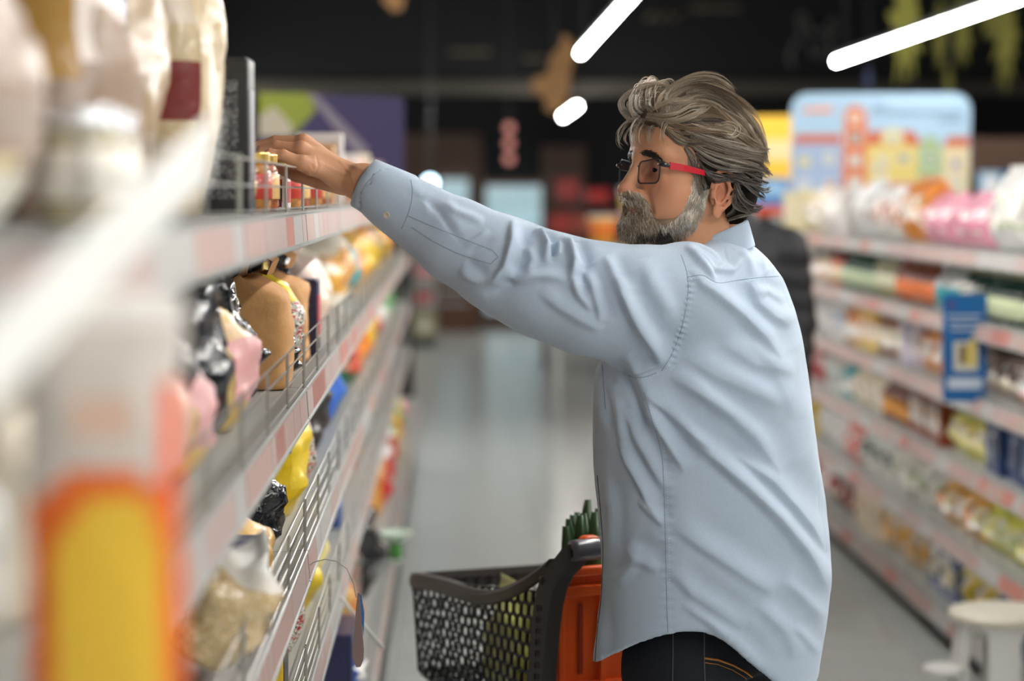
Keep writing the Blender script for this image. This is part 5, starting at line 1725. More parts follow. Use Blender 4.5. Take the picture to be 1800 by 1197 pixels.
# locks of hair drawn after the photograph: (points in a 3.42x crop at 1000,100; half width; strands; colour mix; lift)
LOCKS = [
    ([(600, 330), (600, 220), (700, 150), (800, 125), (900, 140), (1000, 205)], 26, 110, 'gtbw', 3),
    ([(560, 350), (610, 250), (720, 190), (830, 175), (950, 220), (1060, 300), (1130, 370)], 30, 120, 'gtbb', 3),
    ([(590, 345), (680, 260), (780, 225), (880, 240), (1000, 310), (1090, 400), (1160, 500)], 30, 120, 'tbbgd', 3),
    ([(640, 340), (740, 280), (840, 270), (940, 320), (1040, 400), (1110, 490), (1180, 600)], 34, 120, 'bbtgd', 3),
    ([(880, 130), (980, 180), (1080, 280), (1150, 380), (1190, 500), (1195, 640)], 26, 110, 'tgbb', 3),
    ([(960, 230), (1050, 310), (1130, 420), (1180, 540), (1192, 660)], 28, 100, 'btgw', 3),
    ([(700, 380), (800, 360), (900, 380), (990, 430), (1070, 520), (1150, 600)], 30, 110, 'bdbt', 2),
    ([(460, 365), (540, 385), (640, 385), (740, 355), (810, 315), (848, 268)], 24, 130, 'gtwb', 6),
    ([(470, 345), (560, 350), (650, 335), (740, 300), (830, 290), (850, 270)], 18, 90, 'gwtb', 7),
    ([(500, 320), (560, 290), (640, 270), (720, 260), (800, 280)], 22, 80, 'tbgw', 5),
    ([(520, 300), (560, 230), (640, 170), (740, 130), (840, 115)], 24, 80, 'gwtb', 4),
    ([(440, 340), (380, 335), (330, 305), (325, 260), (370, 235), (425, 260), (410, 310), (370, 310)], 14, 90, 'wgws', 6),
    ([(440, 380), (370, 375), (315, 330), (305, 275), (355, 220), (450, 178), (560, 150), (640, 150)], 17, 110, 'wgst', 6),
    ([(460, 300), (400, 270), (400, 220), (470, 180), (560, 170), (640, 190)], 22, 110, 'wgst', 5),
    ([(500, 330), (450, 290), (450, 240), (520, 200), (600, 210)], 22, 90, 'gwtb', 5),
    ([(410, 360), (345, 410), (305, 470), (285, 540)], 12, 60, 'wgg', 6),
    ([(430, 360), (350, 390), (300, 450), (295, 510), (325, 555)], 9, 46, 'wgg', 7),
    ([(440, 375), (400, 405), (355, 445), (335, 500), (360, 530)], 9, 40, 'gwt', 6),
    ([(450, 370), (420, 410), (385, 440), (370, 480)], 9, 36, 'gtb', 5),
    ([(470, 370), (440, 390), (410, 420), (400, 440)], 10, 36, 'gtb', 4),
    ([(520, 380), (580, 430), (640, 480), (720, 515), (825, 505)], 18, 100, 'bdtg', 5),
    ([(540, 400), (600, 470), (670, 520), (750, 535), (830, 530)], 16, 90, 'dbtg', 5),
    ([(560, 375), (650, 420), (760, 440), (860, 450), (950, 470)], 22, 100, 'dbbt', 4),
    ([(740, 390), (830, 425), (930, 440), (1030, 470), (1120, 540), (1190, 560)], 20, 110, 'tgbw', 6),
    ([(640, 400), (760, 400), (850, 390), (920, 400), (960, 440)], 22, 90, 'dkbd', 3),
    ([(700, 440), (800, 480), (900, 510), (1020, 540), (1130, 570), (1195, 575)], 20, 110, 'bdgw', 6),
    ([(880, 410), (970, 405), (1010, 440), (980, 470), (930, 460)], 14, 60, 'gtwb', 7),
    ([(690, 490), (780, 550), (880, 590), (1000, 615), (1130, 650), (1205, 715)], 20, 110, 'dbgw', 6),
    ([(730, 530), (820, 590), (930, 640), (1050, 670), (1185, 695)], 18, 100, 'kdgw', 6),
    ([(760, 580), (840, 640), (930, 680), (1050, 690), (1180, 720)], 16, 90, 'kdbs', 6),
    ([(780, 620), (830, 680), (900, 705), (1000, 720), (1120, 755), (1190, 770)], 16, 90, 'kdbs', 6),
    ([(800, 650), (830, 700), (880, 730), (960, 735), (1050, 770)], 14, 80, 'kdds', 6),
    ([(940, 640), (1040, 700), (1110, 760), (1175, 800), (1215, 780)], 16, 80, 'kdsw', 6),
    ([(990, 700), (1060, 760), (1130, 820), (1180, 850)], 18, 90, 'kdsd', 6),
    ([(1000, 750), (1030, 830), (1090, 890), (1165, 915)], 18, 90, 'kdsd', 6),
    ([(1005, 800), (1010, 880), (1060, 920), (1145, 930)], 16, 80, 'kdsb', 6),
    ([(950, 985), (1020, 965), (1090, 940), (1165, 895)], 16, 90, 'sgdk', 5),
    ([(940, 965), (990, 930), (1010, 890), (1060, 870)], 16, 70, 'gsdk', 5),
    ([(1060, 600), (1120, 640), (1180, 690), (1215, 720)], 14, 60, 'gwbd', 7),
    ([(1060, 690), (1140, 730), (1200, 760)], 12, 50, 'sgkd', 7),
    ([(1080, 480), (1140, 530), (1180, 560), (1205, 550)], 12, 50, 'gwtb', 7),
    ([(745, 590), (752, 650), (770, 720), (790, 800), (800, 830)], 22, 110, 'sgdb', 3),
    ([(700, 540), (740, 590), (760, 640), (765, 690)], 16, 80, 'gsdb', 4),
    ([(790, 660), (800, 720), (815, 780), (830, 810)], 16, 80, 'kdsg', 4),
    ([(620, 310), (740, 245), (880, 270), (1000, 360), (1100, 480), (1170, 600)], 62, 200, 'btgd', 1.6),
    ([(700, 200), (840, 170), (980, 250), (1090, 360), (1160, 480), (1190, 620)], 56, 200, 'btgw', 1.6),
    ([(560, 385), (680, 410), (820, 400), (960, 430), (1080, 520), (1170, 620)], 50, 200, 'bdtg', 1.6),
    ([(720, 500), (860, 560), (1000, 600), (1120, 650), (1190, 700)], 52, 200, 'kdbg', 1.6),
]
hair = Strands()
for line, wid, cnt, mix, lift in LOCKS:
    L00 = np.array([(1000 + x / 3.42, 100 + y / 3.42) for x, y in line])
    n = max(9, int(4 + 2.2 * len(line)))
    for sub in range(6):
        off = hrng.normal() * 0.52 * (sub > 0)
        L0 = L00 + hrng.normal(size=L00.shape) * np.linspace(0.6, 2.2, len(L00))[:, None] * (sub > 0)
        base = resample(L0, n)
        t = np.gradient(base, axis=0)
        t /= np.linalg.norm(t, axis=1, keepdims=True) + 1e-9
        nrm = np.stack([-t[:, 1], t[:, 0]], 1)
        u = np.linspace(0, 1, n)
        ph = hrng.uniform(0, 6)
        base = base + nrm * ((wid / 3.42) * off * (0.9 + 0.3 * np.sin(u * 4 + ph)))[:, None]
        lockc = pick([m_ for m_ in mix if m_ not in 'ws'] or mix)
        lk = lift * hrng.uniform(0.5, 1.15)
        w2 = wid / 3.42 * hrng.uniform(0.16, 0.42)
        for i in range(int(cnt * 0.42)):
            o = max(-1.6, min(1.6, hrng.normal() * 0.6))
            spread = w2 * o * (1.05 - 0.75 * u + 0.2 * np.sin(u * 5 + ph))
            loose = hrng.random() < .12
            wob = hrng.normal() * (2.6 if loose else 0.7) * np.sin(u * hrng.uniform(3, 8) + hrng.uniform(0, 6)) * u
            ln = base + nrm * (spread + wob)[:, None]
            k0, k1 = hrng.integers(0, max(1, n // 3)), n - hrng.integers(0, max(1, n // 4))
            ln = ln[k0:k1]
            if len(ln) < 5:
                continue
            uu = np.linspace(0, 1, len(ln))
            lf = 0.001 * (lk * (0.35 + 0.65 * np.sin(np.clip(uu, 0.05, 1) * 2.6)) * (1 - 0.40 * abs(o)) + hrng.uniform(-.6, .8))
            lf = np.maximum(lf, 0.0004)
            p3 = drape(ln, (BQ, BH), lf, 3.66)
            if p3 is None:
                p3 = drape(ln[::-1], (BQ, BH), lf[::-1], 3.66)
                if p3 is None:
                    continue
                p3 = p3[::-1]
            col = np.clip(0.35 * lockc + 0.65 * pick(mix), 0, 1)
            hair.add(p3, col, hrng.uniform(0.00014, 0.00030))
            if hrng.random() < 0.4:                        # the same strand on the far side of the head
                q = w2h(p3)
                q[:, 1] *= -1
                hair.add(h2w(q), col, 0.0004)
# flyaway hairs
for line in ([(430, 190), (400, 130), (350, 80)], [(330, 300), (270, 300), (220, 290)], [(320, 330), (290, 290), (275, 215)], [(300, 480), (262, 530), (258, 580)],
             [(980, 165), (1010, 170), (1028, 135)], [(470, 190), (420, 180), (365, 185)], [(600, 140), (560, 110), (510, 130)], [(640, 140), (590, 105), (540, 115)],
             [(1180, 720), (1210, 740), (1225, 735)], [(300, 400), (270, 380), (262, 410)], [(560, 160), (500, 150), (455, 200)], [(340, 520), (300, 560), (262, 565)]):
    p3 = drape(resample([(1000 + x / 3.42, 100 + y / 3.42) for x, y in line], 10), (BQ, BH), np.full(10, .004), 3.62)
    if p3 is None:
        p3 = drape(resample([(1000 + x / 3.42, 100 + y / 3.42) for x, y in line[::-1]], 10), (BQ, BH), np.full(10, .004), 3.62)
    if p3 is not None:
        hair.add(p3, PAL['w'], 0.00022)
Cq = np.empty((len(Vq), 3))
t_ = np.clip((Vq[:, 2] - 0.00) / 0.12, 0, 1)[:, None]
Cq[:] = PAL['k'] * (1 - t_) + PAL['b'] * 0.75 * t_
M_mass = attr_mat('hair_undergrowth', 0.85, spec=0.08)
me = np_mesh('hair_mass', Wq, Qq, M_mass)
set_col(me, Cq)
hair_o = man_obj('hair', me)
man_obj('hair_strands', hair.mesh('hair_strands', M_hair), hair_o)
hair_o.children[0]['kind'] = 'stuff'

# beard: a close pad over jaw and chin, then strands combed down it
def beard_base():
    s = SDF((-0.03, -0.085, -0.16), (0.145, 0.085, -0.02), 0.003)
    for q in (1, -1):
        s.chain([(np.array((0.104, 0.000, -0.0585)), .0075), (np.array((0.098, 0.018 * q, -0.064)), .0072), (np.array((0.090, 0.029 * q, -0.078)), .0070), (np.array((0.086, 0.032 * q, -0.094)), .011)], 0.006)
        s.chain([(np.array((0.092, 0.014 * q, -0.104)), .018), (np.array((0.066, 0.042 * q, -0.100)), .015), (np.array((0.038, 0.056 * q, -0.082)), .0105), (np.array((0.016, 0.064 * q, -0.058)), .0065), (np.array((0.006, 0.067 * q, -0.034)), .0045)], 0.012)
    s.ell((0.096, 0, -0.098), (0.022, 0.024, 0.016), 0.012)
    s.ell((0.086, 0, -0.112), (0.024, 0.026, 0.013), 0.010)
    s.ell((0.110, 0, -0.0735), (0.014, 0.020, 0.0052), 0.004, 's')
    return s.nets()


Vd, Qd = beard_base()
Nd = vnormals(relax(Vd, Qd, 2), Qd)
Vd = Vd + Nd * (0.0010 * vnoise(Vd, 140, 31))[:, None]
Wd = h2w(Vd)
BD = BVHTree.FromPolygons([Vector(v) for v in Wd], [tuple(q) for q in Qd.tolist()])


def fur(S, poly, dirs, count, length, mixf, bvs, lift, rad, curl=0.25, steps=7, mirror=0.6, seed=1):
    r = np.random.default_rng(seed)
    poly = np.array([(1000 + x / 3.42, 100 + y / 3.42) for x, y in poly])
    dp = np.array([(1000 + a / 3.42, 100 + b / 3.42) for a, b, _, _ in dirs])
    dv = np.array([(c, d) for _, _, c, d in dirs], float)
    dv /= np.linalg.norm(dv, axis=1, keepdims=True)
    lo, hi = poly.min(0), poly.max(0)
    got = 0
    while got < count:
        p = r.uniform(lo, hi)
        ins = False
        j = len(poly) - 1
        for i in range(len(poly)):
            if (poly[i, 1] > p[1]) != (poly[j, 1] > p[1]) and p[0] < (poly[j, 0] - poly[i, 0]) * (p[1] - poly[i, 1]) / (poly[j, 1] - poly[i, 1]) + poly[i, 0]:
                ins = not ins
            j = i
        if not ins:
            continue
        got += 1
        ln = [p.copy()]
        L = length(p) * r.uniform(0.6, 1.25)
        rot = r.normal() * curl
        for k in range(steps - 1):
            w = 1 / (((dp - ln[-1]) ** 2).sum(1) + 30)
            d = (dv * w[:, None]).sum(0)
            d /= np.linalg.norm(d) + 1e-9
            a = rot * (0.5 + k / steps)
            d = np.array((d[0] * math.cos(a) - d[1] * math.sin(a), d[0] * math.sin(a) + d[1] * math.cos(a)))
            ln.append(ln[-1] + d * L / (steps - 1))
        lf = 0.001 * lift * np.linspace(0.1, 1, steps) * r.uniform(0.3, 1.2)
        p3 = drape(ln, bvs, lf, 3.6)
        if p3 is None:
            continue
        c = mixf(p, r)
        S.add(p3, c, rad * r.uniform(0.75, 1.3))
        if r.random() < mirror:
            q = w2h(p3)
            q[:, 1] *= -1
            S.add(h2w(q), c, rad * 1.2)


def mixer(f):
    def g(p, r):
        m = f((p[0] - 1000) * 3.42, (p[1] - 100) * 3.42)
        return np.clip(PAL[m[r.integers(len(m))]] * r.uniform(.6, 1.25), 0, 1)
    return g


beard = Strands()
fur(beard, [(300, 815), (360, 795), (430, 815), (470, 860), (490, 920), (475, 950), (450, 925), (410, 890), (350, 872), (295, 868)],
    [(310, 820, -.25, 1), (360, 815, .1, 1), (420, 835, .55, 1), (465, 880, .4, 1), (480, 930, .05, 1)], 520, lambda p: 14,
    mixer(lambda x, y: 'tbgw' if x < 420 else 'gwtb'), (BD, BH), 2.0, 0.00034, seed=2)
fur(beard, [(285, 905), (340, 905), (440, 945), (495, 930), (520, 990), (520, 1075), (440, 1105), (360, 1100), (300, 1050), (270, 990)],
    [(290, 930, -.35, 1), (280, 1000, .0, 1), (350, 930, -.1, 1), (350, 1040, .25, 1), (450, 980, .1, 1), (450, 1060, .35, 1), (510, 1000, .25, 1)], 1500, lambda p: 17,
    mixer(lambda x, y: 'wgtbt' if y < 1010 or x < 380 else 'kdbg' if y > 1040 and x > 400 else 'gbtw'), (BD, BH), 4.0, 0.00036, seed=3)
fur(beard, [(500, 960), (560, 1010), (640, 980), (700, 900), (735, 800), (745, 715), (800, 715), (830, 830), (820, 900), (800, 960), (760, 1030), (660, 1090), (560, 1110), (480, 1105)],
    [(520, 1000, .3, 1), (600, 1040, .1, 1), (660, 1020, -.15, 1), (720, 930, -.35, 1), (780, 850, -.45, 1), (780, 760, -.2, 1), (560, 1090, .5, .8), (690, 1050, -.1, 1), (640, 1090, .3, 1)], 1700, lambda p: 12,
    mixer(lambda x, y: 'wsgw' if x > 640 and y < 1060 else 'kkdb' if y > 1040 and x < 620 else 'wgbs'), (BD, BH), 2.6, 0.00032, seed=4)
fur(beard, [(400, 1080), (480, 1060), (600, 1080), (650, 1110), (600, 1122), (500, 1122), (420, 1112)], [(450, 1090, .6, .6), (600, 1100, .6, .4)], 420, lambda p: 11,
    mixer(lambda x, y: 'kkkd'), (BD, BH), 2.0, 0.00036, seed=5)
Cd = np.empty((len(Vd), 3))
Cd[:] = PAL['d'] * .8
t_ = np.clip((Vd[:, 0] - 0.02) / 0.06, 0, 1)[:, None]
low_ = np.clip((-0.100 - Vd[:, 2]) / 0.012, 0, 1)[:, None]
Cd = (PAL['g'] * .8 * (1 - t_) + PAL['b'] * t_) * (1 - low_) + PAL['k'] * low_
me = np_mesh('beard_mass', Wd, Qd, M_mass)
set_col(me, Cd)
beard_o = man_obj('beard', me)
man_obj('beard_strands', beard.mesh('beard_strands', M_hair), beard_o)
beard_o.children[0]['kind'] = 'stuff'
brow = Strands()
fur(brow, [(425, 575), (450, 555), (500, 570), (545, 600), (570, 630), (545, 632), (490, 600), (440, 590)], [(440, 570, 1, .1), (500, 585, 1, .4), (560, 620, .8, .7)], 260, lambda p: 8,
    mixer(lambda x, y: 'kkdd'), (BH,), 2.0, 0.00040, curl=.3, steps=5, mirror=1.0, seed=6)
man_obj('eyebrows', brow.mesh('eyebrows', M_hair))

# eyes
M_eye = attr_mat('eye', 0.12, spec=0.6)
for q in (1, -1):
    m = MB()
    c = np.array((0.0745, 0.0315 * q, -0.0055))
    n = 24
    gz = np.array((0.94, 0.22, -0.16))
    gz /= np.linalg.norm(gz)
    vs, fs, cs = [], [], []
    a = np.cross(gz, (0, 0, 1))
    a /= np.linalg.norm(a)
    b = np.cross(a, gz)
    lat = [0, 8, 14, 18, 24, 29, 32, 40, 55, 75, 100]
    for la in lat:
        for j in range(n):
            t = math.radians(la)
            r_ = 0.0136
            p = c + r_ * (gz * math.cos(t) + (a * math.cos(2 * PI * j / n) + b * math.sin(2 * PI * j / n)) * math.sin(t))
            vs.append(h2w(p))
            cs.append(lin((12, 10, 9)) if la < 15 else lin((74, 62, 44)) if la < 29 else lin((30, 26, 22)) if la < 31 else lin((218, 206, 196)))
    for k in range(len(lat) - 1):
        for j in range(n):
            fs.append((k * n + j, k * n + (j + 1) % n, (k + 1) * n + (j + 1) % n, (k + 1) * n + j))
    me = np_mesh('eye', np.array(vs), np.array(fs), M_eye)
    set_col(me, np.array(cs))
    man_obj('eye', me)

# glasses: dark rims, red side arms, clear lenses
M_rim = mat('dark_glasses_rim', (24, 20, 24), 0.3, coat=0.5)
M_red = mat('red_glasses_arm', (196, 18, 42), 0.35, coat=0.4)
M_lens = bpy.data.materials.new('glasses_lens')
M_lens.use_nodes = True
nt = M_lens.node_tree
nt.nodes.clear()
o_ = nt.nodes.new('ShaderNodeOutputMaterial')
mx_ = nt.nodes.new('ShaderNodeMixShader')
tr_ = nt.nodes.new('ShaderNodeBsdfTransparent')
tr_.inputs[0].default_value = (0.96, 0.95, 0.97, 1)
gl_ = nt.nodes.new('ShaderNodeBsdfGlossy')
gl_.inputs['Roughness'].default_value = 0.03
mx_.inputs[0].default_value = 0.13
nt.links.new(tr_.outputs[0], mx_.inputs[1])
nt.links.new(gl_.outputs[0], mx_.inputs[2])
nt.links.new(mx_.outputs[0], o_.inputs[0])
GL = MB()
LN = []
for q in (1, -1):
    ring = []
    for x, y in rrect(0.047, 0.034, 0.0085, 5):
        yy = 0.0335 + x
        rise = 0.002 * (yy - .0335) / .025
        ring.append(h2w((0.1015 - 0.05 * max(0, yy - 0.012) ** 1.5 / .06, yy * q, -0.0115 + y * (1.0 + 0.1 * (x > 0)) + rise + (0.001 if y > 0 else 0))))
    GL.tube([Vector(v) for v in ring], [0.0013] * len(ring), 6, closed=True)
    LN.append(ring)
GL.tube([Vector(h2w(v)) for v in ((0.1010, 0.0105, -0.004), (0.1045, 0.004, 0.0005), (0.1045, -0.004, 0.0005), (0.1010, -0.0105, -0.004))], 0.0017, 8)
for q in (1, -1):
    GL.tube([Vector(h2w(v)) for v in ((0.0965, 0.056 * q, 0.000), (0.0940, 0.0625 * q, 0.0005), (0.083, 0.0685 * q, -0.0005))], [0.0028, 0.0036, 0.0036], 8)
gl_o = child(man, 'glasses', GL, M_rim)
gl_o.location = tuple(-MO)
for q, ring in zip((1, -1), LN):
    m = MB()
    c = sum(ring) / len(ring) + hf * 0.0006
    k = len(ring)
    m.add([tuple(v) for v in ring] + [tuple(c)] + [tuple(v - hf * .0012) for v in ring] + [tuple(c - hf * .0012)], [(i, (i + 1) % k, k) for i in range(k)] + [(k + 1 + (i + 1) % k, k + 1 + i, 2 * k + 1) for i in range(k)])
    child(gl_o, 'lens', m, M_lens)
    m = MB()
    pts = [(0.083, 0.0685, -0.0005), (0.060, 0.0735, -0.0020), (0.030, 0.0765, -0.0055), (0.006, 0.0775, -0.0085), (-0.010, 0.0770, -0.012)]
    for (p0, p1) in zip(pts, pts[1:]):
        w0, w1 = [0.0056 - 0.0022 * (0.083 - p[0]) / .09 for p in (p0, p1)]
        vs = []
        for p, w_ in ((p0, w0), (p1, w1)):
            for dy, dz in ((-.0011, -w_), (.0011, -w_), (.0011, w_), (-.0011, w_)):
                vs.append(h2w((p[0], (p[1] + dy) * q, p[2] + dz)))
        m.add(vs, [(0, 1, 5, 4), (1, 2, 6, 5), (2, 3, 7, 6), (3, 0, 4, 7), (0, 3, 2, 1), (4, 5, 6, 7)])
    o = child(gl_o, 'side_arm', m, M_red if q > 0 else M_rim, False)
    if q > 0:
        o['label'] = 'bright red side arm'
# ------------------------------------------------------------------ the shopping cart in front of the man
M_cart = mat('dark_grey_cart_plastic', (58, 54, 52), 0.42, noise=0.06, bump=0.05, bscale=200)
M_cart2 = mat('black_cart_plastic', (26, 26, 28), 0.45)
M_orange = mat('orange_cart_plastic', (232, 92, 28), 0.4, noise=0.04)
M_grip = mat('grey_handle_grip', (96, 96, 102), 0.28, coat=0.3)
CU = Vector((-0.34, 0.94, 0)).normalized()       # cart's length, towards its nose
CV = Vector((0.94, 0.34, 0)).normalized()        # cart's width
cart = thing('shopping_cart', 'dark grey plastic shopping cart with orange child seat panel before the man', 'cart', (0.30, 4.35, 0))
CO = Vector((0.30, 4.35, 0))


def cpart(name, mb, m, parent=None, smooth=False, bevel=0.0):
    mb.v = [tuple(Vector(v) - (CO if parent is None else CO)) for v in mb.v]
    return mb.build(name, m, parent or cart, smooth, None, bevel)


def hexpanel(c00, c10, c01, c11, nu, nv, th, nrm, bar=0.2):
    """lattice of upright six-sided openings on the patch c00 (top start) c10 (top end) c01 (foot start) c11"""
    m = MB()
    nrm = Vector(nrm).normalized()

    def S(u, v):
        u, v = min(1, max(0, u)), min(1, max(0, v))
        return (c00 * (1 - u) + c10 * u) * (1 - v) + (c01 * (1 - u) + c11 * u) * v
    du, dv = 1 / nu, 1 / nv
    H = [(0, -.62), (.5, -.38), (.5, .38), (0, .62), (-.5, .38), (-.5, -.38)]
    for j in range(-1, nv + 1):
        for i in range(-1, nu + 1):
            cu = (i + .5 + (.5 if j % 2 else 0)) * du
            cv = (j + .5) * dv
            vs, k = [], 6
            for sc_, off in ((1.0, 0), (1 - bar * 1.3, 0), (1 - bar * 1.3, th), (1.0, th)):
                for x, y in H:
                    vs.append(S(cu + x * du * sc_, cv + y * dv * 1.22 * sc_ * .82 / (.82)) + nrm * off)
            if cu < -du * .6 or cu > 1 + du * .6 or cv < -dv * .6 or cv > 1 + dv * .6:
                continue
            fs = []
            for a in range(3):
                for q in range(k):
                    fs.append((a * k + q, a * k + (q + 1) % k, (a + 1) * k + (q + 1) % k, (a + 1) * k + q))
            m.add(vs, fs)
    return m


FL, FR_ = P(728, 1020, 4.70), None
RL = P(968, 1030, 3.96)
zb = 0.53
FLb = Vector((FL.x + .012, FL.y - .02, zb + .03))
RLb = Vector((RL.x - .02, RL.y + .03, zb))
WID = 0.46
FRt, FRb = FL + CV * WID * .92 + Vector((0, 0, 0.0)), FLb + CV * (WID * .92 - .03)
RRt, RRb = RL + CV * WID, RLb + CV * (WID - .03)
rimL = [P(726, 1012, 4.71), P(757, 1019, 4.58), P(790, 1028, 4.45), P(822, 1038, 4.33), P(850, 1043, 4.24), P(880, 1038, 4.15), P(910, 1026, 4.07), P(940, 1008, 4.01), P(966, 988, 3.965)]
# side wall: its head follows the dipping rim
cpart('side_lattice', hexpanel(FL + Vector((0, 0, .002)), RL + Vector((0, 0, -.01)), FLb, RLb, 20, 12, 0.005, (-.94, -.34, 0), .13), M_cart2)
def sweep(line, prof):
    vs = []
    for p in line:
        vs += [p + CV * a + Vector((0, 0, b)) for a, b in prof]
    n_ = len(prof)
    return MB().add(vs, grid_faces(len(line), n_) + [tuple(reversed(range(n_))), tuple((len(line) - 1) * n_ + i for i in range(n_))])


def spl(line, n):
    return [Vector(v) for v in resample([tuple(p) for p in line], n)]


rimS = spl(rimL, 33)
cpart('side_rim', sweep(rimS, [(0, .006), (.022, .006), (.022, .002), (.006, -.004), (-.002, -.024), (-.008, -.022), (-.008, -.003)]), M_cart)
m = MB()
for p in ([a + CV * WID for a in rimL],):
    m.tube(p, .011, 8)
cpart('side_rim', m, M_cart, None, True)
cpart('side_lattice', hexpanel(FRt, RRt, FRb, RRb, 16, 9, -0.006, (-.94, -.34, 0), .10), M_cart2)
cpart('front_lattice', hexpanel(FL, FRt, FLb, FRb, 14, 9, 0.006, CU, .10), M_cart2)
m = MB()
vs = []
for p in (rimL[0], rimL[0] + CV * WID * .93):
    vs += [p + Vector((0, 0, .006)), p + CU * .012 + Vector((0, 0, .004)), p + CU * .010 + Vector((0, 0, -.034)), p - CU * .004 + Vector((0, 0, -.034))]
m.add(vs, [(0, 4, 5, 1), (1, 5, 6, 2), (2, 6, 7, 3), (3, 7, 4, 0), (0, 1, 2, 3), (7, 6, 5, 4)])
cpart('front_rim', m, M_cart)
cpart('basket_floor', hexpanel(FLb, RLb, FRb, RRb, 16, 9, -.008, (0, 0, 1), .12), M_cart2)
# rear side arms that carry the handle
arm = [(992, 957), (1006, 955), (1014, 964), (1013, 980), (1000, 997), (984, 1014), (972, 1038), (965, 1070), (960, 1110), (955, 1160), (952, 1230), (925, 1230), (928, 1160), (931, 1110), (936, 1068), (942, 1036), (950, 1012), (964, 992), (979, 974)]
for q in (0, 1):
    m = MB()
    pts = [P(x, y, 3.955) + CV * WID * q for x, y in arm]
    k = len(pts)
    back = CV * .030
    vs = pts + [p + back for p in pts]
    m.add(vs, [tuple(range(k)), tuple(reversed(range(k, 2 * k)))] + [(i, k + i, k + (i + 1) % k, (i + 1) % k) for i in range(k)])
    ar = cpart('side_arm', m, M_cart, None, False, .004)
    for (x, y) in ((1003, 973), (951, 1020)):
        c = P(x, y, 3.953) + CV * WID * q
        mm = MB().lathe([(.0035, .001), (.0070, .001), (.0082, .004), (.0088, 0.0)], 16, 0, frame(c, CU, (0, 0, 1)))
        cpart('bolt_hole', mm, M_cart2, ar, True)
    m = MB()
    for s_ in range(7):
        y = 1070 + s_ * 20
        c0 = P(944 - s_ * .8, y, 3.953) + CV * WID * q
        m.tube([c0 + Vector((.004, 0, .006)), c0 + Vector((.004, 0, -.004))], .0045, 6)
    cpart('arm_slot', m, M_cart2, ar)
h0 = P(1004, 968, 3.955)
m = MB().tube([h0 + CV * .0, h0 + CV * .010, h0 + CV * .05, h0 + CV * .065, h0 + CV * (WID - .02), h0 + CV * WID], [.019, .0205, .0195, .0165, .0165, .0205], 16)
cpart('handle', m, M_grip, None, True)
# orange child seat panel between the arms
OX = P(966, 1005, 3.99)


def obox(x0, x1, z0, z1, d0, d1):
    A = Matrix(((CV.x, CU.x, 0, OX.x), (CV.y, CU.y, 0, OX.y), (0, 0, 1, OX.z), (0, 0, 0, 1)))
    return MB().box((x0, d0, z0), (x1, d1, z1), 0, A)


pan = cpart('seat_panel', obox(0.012, WID - .01, -.42, -.012, 0.012, 0.02), M_orange, None, False, .002)
cpart('panel_ledge', obox(0.010, WID - .008, -.050, -.030, -.004, 0.02), M_orange, pan, False, .003)
cpart('panel_ledge', obox(0.018, WID - .016, -.014, 0.004, 0.0, 0.02), M_orange, pan, False, .004)
for x in (.020, .105, .185, .27, .35, .43):
    cpart('panel_rib', obox(x, x + .012, -.42, -.05, 0.002, 0.014), M_orange, pan, False, .002)
for x in (.064, .31):
    cpart('panel_slot', obox(x, x + .008, -.20, -.066, 0.0085, 0.0125), mat('orange_slot_shade', (150, 46, 16), .6), pan)  # shade of the slots put into darker orange bars
cpart('panel_ledge', obox(0.010, WID - .008, -.235, -.215, -.002, 0.02), M_orange, pan, False, .003)
m = MB()
c = P(1036, 957, 3.995)
m.prism(rrect(.040, .034, .012, 4), .028, frame(c, CV, (0, 0, 1)))
cpart('orange_catch', m, M_orange, None, False, .006)
# frame and wheels below
m = MB()
for q in (0, 1):
    o = CV * (WID * q + (.02 if q == 0 else -.02))
    m.tube([RLb + o + Vector((0, 0, -.01)), RLb + o + Vector((0, 0, -.36)) + CU * .05, FLb + o + Vector((0, 0, -.42)) - CU * .05], .014, 8)
    m.tube([FLb + o + Vector((0, 0, -.42)) - CU * .05, FLb + o + Vector((0, 0, -.012)) - CU * .12], .012, 8)
cpart('chassis', m, M_cart2, None, True)
for q in (0, 1):
    for e in (RLb + CU * .05, FLb - CU * .05):
        c = Vector((e.x, e.y, .062)) + CV * (.02 if q == 0 else WID - .03)
        wv_ = cpart('wheel', MB().lathe([(.02, -.014), (.055, -.014), (.062, -.008), (.062, .008), (.055, .014), (.02, .014)], 20, 0, frame(c, CU, (0, 0, 1))), M_cart2, None, True)
        cpart('fork', MB().box((c.x - .012, c.y - .012, .06), (c.x + .012, c.y + .012, .14)), M_cart, wv_)
# goods in the cart
zf = FLb.z
def inside(u, v):
    p = RLb + (FLb - RLb) * u + CV * (WID - .04) * v
    return Vector((p.x, p.y, max(RLb.z, FLb.z - .03) + .004 + .03 * u))


put('snack_bag', 'cart_yg', lambda: bag_parts(.26, .12, .24, (206, 214, 120), (232, 236, 170), (220, 226, 150), [(.4, .6, (190, 200, 100))], 201, .008), inside(.50, .24), PI + .3, 'yellow-green bag lying in the shopping cart', 'bag', 'goods in the cart')
put('snack_bag', 'cart_or', lambda: bag_parts(.16, .10, .13, (236, 180, 60), (220, 130, 40), YL, (), 202, .006), inside(.22, .20), PI + .2, 'orange-yellow bag in the shopping cart near the seat panel', 'bag', 'goods in the cart')
put('snack_bag', 'cart_bk', lambda: bag_parts(.30, .12, .13, foil_black, None, foil_black, (), 203, .008), inside(.70, .42), PI + .35, 'black bag low in the nose of the shopping cart', 'bag', 'goods in the cart')
put('carton', 'cart_ct', lambda: box_parts(.16, .12, .2, (190, 170, 120), (150, 120, 80), None), inside(.42, .72), PI + .3, 'tan carton standing on the far side inside the cart', 'carton', 'goods in the cart')
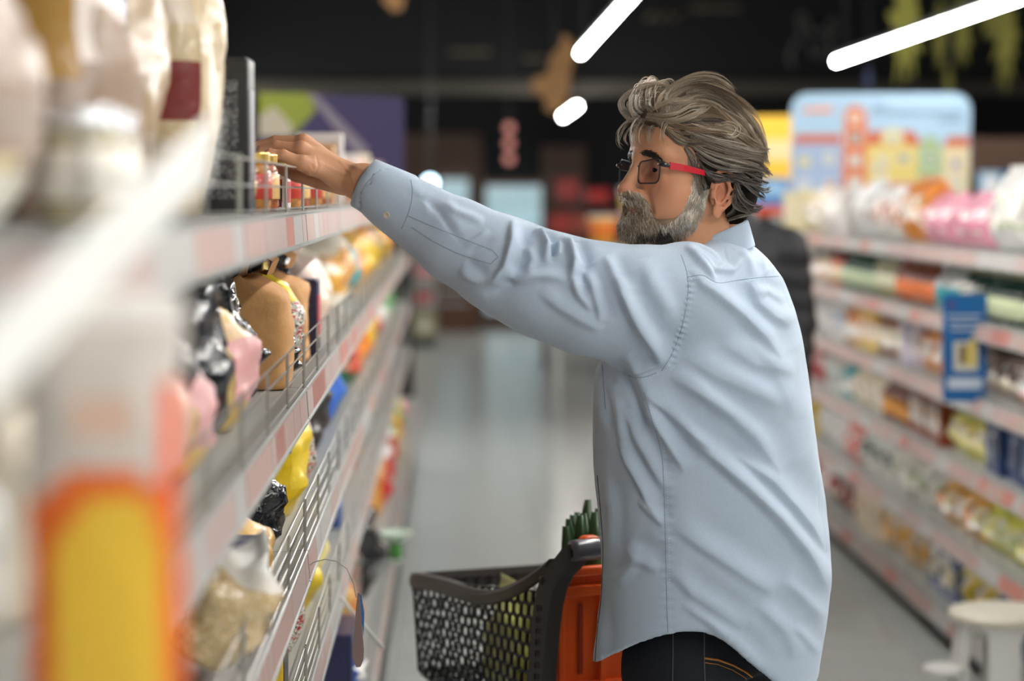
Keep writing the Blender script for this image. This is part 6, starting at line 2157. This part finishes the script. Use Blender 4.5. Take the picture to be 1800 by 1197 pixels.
M_leaf = mat('dark_green_leaf', (46, 74, 40), 0.4, noise=0.3, nscale=14)
lk = thing('leek_bundle', 'dark green leek leaves standing up out of the cart behind the handle', 'vegetable', inside(.12, .30))
lb = Vector(lk.location)
r_ = random.Random(5)
for i in range(11):
    tgt = P(994 + 6.5 * i, (925, 912, 905, 900, 906, 902, 878, 905, 900, 894, 905)[i], 4.06 + .02 * (i % 4))
    a = Vector((lb.x + .012 * math.cos(i * 2.1), lb.y + .012 * math.sin(i * 2.1), lb.z + .05))
    mid = a * .45 + tgt * .55 + Vector((r_.uniform(-.02, .02), 0, -.01))
    m = MB()
    k = 9
    vs = []
    for q in range(k):
        t = q / (k - 1)
        p = a * (1 - t) ** 2 + mid * 2 * t * (1 - t) + tgt * t * t
        wd = .006 + .034 * math.sin(PI * min(1, t * .8 + .1)) * (1 - t ** 4)
        side = Vector((1, .5 * math.sin(i * 1.7), 0)).normalized()
        up = Vector((side.y, -side.x, 0)) * .006
        vs += [p - side * wd - up * 0.4 - lb, p + up - lb, p + side * wd - up * .4 - lb]
    fs = [(q * 3 + j, q * 3 + j + 1, q * 3 + j + 4, q * 3 + j + 3) for q in range(k - 1) for j in range(2)]
    m.add(vs, fs)
    o = m.build('leaf', M_leaf, lk, True)
    sd = o.modifiers.new('thick', 'SOLIDIFY')
    sd.thickness = .0016
m = MB().tube([(0, 0, 0.0), (0, 0, .06), (0, 0, .16)], [.03, .034, .03], 14)
m.build('stalk', mat('pale_leek_stalk', (206, 214, 180), .5), lk, True)
# ------------------------------------------------------------------ signs, far end of the hall, stool, second shopper
def at(o, px, py, Y):
    return P(px, py, Y) - o


# board with painted houses over the shelving across the aisle
Yb = 11.4
p00, p11 = P(1390, 352, Yb), P(1706, 164, Yb)
BW, BH_ = p11.x - p00.x, p11.z - p00.z
bc_ = Vector(((p00.x + p11.x) / 2, Yb, (p00.z + p11.z) / 2))
bd = thing('header_board', 'light blue rounded board painted with a row of houses above the shelving', 'sign', bc_)
MB().prism(rrect(BW, BH_, .09, 8), .02, frame((0, 0, 0), (1, 0, 0), (0, 0, 1))).build('board_panel', mat('board_pale_blue', (150, 178, 200), .5), bd)


def flat(name, poly, c, layer=1, parent=None):
    """printed shape on the board; polygon in photograph pixels"""
    pts = [P(x, y, Yb) - bc_ for x, y in poly]
    m = MB()
    k = len(pts)
    y0, y1 = -.010 - .0012 * layer, -.010 - .0012 * layer + .0012
    vs = [(p.x, y0, p.z) for p in pts] + [(p.x, y1, p.z) for p in pts]
    m.add(vs, [tuple(range(k)), tuple(reversed(range(k, 2 * k)))] + [(i, k + i, k + (i + 1) % k, (i + 1) % k) for i in range(k)])
    c = tuple(int(.72 * x + .28 * 150 - 14) for x in c)
    return m.build(name, mat('print_%d_%d_%d' % c, c, .55), bd if parent is None else parent)


def rect(x0, y0, x1, y1):
    return [(x0, y1), (x1, y1), (x1, y0), (x0, y0)]


rf = (206, 92, 52)
flat('roof', [(1391, 252), (1399, 236), (1478, 236), (1478, 252)], rf)
flat('house', rect(1391, 252, 1478, 346), (160, 184, 222))
flat('tower', [(1478, 346), (1523, 346), (1523, 205), (1517, 190), (1502, 184), (1487, 190), (1483, 205)], (226, 112, 62), 2)
flat('roof', [(1522, 256), (1526, 230), (1606, 230), (1620, 256)], rf, 2)
flat('house', rect(1523, 256, 1612, 346), (240, 214, 110))
flat('gable', [(1548, 254), (1548, 238), (1558, 228), (1572, 225), (1582, 230), (1588, 240), (1588, 254)], (236, 218, 140), 3)
flat('house', [(1612, 346), (1657, 346), (1657, 262), (1650, 250), (1644, 240), (1632, 237), (1624, 242), (1618, 252), (1612, 264)], (166, 192, 140), 2)
flat('roof', [(1656, 258), (1666, 240), (1703, 240), (1703, 258)], rf, 3)
flat('house', rect(1657, 258, 1703, 346), (240, 220, 170))
for (x, y, w_, h_, c) in ((1403, 275, 20, 18, (214, 206, 120)), (1448, 270, 16, 18, (206, 214, 190)), (1400, 315, 22, 20, (190, 206, 222)), (1450, 318, 14, 22, (230, 150, 70)), (1494, 200, 16, 16, (240, 196, 150)), (1492, 234, 20, 18, (120, 110, 100)), (1492, 272, 20, 20, (206, 196, 190)), (1492, 312, 20, 22, (220, 226, 220)),
                           (1538, 272, 22, 12, (222, 206, 150)), (1576, 270, 22, 16, (150, 150, 120)), (1540, 312, 18, 18, (190, 180, 130)), (1558, 236, 22, 14, (190, 196, 160)), (1624, 272, 20, 16, (120, 150, 120)), (1672, 280, 14, 18, (130, 120, 170)), (1668, 312, 22, 26, (226, 222, 190)), (1530, 292, 30, 8, (170, 180, 190))):
    wn = flat('house_window', rect(x - 1, y - 1, x + w_ + 1, y + h_ + 1), (228, 228, 220), 4)
    flat('pane', rect(x + 2, y + 2, x + w_ - 2, y + h_ - 2), c, 5, wn)


def scribble(nm, parent, fn, c, r):
    """joined-up lettering drawn as one thin raised stroke"""
    m = MB()
    for ln in fn:
        m.tube([v for v in ln], r, 5)
    return m.build(nm, mat('stroke_%d_%d_%d' % c, c, .6), parent, True)


def word(x0, x1, y, h, n, Y, o, seed, off=0.012):
    r = random.Random(seed)
    pts = []
    for i in range(n * 4 + 1):
        t = i / (n * 4)
        pts.append(P(x0 + (x1 - x0) * t + (h * .25) * math.sin(i * PI / 2), y - (h * .5) * abs(math.sin(i * PI / 4)) * r.uniform(.5, 1.1), Y) - o + Vector((0, -off, 0)))
    return pts


scribble('orange_lettering', bd, [word(1412, 1462, 196, 14, 6, Yb, bc_, 1)], (240, 150, 100), .009)
scribble('dark_lettering', bd, [[P(1537, 200, Yb) - bc_ + Vector((0, -.012, 0)), P(1538, 184, Yb) - bc_ + Vector((0, -.012, 0)), P(1550, 200, Yb) - bc_ + Vector((0, -.012, 0)), P(1551, 184, Yb) - bc_ + Vector((0, -.012, 0))],
         word(1556, 1620, 200, 12, 7, Yb, bc_, 2), word(1626, 1692, 200, 12, 8, Yb, bc_, 3), word(1650, 1686, 212, 6, 4, Yb, bc_, 4)], (96, 110, 130), .0055)
for x in (1440, 1650):
    p = P(x, 352, Yb) - bc_
    MB().box((p.x - .02, -.012, RH[0] - bc_.z), (p.x + .02, .012, -BH_ / 2 + .02)).build('foot', M_shelf, bd)

# yellow sign and blue van cut-out behind it
Yy = 13.0
t = thing('yellow_sign', 'yellow board with paler stripe partly behind the man\'s hair', 'sign', P(1362, 332, Yy))
o = Vector(t.location)
a, b = P(1315, 335, Yy) - o, P(1397, 204, Yy) - o
MB().box((a.x, -.012, a.z), (b.x, .012, b.z)).build('board_panel', mat('sign_yellow', (240, 190, 60), .5), t)
a, b = P(1318, 282, Yy) - o, P(1394, 246, Yy) - o
MB().box((a.x, -.0145, a.z), (b.x, -.012, b.z)).build('pale_stripe', mat('sign_pale', (236, 206, 150), .5), t)
MB().box((-.02, -.01, -o.z), (.02, .01, -.02)).build('post', M_shelf, t)
t = thing('van_cutout', 'blue van-shaped cut-out with orange bumper under the yellow sign', 'sign', P(1366, 378, 12.6))
o = Vector(t.location)
poly = [(1318, 366), (1396, 366), (1400, 345), (1392, 322), (1378, 312), (1340, 312), (1318, 330)]
M9 = frame((0, 0, 0), (1, 0, 0), (0, 0, 1))
m = MB().prism([((P(x, y, 12.6) - o).x, (P(x, y, 12.6) - o).z) for x, y in poly], .03, M9)
m.build('van_side', ink((86, 130, 186)), t)
MB().prism([((P(x, y, 12.6) - o).x, (P(x, y, 12.6) - o).z) for x, y in rect(1325, 322, 1376, 342)], .034, M9).build('van_window', ink((150, 190, 220)), t)
MB().prism([((P(x, y, 12.6) - o).x, (P(x, y, 12.6) - o).z) for x, y in rect(1316, 362, 1402, 378)], .04, M9).build('bumper', ink((206, 84, 50)), t)
MB().box((-.02, -.01, -o.z), (.02, .01, .05)).build('post', M_shelf, t)

# purple and green header at the far left end of the shelving
Yp = 9.6
o = P(588, 300, Yp)
t = thing('header_board', 'purple board with green panel and pale diagonal band on top of the shelving', 'sign', o)


def pf(nm, poly, c, layer):
    pts = [P(x, y, Yp) - o for x, y in poly]
    k = len(pts)
    y0, y1 = -.008 - .0015 * layer, (.008 if layer == 0 else -.008 - .0015 * layer + .0015)
    m = MB().add([(p.x, y0, p.z) for p in pts] + [(p.x, y1, p.z) for p in pts], [tuple(range(k)), tuple(reversed(range(k, 2 * k)))] + [(i, k + i, k + (i + 1) % k, (i + 1) % k) for i in range(k)])
    return m.build(nm, mat('header_%d_%d_%d' % c, c, .55), t)


pf('board_panel', [(455, 330), (710, 330), (710, 178), (704, 170), (455, 163)], (54, 46, 84), 0)
pf('green_panel', [(455, 240), (512, 240), (556, 194), (544, 164), (455, 163)], (126, 136, 44), 1)
pf('pale_house', [(455, 240), (512, 240), (515, 222), (482, 186), (455, 205)], (170, 160, 142), 2)
pf('diagonal_band', [(540, 164), (556, 166), (648, 262), (640, 276), (626, 272)], (124, 116, 126), 2)
MB().box((-.02, .0085, LH[0] + .001 - o.z), (.02, .03, 0.0)).build('foot', M_shelf, t)

# blue hanging price sign at the shelving across the aisle
Ys = 7.15
o = P(1696, 512, Ys)
t = thing('hanging_sign', 'blue rounded price sign hanging from a white rod before the shelves', 'sign', o)


def sf(nm, poly, c, layer, rough=.4):
    pts = [P(x, y, Ys) - o for x, y in poly]
    k = len(pts)
    y0, y1 = -.002 - .001 * layer, (.002 if layer == 0 else -.002 - .001 * layer + .001)
    m = MB().add([(p.x, y0, p.z) for p in pts] + [(p.x, y1, p.z) for p in pts], [tuple(range(k)), tuple(reversed(range(k, 2 * k)))] + [(i, k + i, k + (i + 1) % k, (i + 1) % k) for i in range(k)])
    return m.build(nm, mat('sign_%d_%d_%d' % c, c, rough), t)


sf('sign_card', [(1657, 700), (1661, 706), (1729, 706), (1734, 700), (1735, 522), (1729, 516), (1663, 516), (1657, 522)], (24, 104, 172), 0)
sf('emblem', [(1672 + 6 * math.cos(-q), 536 + 5 * math.sin(-q)) for q in [2 * PI * i / 12 for i in range(12)]], (110, 60, 110), 1)
sf('picture', rect(1676, 600, 1719, 652), (222, 222, 206), 1)
sf('picture_detail', [(1692, 640), (1716, 645), (1716, 598), (1708, 590), (1700, 606)], (226, 206, 120), 2)
sf('picture_detail', rect(1686, 606, 1697, 640), (120, 90, 50), 2)
sf('text_bar', rect(1666, 664, 1726, 684), (206, 220, 234), 1)
for y, x0, x1 in ((556, 1664, 1724), (568, 1668, 1722), (580, 1670, 1716)):
    scribble('sign_lettering', t, [word(x0, x1, y, 7, 9, Ys, o, y, .004)], (214, 226, 238), .0035)
MB().tube([P(1697, 512, Ys) - o, P(1760, 503, 7.35) - o, Vector((RX - .021, 7.45, P(1760, 503, 7.35).z)) - o], .008, 8).build('rod', ink(W), t, True)

# step stool
st = thing('step_stool', 'cream plastic step stool with round seat at the edge of the aisle', 'stool', (1.56, 6.04, 0))
M_stool = mat('cream_stool_plastic', (222, 216, 200), .45)
M_stool2 = mat('white_stool_plastic', (214, 214, 210), .45)
MB().lathe([(.05, .390), (.135, .393), (.146, .399), (.150, .409), (.147, .420), (.13, .425), (.06, .426)], 40).build('seat', M_stool, st, True)
for a0_ in (-100, -178, 10, 80):
    a = math.radians(a0_)
    d = Vector((math.cos(a), math.sin(a), 0))
    m = MB()
    vs = []
    rows = [(.394, .118, .070, .016), (.376, .114, .050, .015), (.346, .114, .044, .015), (.2, .125, .047, .016), (.0, .138, .052, .018)]
    for z, rr, hw, th_ in rows:
        n_ = Vector((-d.y, d.x, 0))
        c = d * rr + Vector((0, 0, z))
        vs += [c - n_ * hw - d * th_, c + n_ * hw - d * th_, c + n_ * hw + d * th_, c - n_ * hw + d * th_]
    m.add(vs, grid_faces(len(rows), 4) + [(3, 2, 1, 0), (16, 17, 18, 19)])
    m.build('leg', M_stool2, st, False, None, .006)
MB().lathe([(.03, .245), (.055, .246), (.062, .254), (.060, .264), (.05, .268)], 24, 0, Matrix.Translation((-.165, -.02, 0))).build('step', M_stool2, st, True)
MB().box((-.17, -.05, .246), (-.10, .01, .262)).build('step_bracket', M_stool2, st)

# shopper in the black jacket
sx = Vector((1.05, 8.0, 0))
p2 = thing('person', 'shopper in a black padded jacket standing behind the bearded man', 'person', sx)
M_jk = mat('black_padded_jacket', (26, 27, 30), .6, noise=.2, nscale=30, bump=.3, bscale=30)
s = SDF((.65, 7.65, .03), (1.45, 8.35, 1.82), .014)
s.ell((1.05, 8.0, 1.22), (.21, .15, .30))
s.ell((1.05, 8.0, .98), (.20, .15, .20), .05)
for q in (1, -1):
    s.cap((1.05 + .12 * q, 8.0, 1.44), (1.05 + .19 * q, 8.0, 1.40), .065, .075, .05)
    s.chain([(np.array((1.05 + .195 * q, 8.0, 1.40)), .078), (np.array((1.05 + .235 * q, 7.98, 1.13)), .066), (np.array((1.05 + .215 * q, 7.90, .90)), .052)], .02)
s.cap((1.05, 8.0, 1.46), (1.05, 8.0, 1.50), .085, .08, .03)
Vk, Qk = s.nets()
ar_ = vnormals(Vk, Qk)
Vk = Vk + ar_ * (.0035 * np.sin(Vk[:, 2] * 75 + 9 * Vk[:, 0]) * (Vk[:, 2] < 1.45))[:, None]
o = link('jacket', np_mesh('jacket', Vk - np.array(sx), Qk, M_jk), p2)
s = SDF((.8, 7.75, 1.40), (1.3, 8.25, 1.86), .008)
s.cap((1.05, 8.0, 1.42), (1.05, 7.99, 1.58), .055, .052)
s.ell((1.05, 7.985, 1.66), (.076, .095, .115), .02)
s.ell((1.05, 8.06, 1.61), (.055, .05, .06), .02)
s.ell((1.05, 8.088, 1.645), (.012, .016, .02), .01)
for q in (1, -1):
    s.ell((1.05 + .078 * q, 7.99, 1.65), (.012, .018, .03), .005)
for q in (1, -1):
    s.chain([(np.array((1.05 + .215 * q, 7.90, .90)), .03), (np.array((1.05 + .21 * q, 7.88, .80)), .036)], .01)
Vk, Qk = s.nets()
link('body', np_mesh('body2', Vk - np.array(sx), Qk, mat('skin_second', (186, 134, 106), .5)), p2)
s = SDF((.8, 7.75, 1.50), (1.3, 8.25, 1.86), .008)
s.ell((1.05, 7.965, 1.685), (.086, .102, .105))
s.func((.8, 7.75, 1.5), (1.3, 8.25, 1.86), lambda x, y, z: np.maximum(y - 8.04, z - 1.70) * 1.0 * (y > 8.04) + (1.0 * (y <= 8.04)) * (1.585 - z) * -1 * -1 * 0 + .0 + (-1.0) * 0 - .5 * ((y > 8.04) & (z < 1.70)) + .5 * ~((y > 8.04) & (z < 1.70)), 0, 's')
Vk, Qk = s.nets()
link('hair', np_mesh('hair2', Vk - np.array(sx), Qk, mat('dark_brown_hair', (40, 32, 26), .5)), p2)
s = SDF((.75, 7.75, .03), (1.35, 8.25, 1.0), .014)
for q in (1, -1):
    s.chain([(np.array((1.05 + .09 * q, 8.0, .92)), .105), (np.array((1.05 + .10 * q, 8.0, .48)), .075), (np.array((1.05 + .10 * q, 7.99, .10)), .055)], .02)
Vk, Qk = s.nets()
link('trousers', np_mesh('trousers', Vk - np.array(sx), Qk, mat('dark_trousers', (30, 32, 38), .8)), p2)
for q in (1, -1):
    s = SDF((.8, 7.7, .0), (1.3, 8.4, .15), .01)
    s.cap((1.05 + .10 * q, 7.99, .05), (1.05 + .11 * q, 8.16, .04), .048, .04)
    Vk, Qk = s.nets()
    Vk[:, 2] = np.maximum(Vk[:, 2], .002)
    link('shoe', np_mesh('shoe2', Vk - np.array(sx), Qk, M_shoe), p2)

# far end: lit glass fronts in brown frames, crates, white gondola end, red goods
M_cool = mat('cooler_back_light', (176, 206, 214), .5, emit=0.75)
M_glass = bpy.data.materials.new('cooler_glass')
M_glass.use_nodes = True
nt = M_glass.node_tree
nt.nodes.clear()
o_ = nt.nodes.new('ShaderNodeOutputMaterial')
mx_ = nt.nodes.new('ShaderNodeMixShader')
mx_.inputs[0].default_value = .1
tr_ = nt.nodes.new('ShaderNodeBsdfTransparent')
gl_ = nt.nodes.new('ShaderNodeBsdfGlossy')
gl_.inputs['Roughness'].default_value = .05
nt.links.new(tr_.outputs[0], mx_.inputs[1])
nt.links.new(gl_.outputs[0], mx_.inputs[2])
nt.links.new(mx_.outputs[0], o_.inputs[0])
M_frame = mat('brown_cooler_frame', (104, 72, 52), .5)


def cooler(px0, px1, py0, Y, label):
    a, b = P(px0, py0, Y), P(px1, py0, Y)
    w_, h_ = b.x - a.x, a.z
    t = thing('glass_cooler', label, 'cooler', (a.x, Y, 0), 'lit coolers at the far end')
    f = .045
    MB().box((0, .5, 0), (w_, .54, h_)).build('back_light', M_cool, t)
    MB().box((0, 0, 0), (.03, .5, h_)).build('side_wall', M_frame, t)
    MB().box((w_ - .03, 0, 0), (w_, .5, h_)).build('side_wall', M_frame, t)
    MB().box((.03, 0, h_ - .06), (w_ - .03, .5, h_)).build('top_board', M_frame, t)
    MB().box((.03, 0, 0), (w_ - .03, .5, .12)).build('plinth', M_frame, t)
    m = MB()
    m.box((.0, -.03, .12), (f, 0, h_)).box((w_ - f, -.03, .12), (w_, 0, h_)).box((f, -.03, h_ - f), (w_ - f, 0, h_)).box((f, -.03, .12), (w_ - f, 0, .12 + f))
    dr = m.build('door', M_frame, t)
    MB().box((f, -.018, .12 + f), (w_ - f, -.012, h_ - f)).build('glass', M_glass, dr)
    MB().tube([(w_ - f * .5, -.06, .8), (w_ - f * .5, -.06, 1.2)], .01, 8).build('handle', M_alu, dr, True)
    for z in (.5, .85, 1.2, 1.5):
        if z < h_ - .15:
            MB().box((.03, .05, z), (w_ - .03, .5, z + .015)).build('rack', mat('cooler_rack', (150, 176, 180), .4), t)
    return t


cooler(848, 958, 318, 26.2, 'brown-framed lit glass cooler in the middle of the far end')
cooler(766, 830, 306, 26.2, 'narrow lit cooler beside the raised forearm at the far end')
t = thing('wooden_crate', 'stacked dark wooden crate below the narrow cooler', 'crate', (P(805, 560, 25.5).x, 25.4, 0))
for z in range(4):
    for (x0, y0, x1, y1) in ((-.25, -.2, .25, -.18), (-.25, .18, .25, .2), (-.25, -.18, -.23, .18), (.23, -.18, .25, .18)):
        MB().box((x0, y0, .02 + z * .16), (x1, y1, .15 + z * .16)).build('slat', M_frame, t)
MB().box((-.23, -.18, 0), (.23, .18, .02)).build('crate_floor', M_frame, t)

Ye = 23.0
a, b = P(722, 440, Ye), P(768, 440, Ye)
t = thing('shelf_end_unit', 'white end unit with pale goods beyond the dark gap of the shelving', 'shelving', (a.x, Ye, 0))
we, he = b.x - a.x, a.z + .25
MB().box((0, .02, 0), (we, .06, he)).build('back_panel', M_shelf, t)
for k in range(4):
    MB().box((0, -.35, .1 + k * .28), (we, .02, .13 + k * .28)).build('shelf', M_shelf, t)
MB().box((0, -.35, 0), (.02, .02, he)).build('side_panel', M_shelf, t)
MB().box((we - .02, -.35, 0), (we, .02, he)).build('side_panel', M_shelf, t)
for k, (c, l) in enumerate((((226, 216, 120), W), (W, RD), ((230, 226, 216), PK), (CR, YL))):
    put('carton', 'end%d' % k, lambda c=c, l=l: box_parts(.22, .2, .21, c, l, None), (a.x + we / 2, Ye - .18, .1305 + .28 * k), -PI / 2, ('lime', 'white', 'pale', 'cream')[k] + ' carton in the white end unit, %s board up' % nth(k), 'carton', 'cartons in the white end unit')
# dark end wall of the stocked shelving
t = thing('end_panel', 'dark upright panel closing the far end of the stocked shelving', 'panel', (LX - .25, 12.62, 0))
MB().box((-.24, 0, 0), (.27, .03, 1.66)).build('panel_board', mat('dark_end_panel', (44, 44, 42), .6), t)
MB().box((-.24, -.01, 1.66), (.27, .04, 1.69)).build('panel_cap', M_back, t)

# red goods stand and yellow bucket
t = thing('goods_stand', 'brown wooden stand stacked with red goods beside the lit cooler', 'stand', (P(1015, 430, 20).x, 20, 0))
for z in (0.4, 0.85, 1.2, 1.5):
    MB().box((-.32, -.2, z), (.55, .2, z + .03)).build('shelf', M_brown, t)
for x in (-.32, .52):
    MB().box((x, -.2, 0), (x + .03, .2, 1.72)).build('side_board', M_brown, t)
for i, (x, z, c, h_, cn) in enumerate(((-.1, 1.531, (150, 40, 44), .22, 'dark red'), (.18, 1.531, (190, 24, 34), .12, 'bright red'), (-.17, 1.231, (170, 40, 40), .2, 'red'), (.05, 1.231, (150, 60, 50), .2, 'brownish red'), (.3, 1.231, (190, 60, 50), .2, 'light red'), (-.15, .881, (170, 50, 44), .25, 'low red'), (.15, .881, (120, 40, 36), .25, 'low maroon'))):
    put('carton', 'redg%d' % i, lambda c=c, h_=h_: box_parts(.22, .2, h_, c, (min(255, c[0] + 40), c[1] + 30, c[2] + 20), None), (t.location.x + x, 19.95, z), -PI / 2, cn + ' carton on the brown stand by the far cooler', 'carton', 'red cartons on the brown stand')
q = P(1060, 432, 15.0)
t = thing('display_table', 'low white table carrying the big tubs before the red goods', 'table', (q.x, 15.05, 0))
MB().box((-.35, -.3, q.z - .03), (.5, .3, q.z)).build('table_top', M_shelf, t)
for x in (-.32, .47):
    for y in (-.27, .27):
        MB().box((x - .02, y - .02, 0), (x + .02, y + .02, q.z - .03)).build('leg', M_shelf, t)
put('tub', 'bigtub', lambda: tub_parts(.105, .21, (240, 180, 60), W, (236, 120, 40)), (q.x, 15.0, q.z + .0005), 0, 'big orange-yellow tub with white lid seen past the beard', 'tub', 'big tubs on the low table')
put('tub', 'bigtub2', lambda: tub_parts(.10, .20, (236, 216, 216), W, (240, 200, 90)), (q.x + .24, 14.95, q.z + .0005), 0, 'pale tub with white lid close to the beard', 'tub', 'big tubs on the low table')
put('tub', 'bigtub2', None, (q.x + .22, 15.12, q.z + .2), 0, 'pale tub stacked highest on the low table', 'tub', 'big tubs on the low table')
q = P(728, 318, 10.0)
put('tub', 'yeltub', lambda: tub_parts(.05, .10, (226, 170, 40), (230, 180, 50), None), (LX - .05, 12.2, LH[0] + .0005), 0, 'small mustard tub at the far end of the top shelf', 'tub', None)
# small spot lamp and pink sign far away
q = P(756, 322, 22.0)
t = thing('spot_lamp', 'small bluish-white spot lamp shining above the sleeve', 'lamp', q)
MB().lathe([(.01, -.03), (.05, -.02), (.06, 0), (.05, .02), (.01, .03)], 16, 0, frame((0, 0, 0), (1, 0, 0), (0, 0, 1))).build('lamp_glass', mat('spot_glow', (200, 236, 255), .4, emit=9), t, True)
MB().tube([(0, .03, 0), (0, .06, .3), (0, .06, 4.2 - q.z)], .012, 8).build('stem', M_alu, t)
q = P(895, 252, 21.0)
t = thing('pink_sign', 'narrow pink glowing sign hanging against the dark far wall', 'sign', q)
MB().box((-.05, .01, -.24), (.05, .05, .24)).build('sign_case', M_black, t)
for z in (-.15, 0, .15):
    MB().lathe([(.01, -.006), (.045, -.006), (.045, .006), (.01, .006)], 16, 0, frame((0, 0, z), (1, 0, 0), (0, 0, 1))).build('glow_disc', mat('pink_glow', (226, 150, 140), .4, emit=.55), t)
MB().tube([(0, .03, .24), (0, .03, 4.2 - q.z)], .006, 6).build('hanger_rod', M_alu, t)

# hanging paper ornaments and the chalk drawings on the dark fascia
M_orn = mat('brown_card_ornament', (150, 112, 70), .7, noise=.25, nscale=20)
M_lf = mat('yellow_green_leaf_card', (112, 110, 40), .7, noise=.25, nscale=12)


def ornament(label, poly, Y, m, seed=0, name='hanging_ornament', group=None):
    c = [sum(v[k] for v in poly) / len(poly) for k in (0, 1)]
    o = P(c[0], c[1], Y)
    t = thing(name, label, 'ornament', o, group)
    pts = [((P(x, y, Y) - o).x, (P(x, y, Y) - o).z) for x, y in poly]
    MB().prism(pts, .03, frame((0, 0, 0), (1, 0, 0), (0, 0, 1))).build('card', m, t)
    top = max(p[1] for p in pts)
    MB().tube([(0, 0, top * .6), (0, 0, 4.2 - o.z)], .004, 6).build('thread', M_alu, t)
    return t


ornament('brown card squirrel-like ornament hanging beside the far lamp', [(958, 192), (972, 200), (990, 190), (1000, 160), (1004, 120), (1014, 96), (1002, 66), (990, 60), (985, 80), (968, 100), (962, 130), (940, 136), (934, 152), (940, 166), (958, 170)], 15.5, M_orn)
ornament('brown card ornament cut by the upper picture edge', [(672, 2), (690, 20), (706, 18), (712, -6), (690, -30), (674, -20)], 14.5, M_orn)


def leafpoly(cx, cy, w_, h_, seed):
    r = random.Random(seed)
    out = []
    n = 22
    for i in range(n):
        a = 2 * PI * i / n
        rr = (1.0 if i % 2 == 0 else .55) * r.uniform(.75, 1.1)
        out.append((cx + w_ * rr * math.sin(a), cy + h_ * rr * math.cos(a)))
    return out


for i, (cx, cy, w_, h_, nm) in enumerate(((1592, 40, 34, 130, 'widest'), (1652, 60, 14, 80, 'slim'), (1690, 50, 20, 74, 'middle'), (1768, 70, 26, 92, 'outermost'), (1668, 140, 9, 36, 'lowest small'), (1526, 140, 9, 24, 'tiny blue-tinted'), (1745, 20, 30, 60, 'uppermost'))):
    ornament('%s yellow-green leaf cut-out hanging over the house board' % nm, leafpoly(cx, cy, w_, h_, i + 3), 15.0 + .25 * i, M_lf if i != 5 else mat('blue_grey_card', (80, 90, 130), .7), name='leaf_cutout', group='leaf cut-outs over the house board')
Yc = 24.28
o = Vector((0, Yc, 3.2))
ch = thing('chalk_drawing', 'chalk outline drawing and lettering on the dark fascia', 'drawing', o)


def ck(pts):
    return [P(x, y, Yc) - o for x, y in pts]


cl = [ck([(1402, 30), (1410, 60), (1395, 80), (1388, 100), (1394, 118)]), ck([(1402, 30), (1412, 22), (1420, 44), (1428, 60), (1440, 56), (1450, 60), (1462, 34), (1474, 26), (1470, 48), (1456, 70), (1462, 90), (1454, 108)]), ck([(1424, 76), (1428, 96), (1440, 100), (1446, 80)])]
m = MB()
for l in cl:
    m.tube(l, .022, 6)
m.build('chalk_figure', mat('chalk_grey', (96, 98, 96), .9), ch, True)
for l in ([P(*q_, Yc) - o for q_ in ((1136, 36), (1150, 22), (1160, 38), (1172, 20), (1184, 34), (1200, 18))], word(1216, 1300, 16, 16, 6, Yc, o, 8, .0), word(920, 962, 104, 14, 4, Yc, o, 9, .0), word(790, 862, 92, 6, 5, Yc, o, 10, .0)):
    MB().tube(l, .02, 6).build('chalk_lettering', mat('chalk_brownish', (110, 100, 84), .9), ch, True)
# a further gondola with boxes behind the house board
t = thing('shelving_bay', 'dark further shelving behind the house board with brown fascia', 'shelving', (3.9, 14.5, 0))
MB().box((-1.0, 0, 0), (1.3, .4, 1.62)).build('back_panel', M_back, t)
MB().box((-1.0, -.02, 1.74), (1.3, .02, 1.98)).build('brown_fascia', M_brown, t)
MB().box((-1.0, -.4, 1.55), (1.3, 0, 1.58)).build('shelf', M_shelf, t)
MB().box((-.98, .0, 1.58), (-.94, .04, 1.98)).build('post', M_back, t)
MB().box((1.24, .0, 1.58), (1.28, .04, 1.98)).build('post', M_back, t)
for i, (px, c, l, w_) in enumerate(((1738, (160, 190, 216), W, .1), (1772, (40, 120, 160), TL, .14), (1808, (190, 200, 206), W, .1))):
    put('carton', 'bk%d' % i, lambda c=c, l=l, w_=w_: box_parts(w_, .16, .17, c, l, None), (P(px, 330, 14.3).x, 14.3, 1.5805), -PI / 2, ('pale blue', 'deep teal', 'grey-white')[i] + ' carton on the further shelving beside the house board', 'carton', 'cartons on the further shelving')
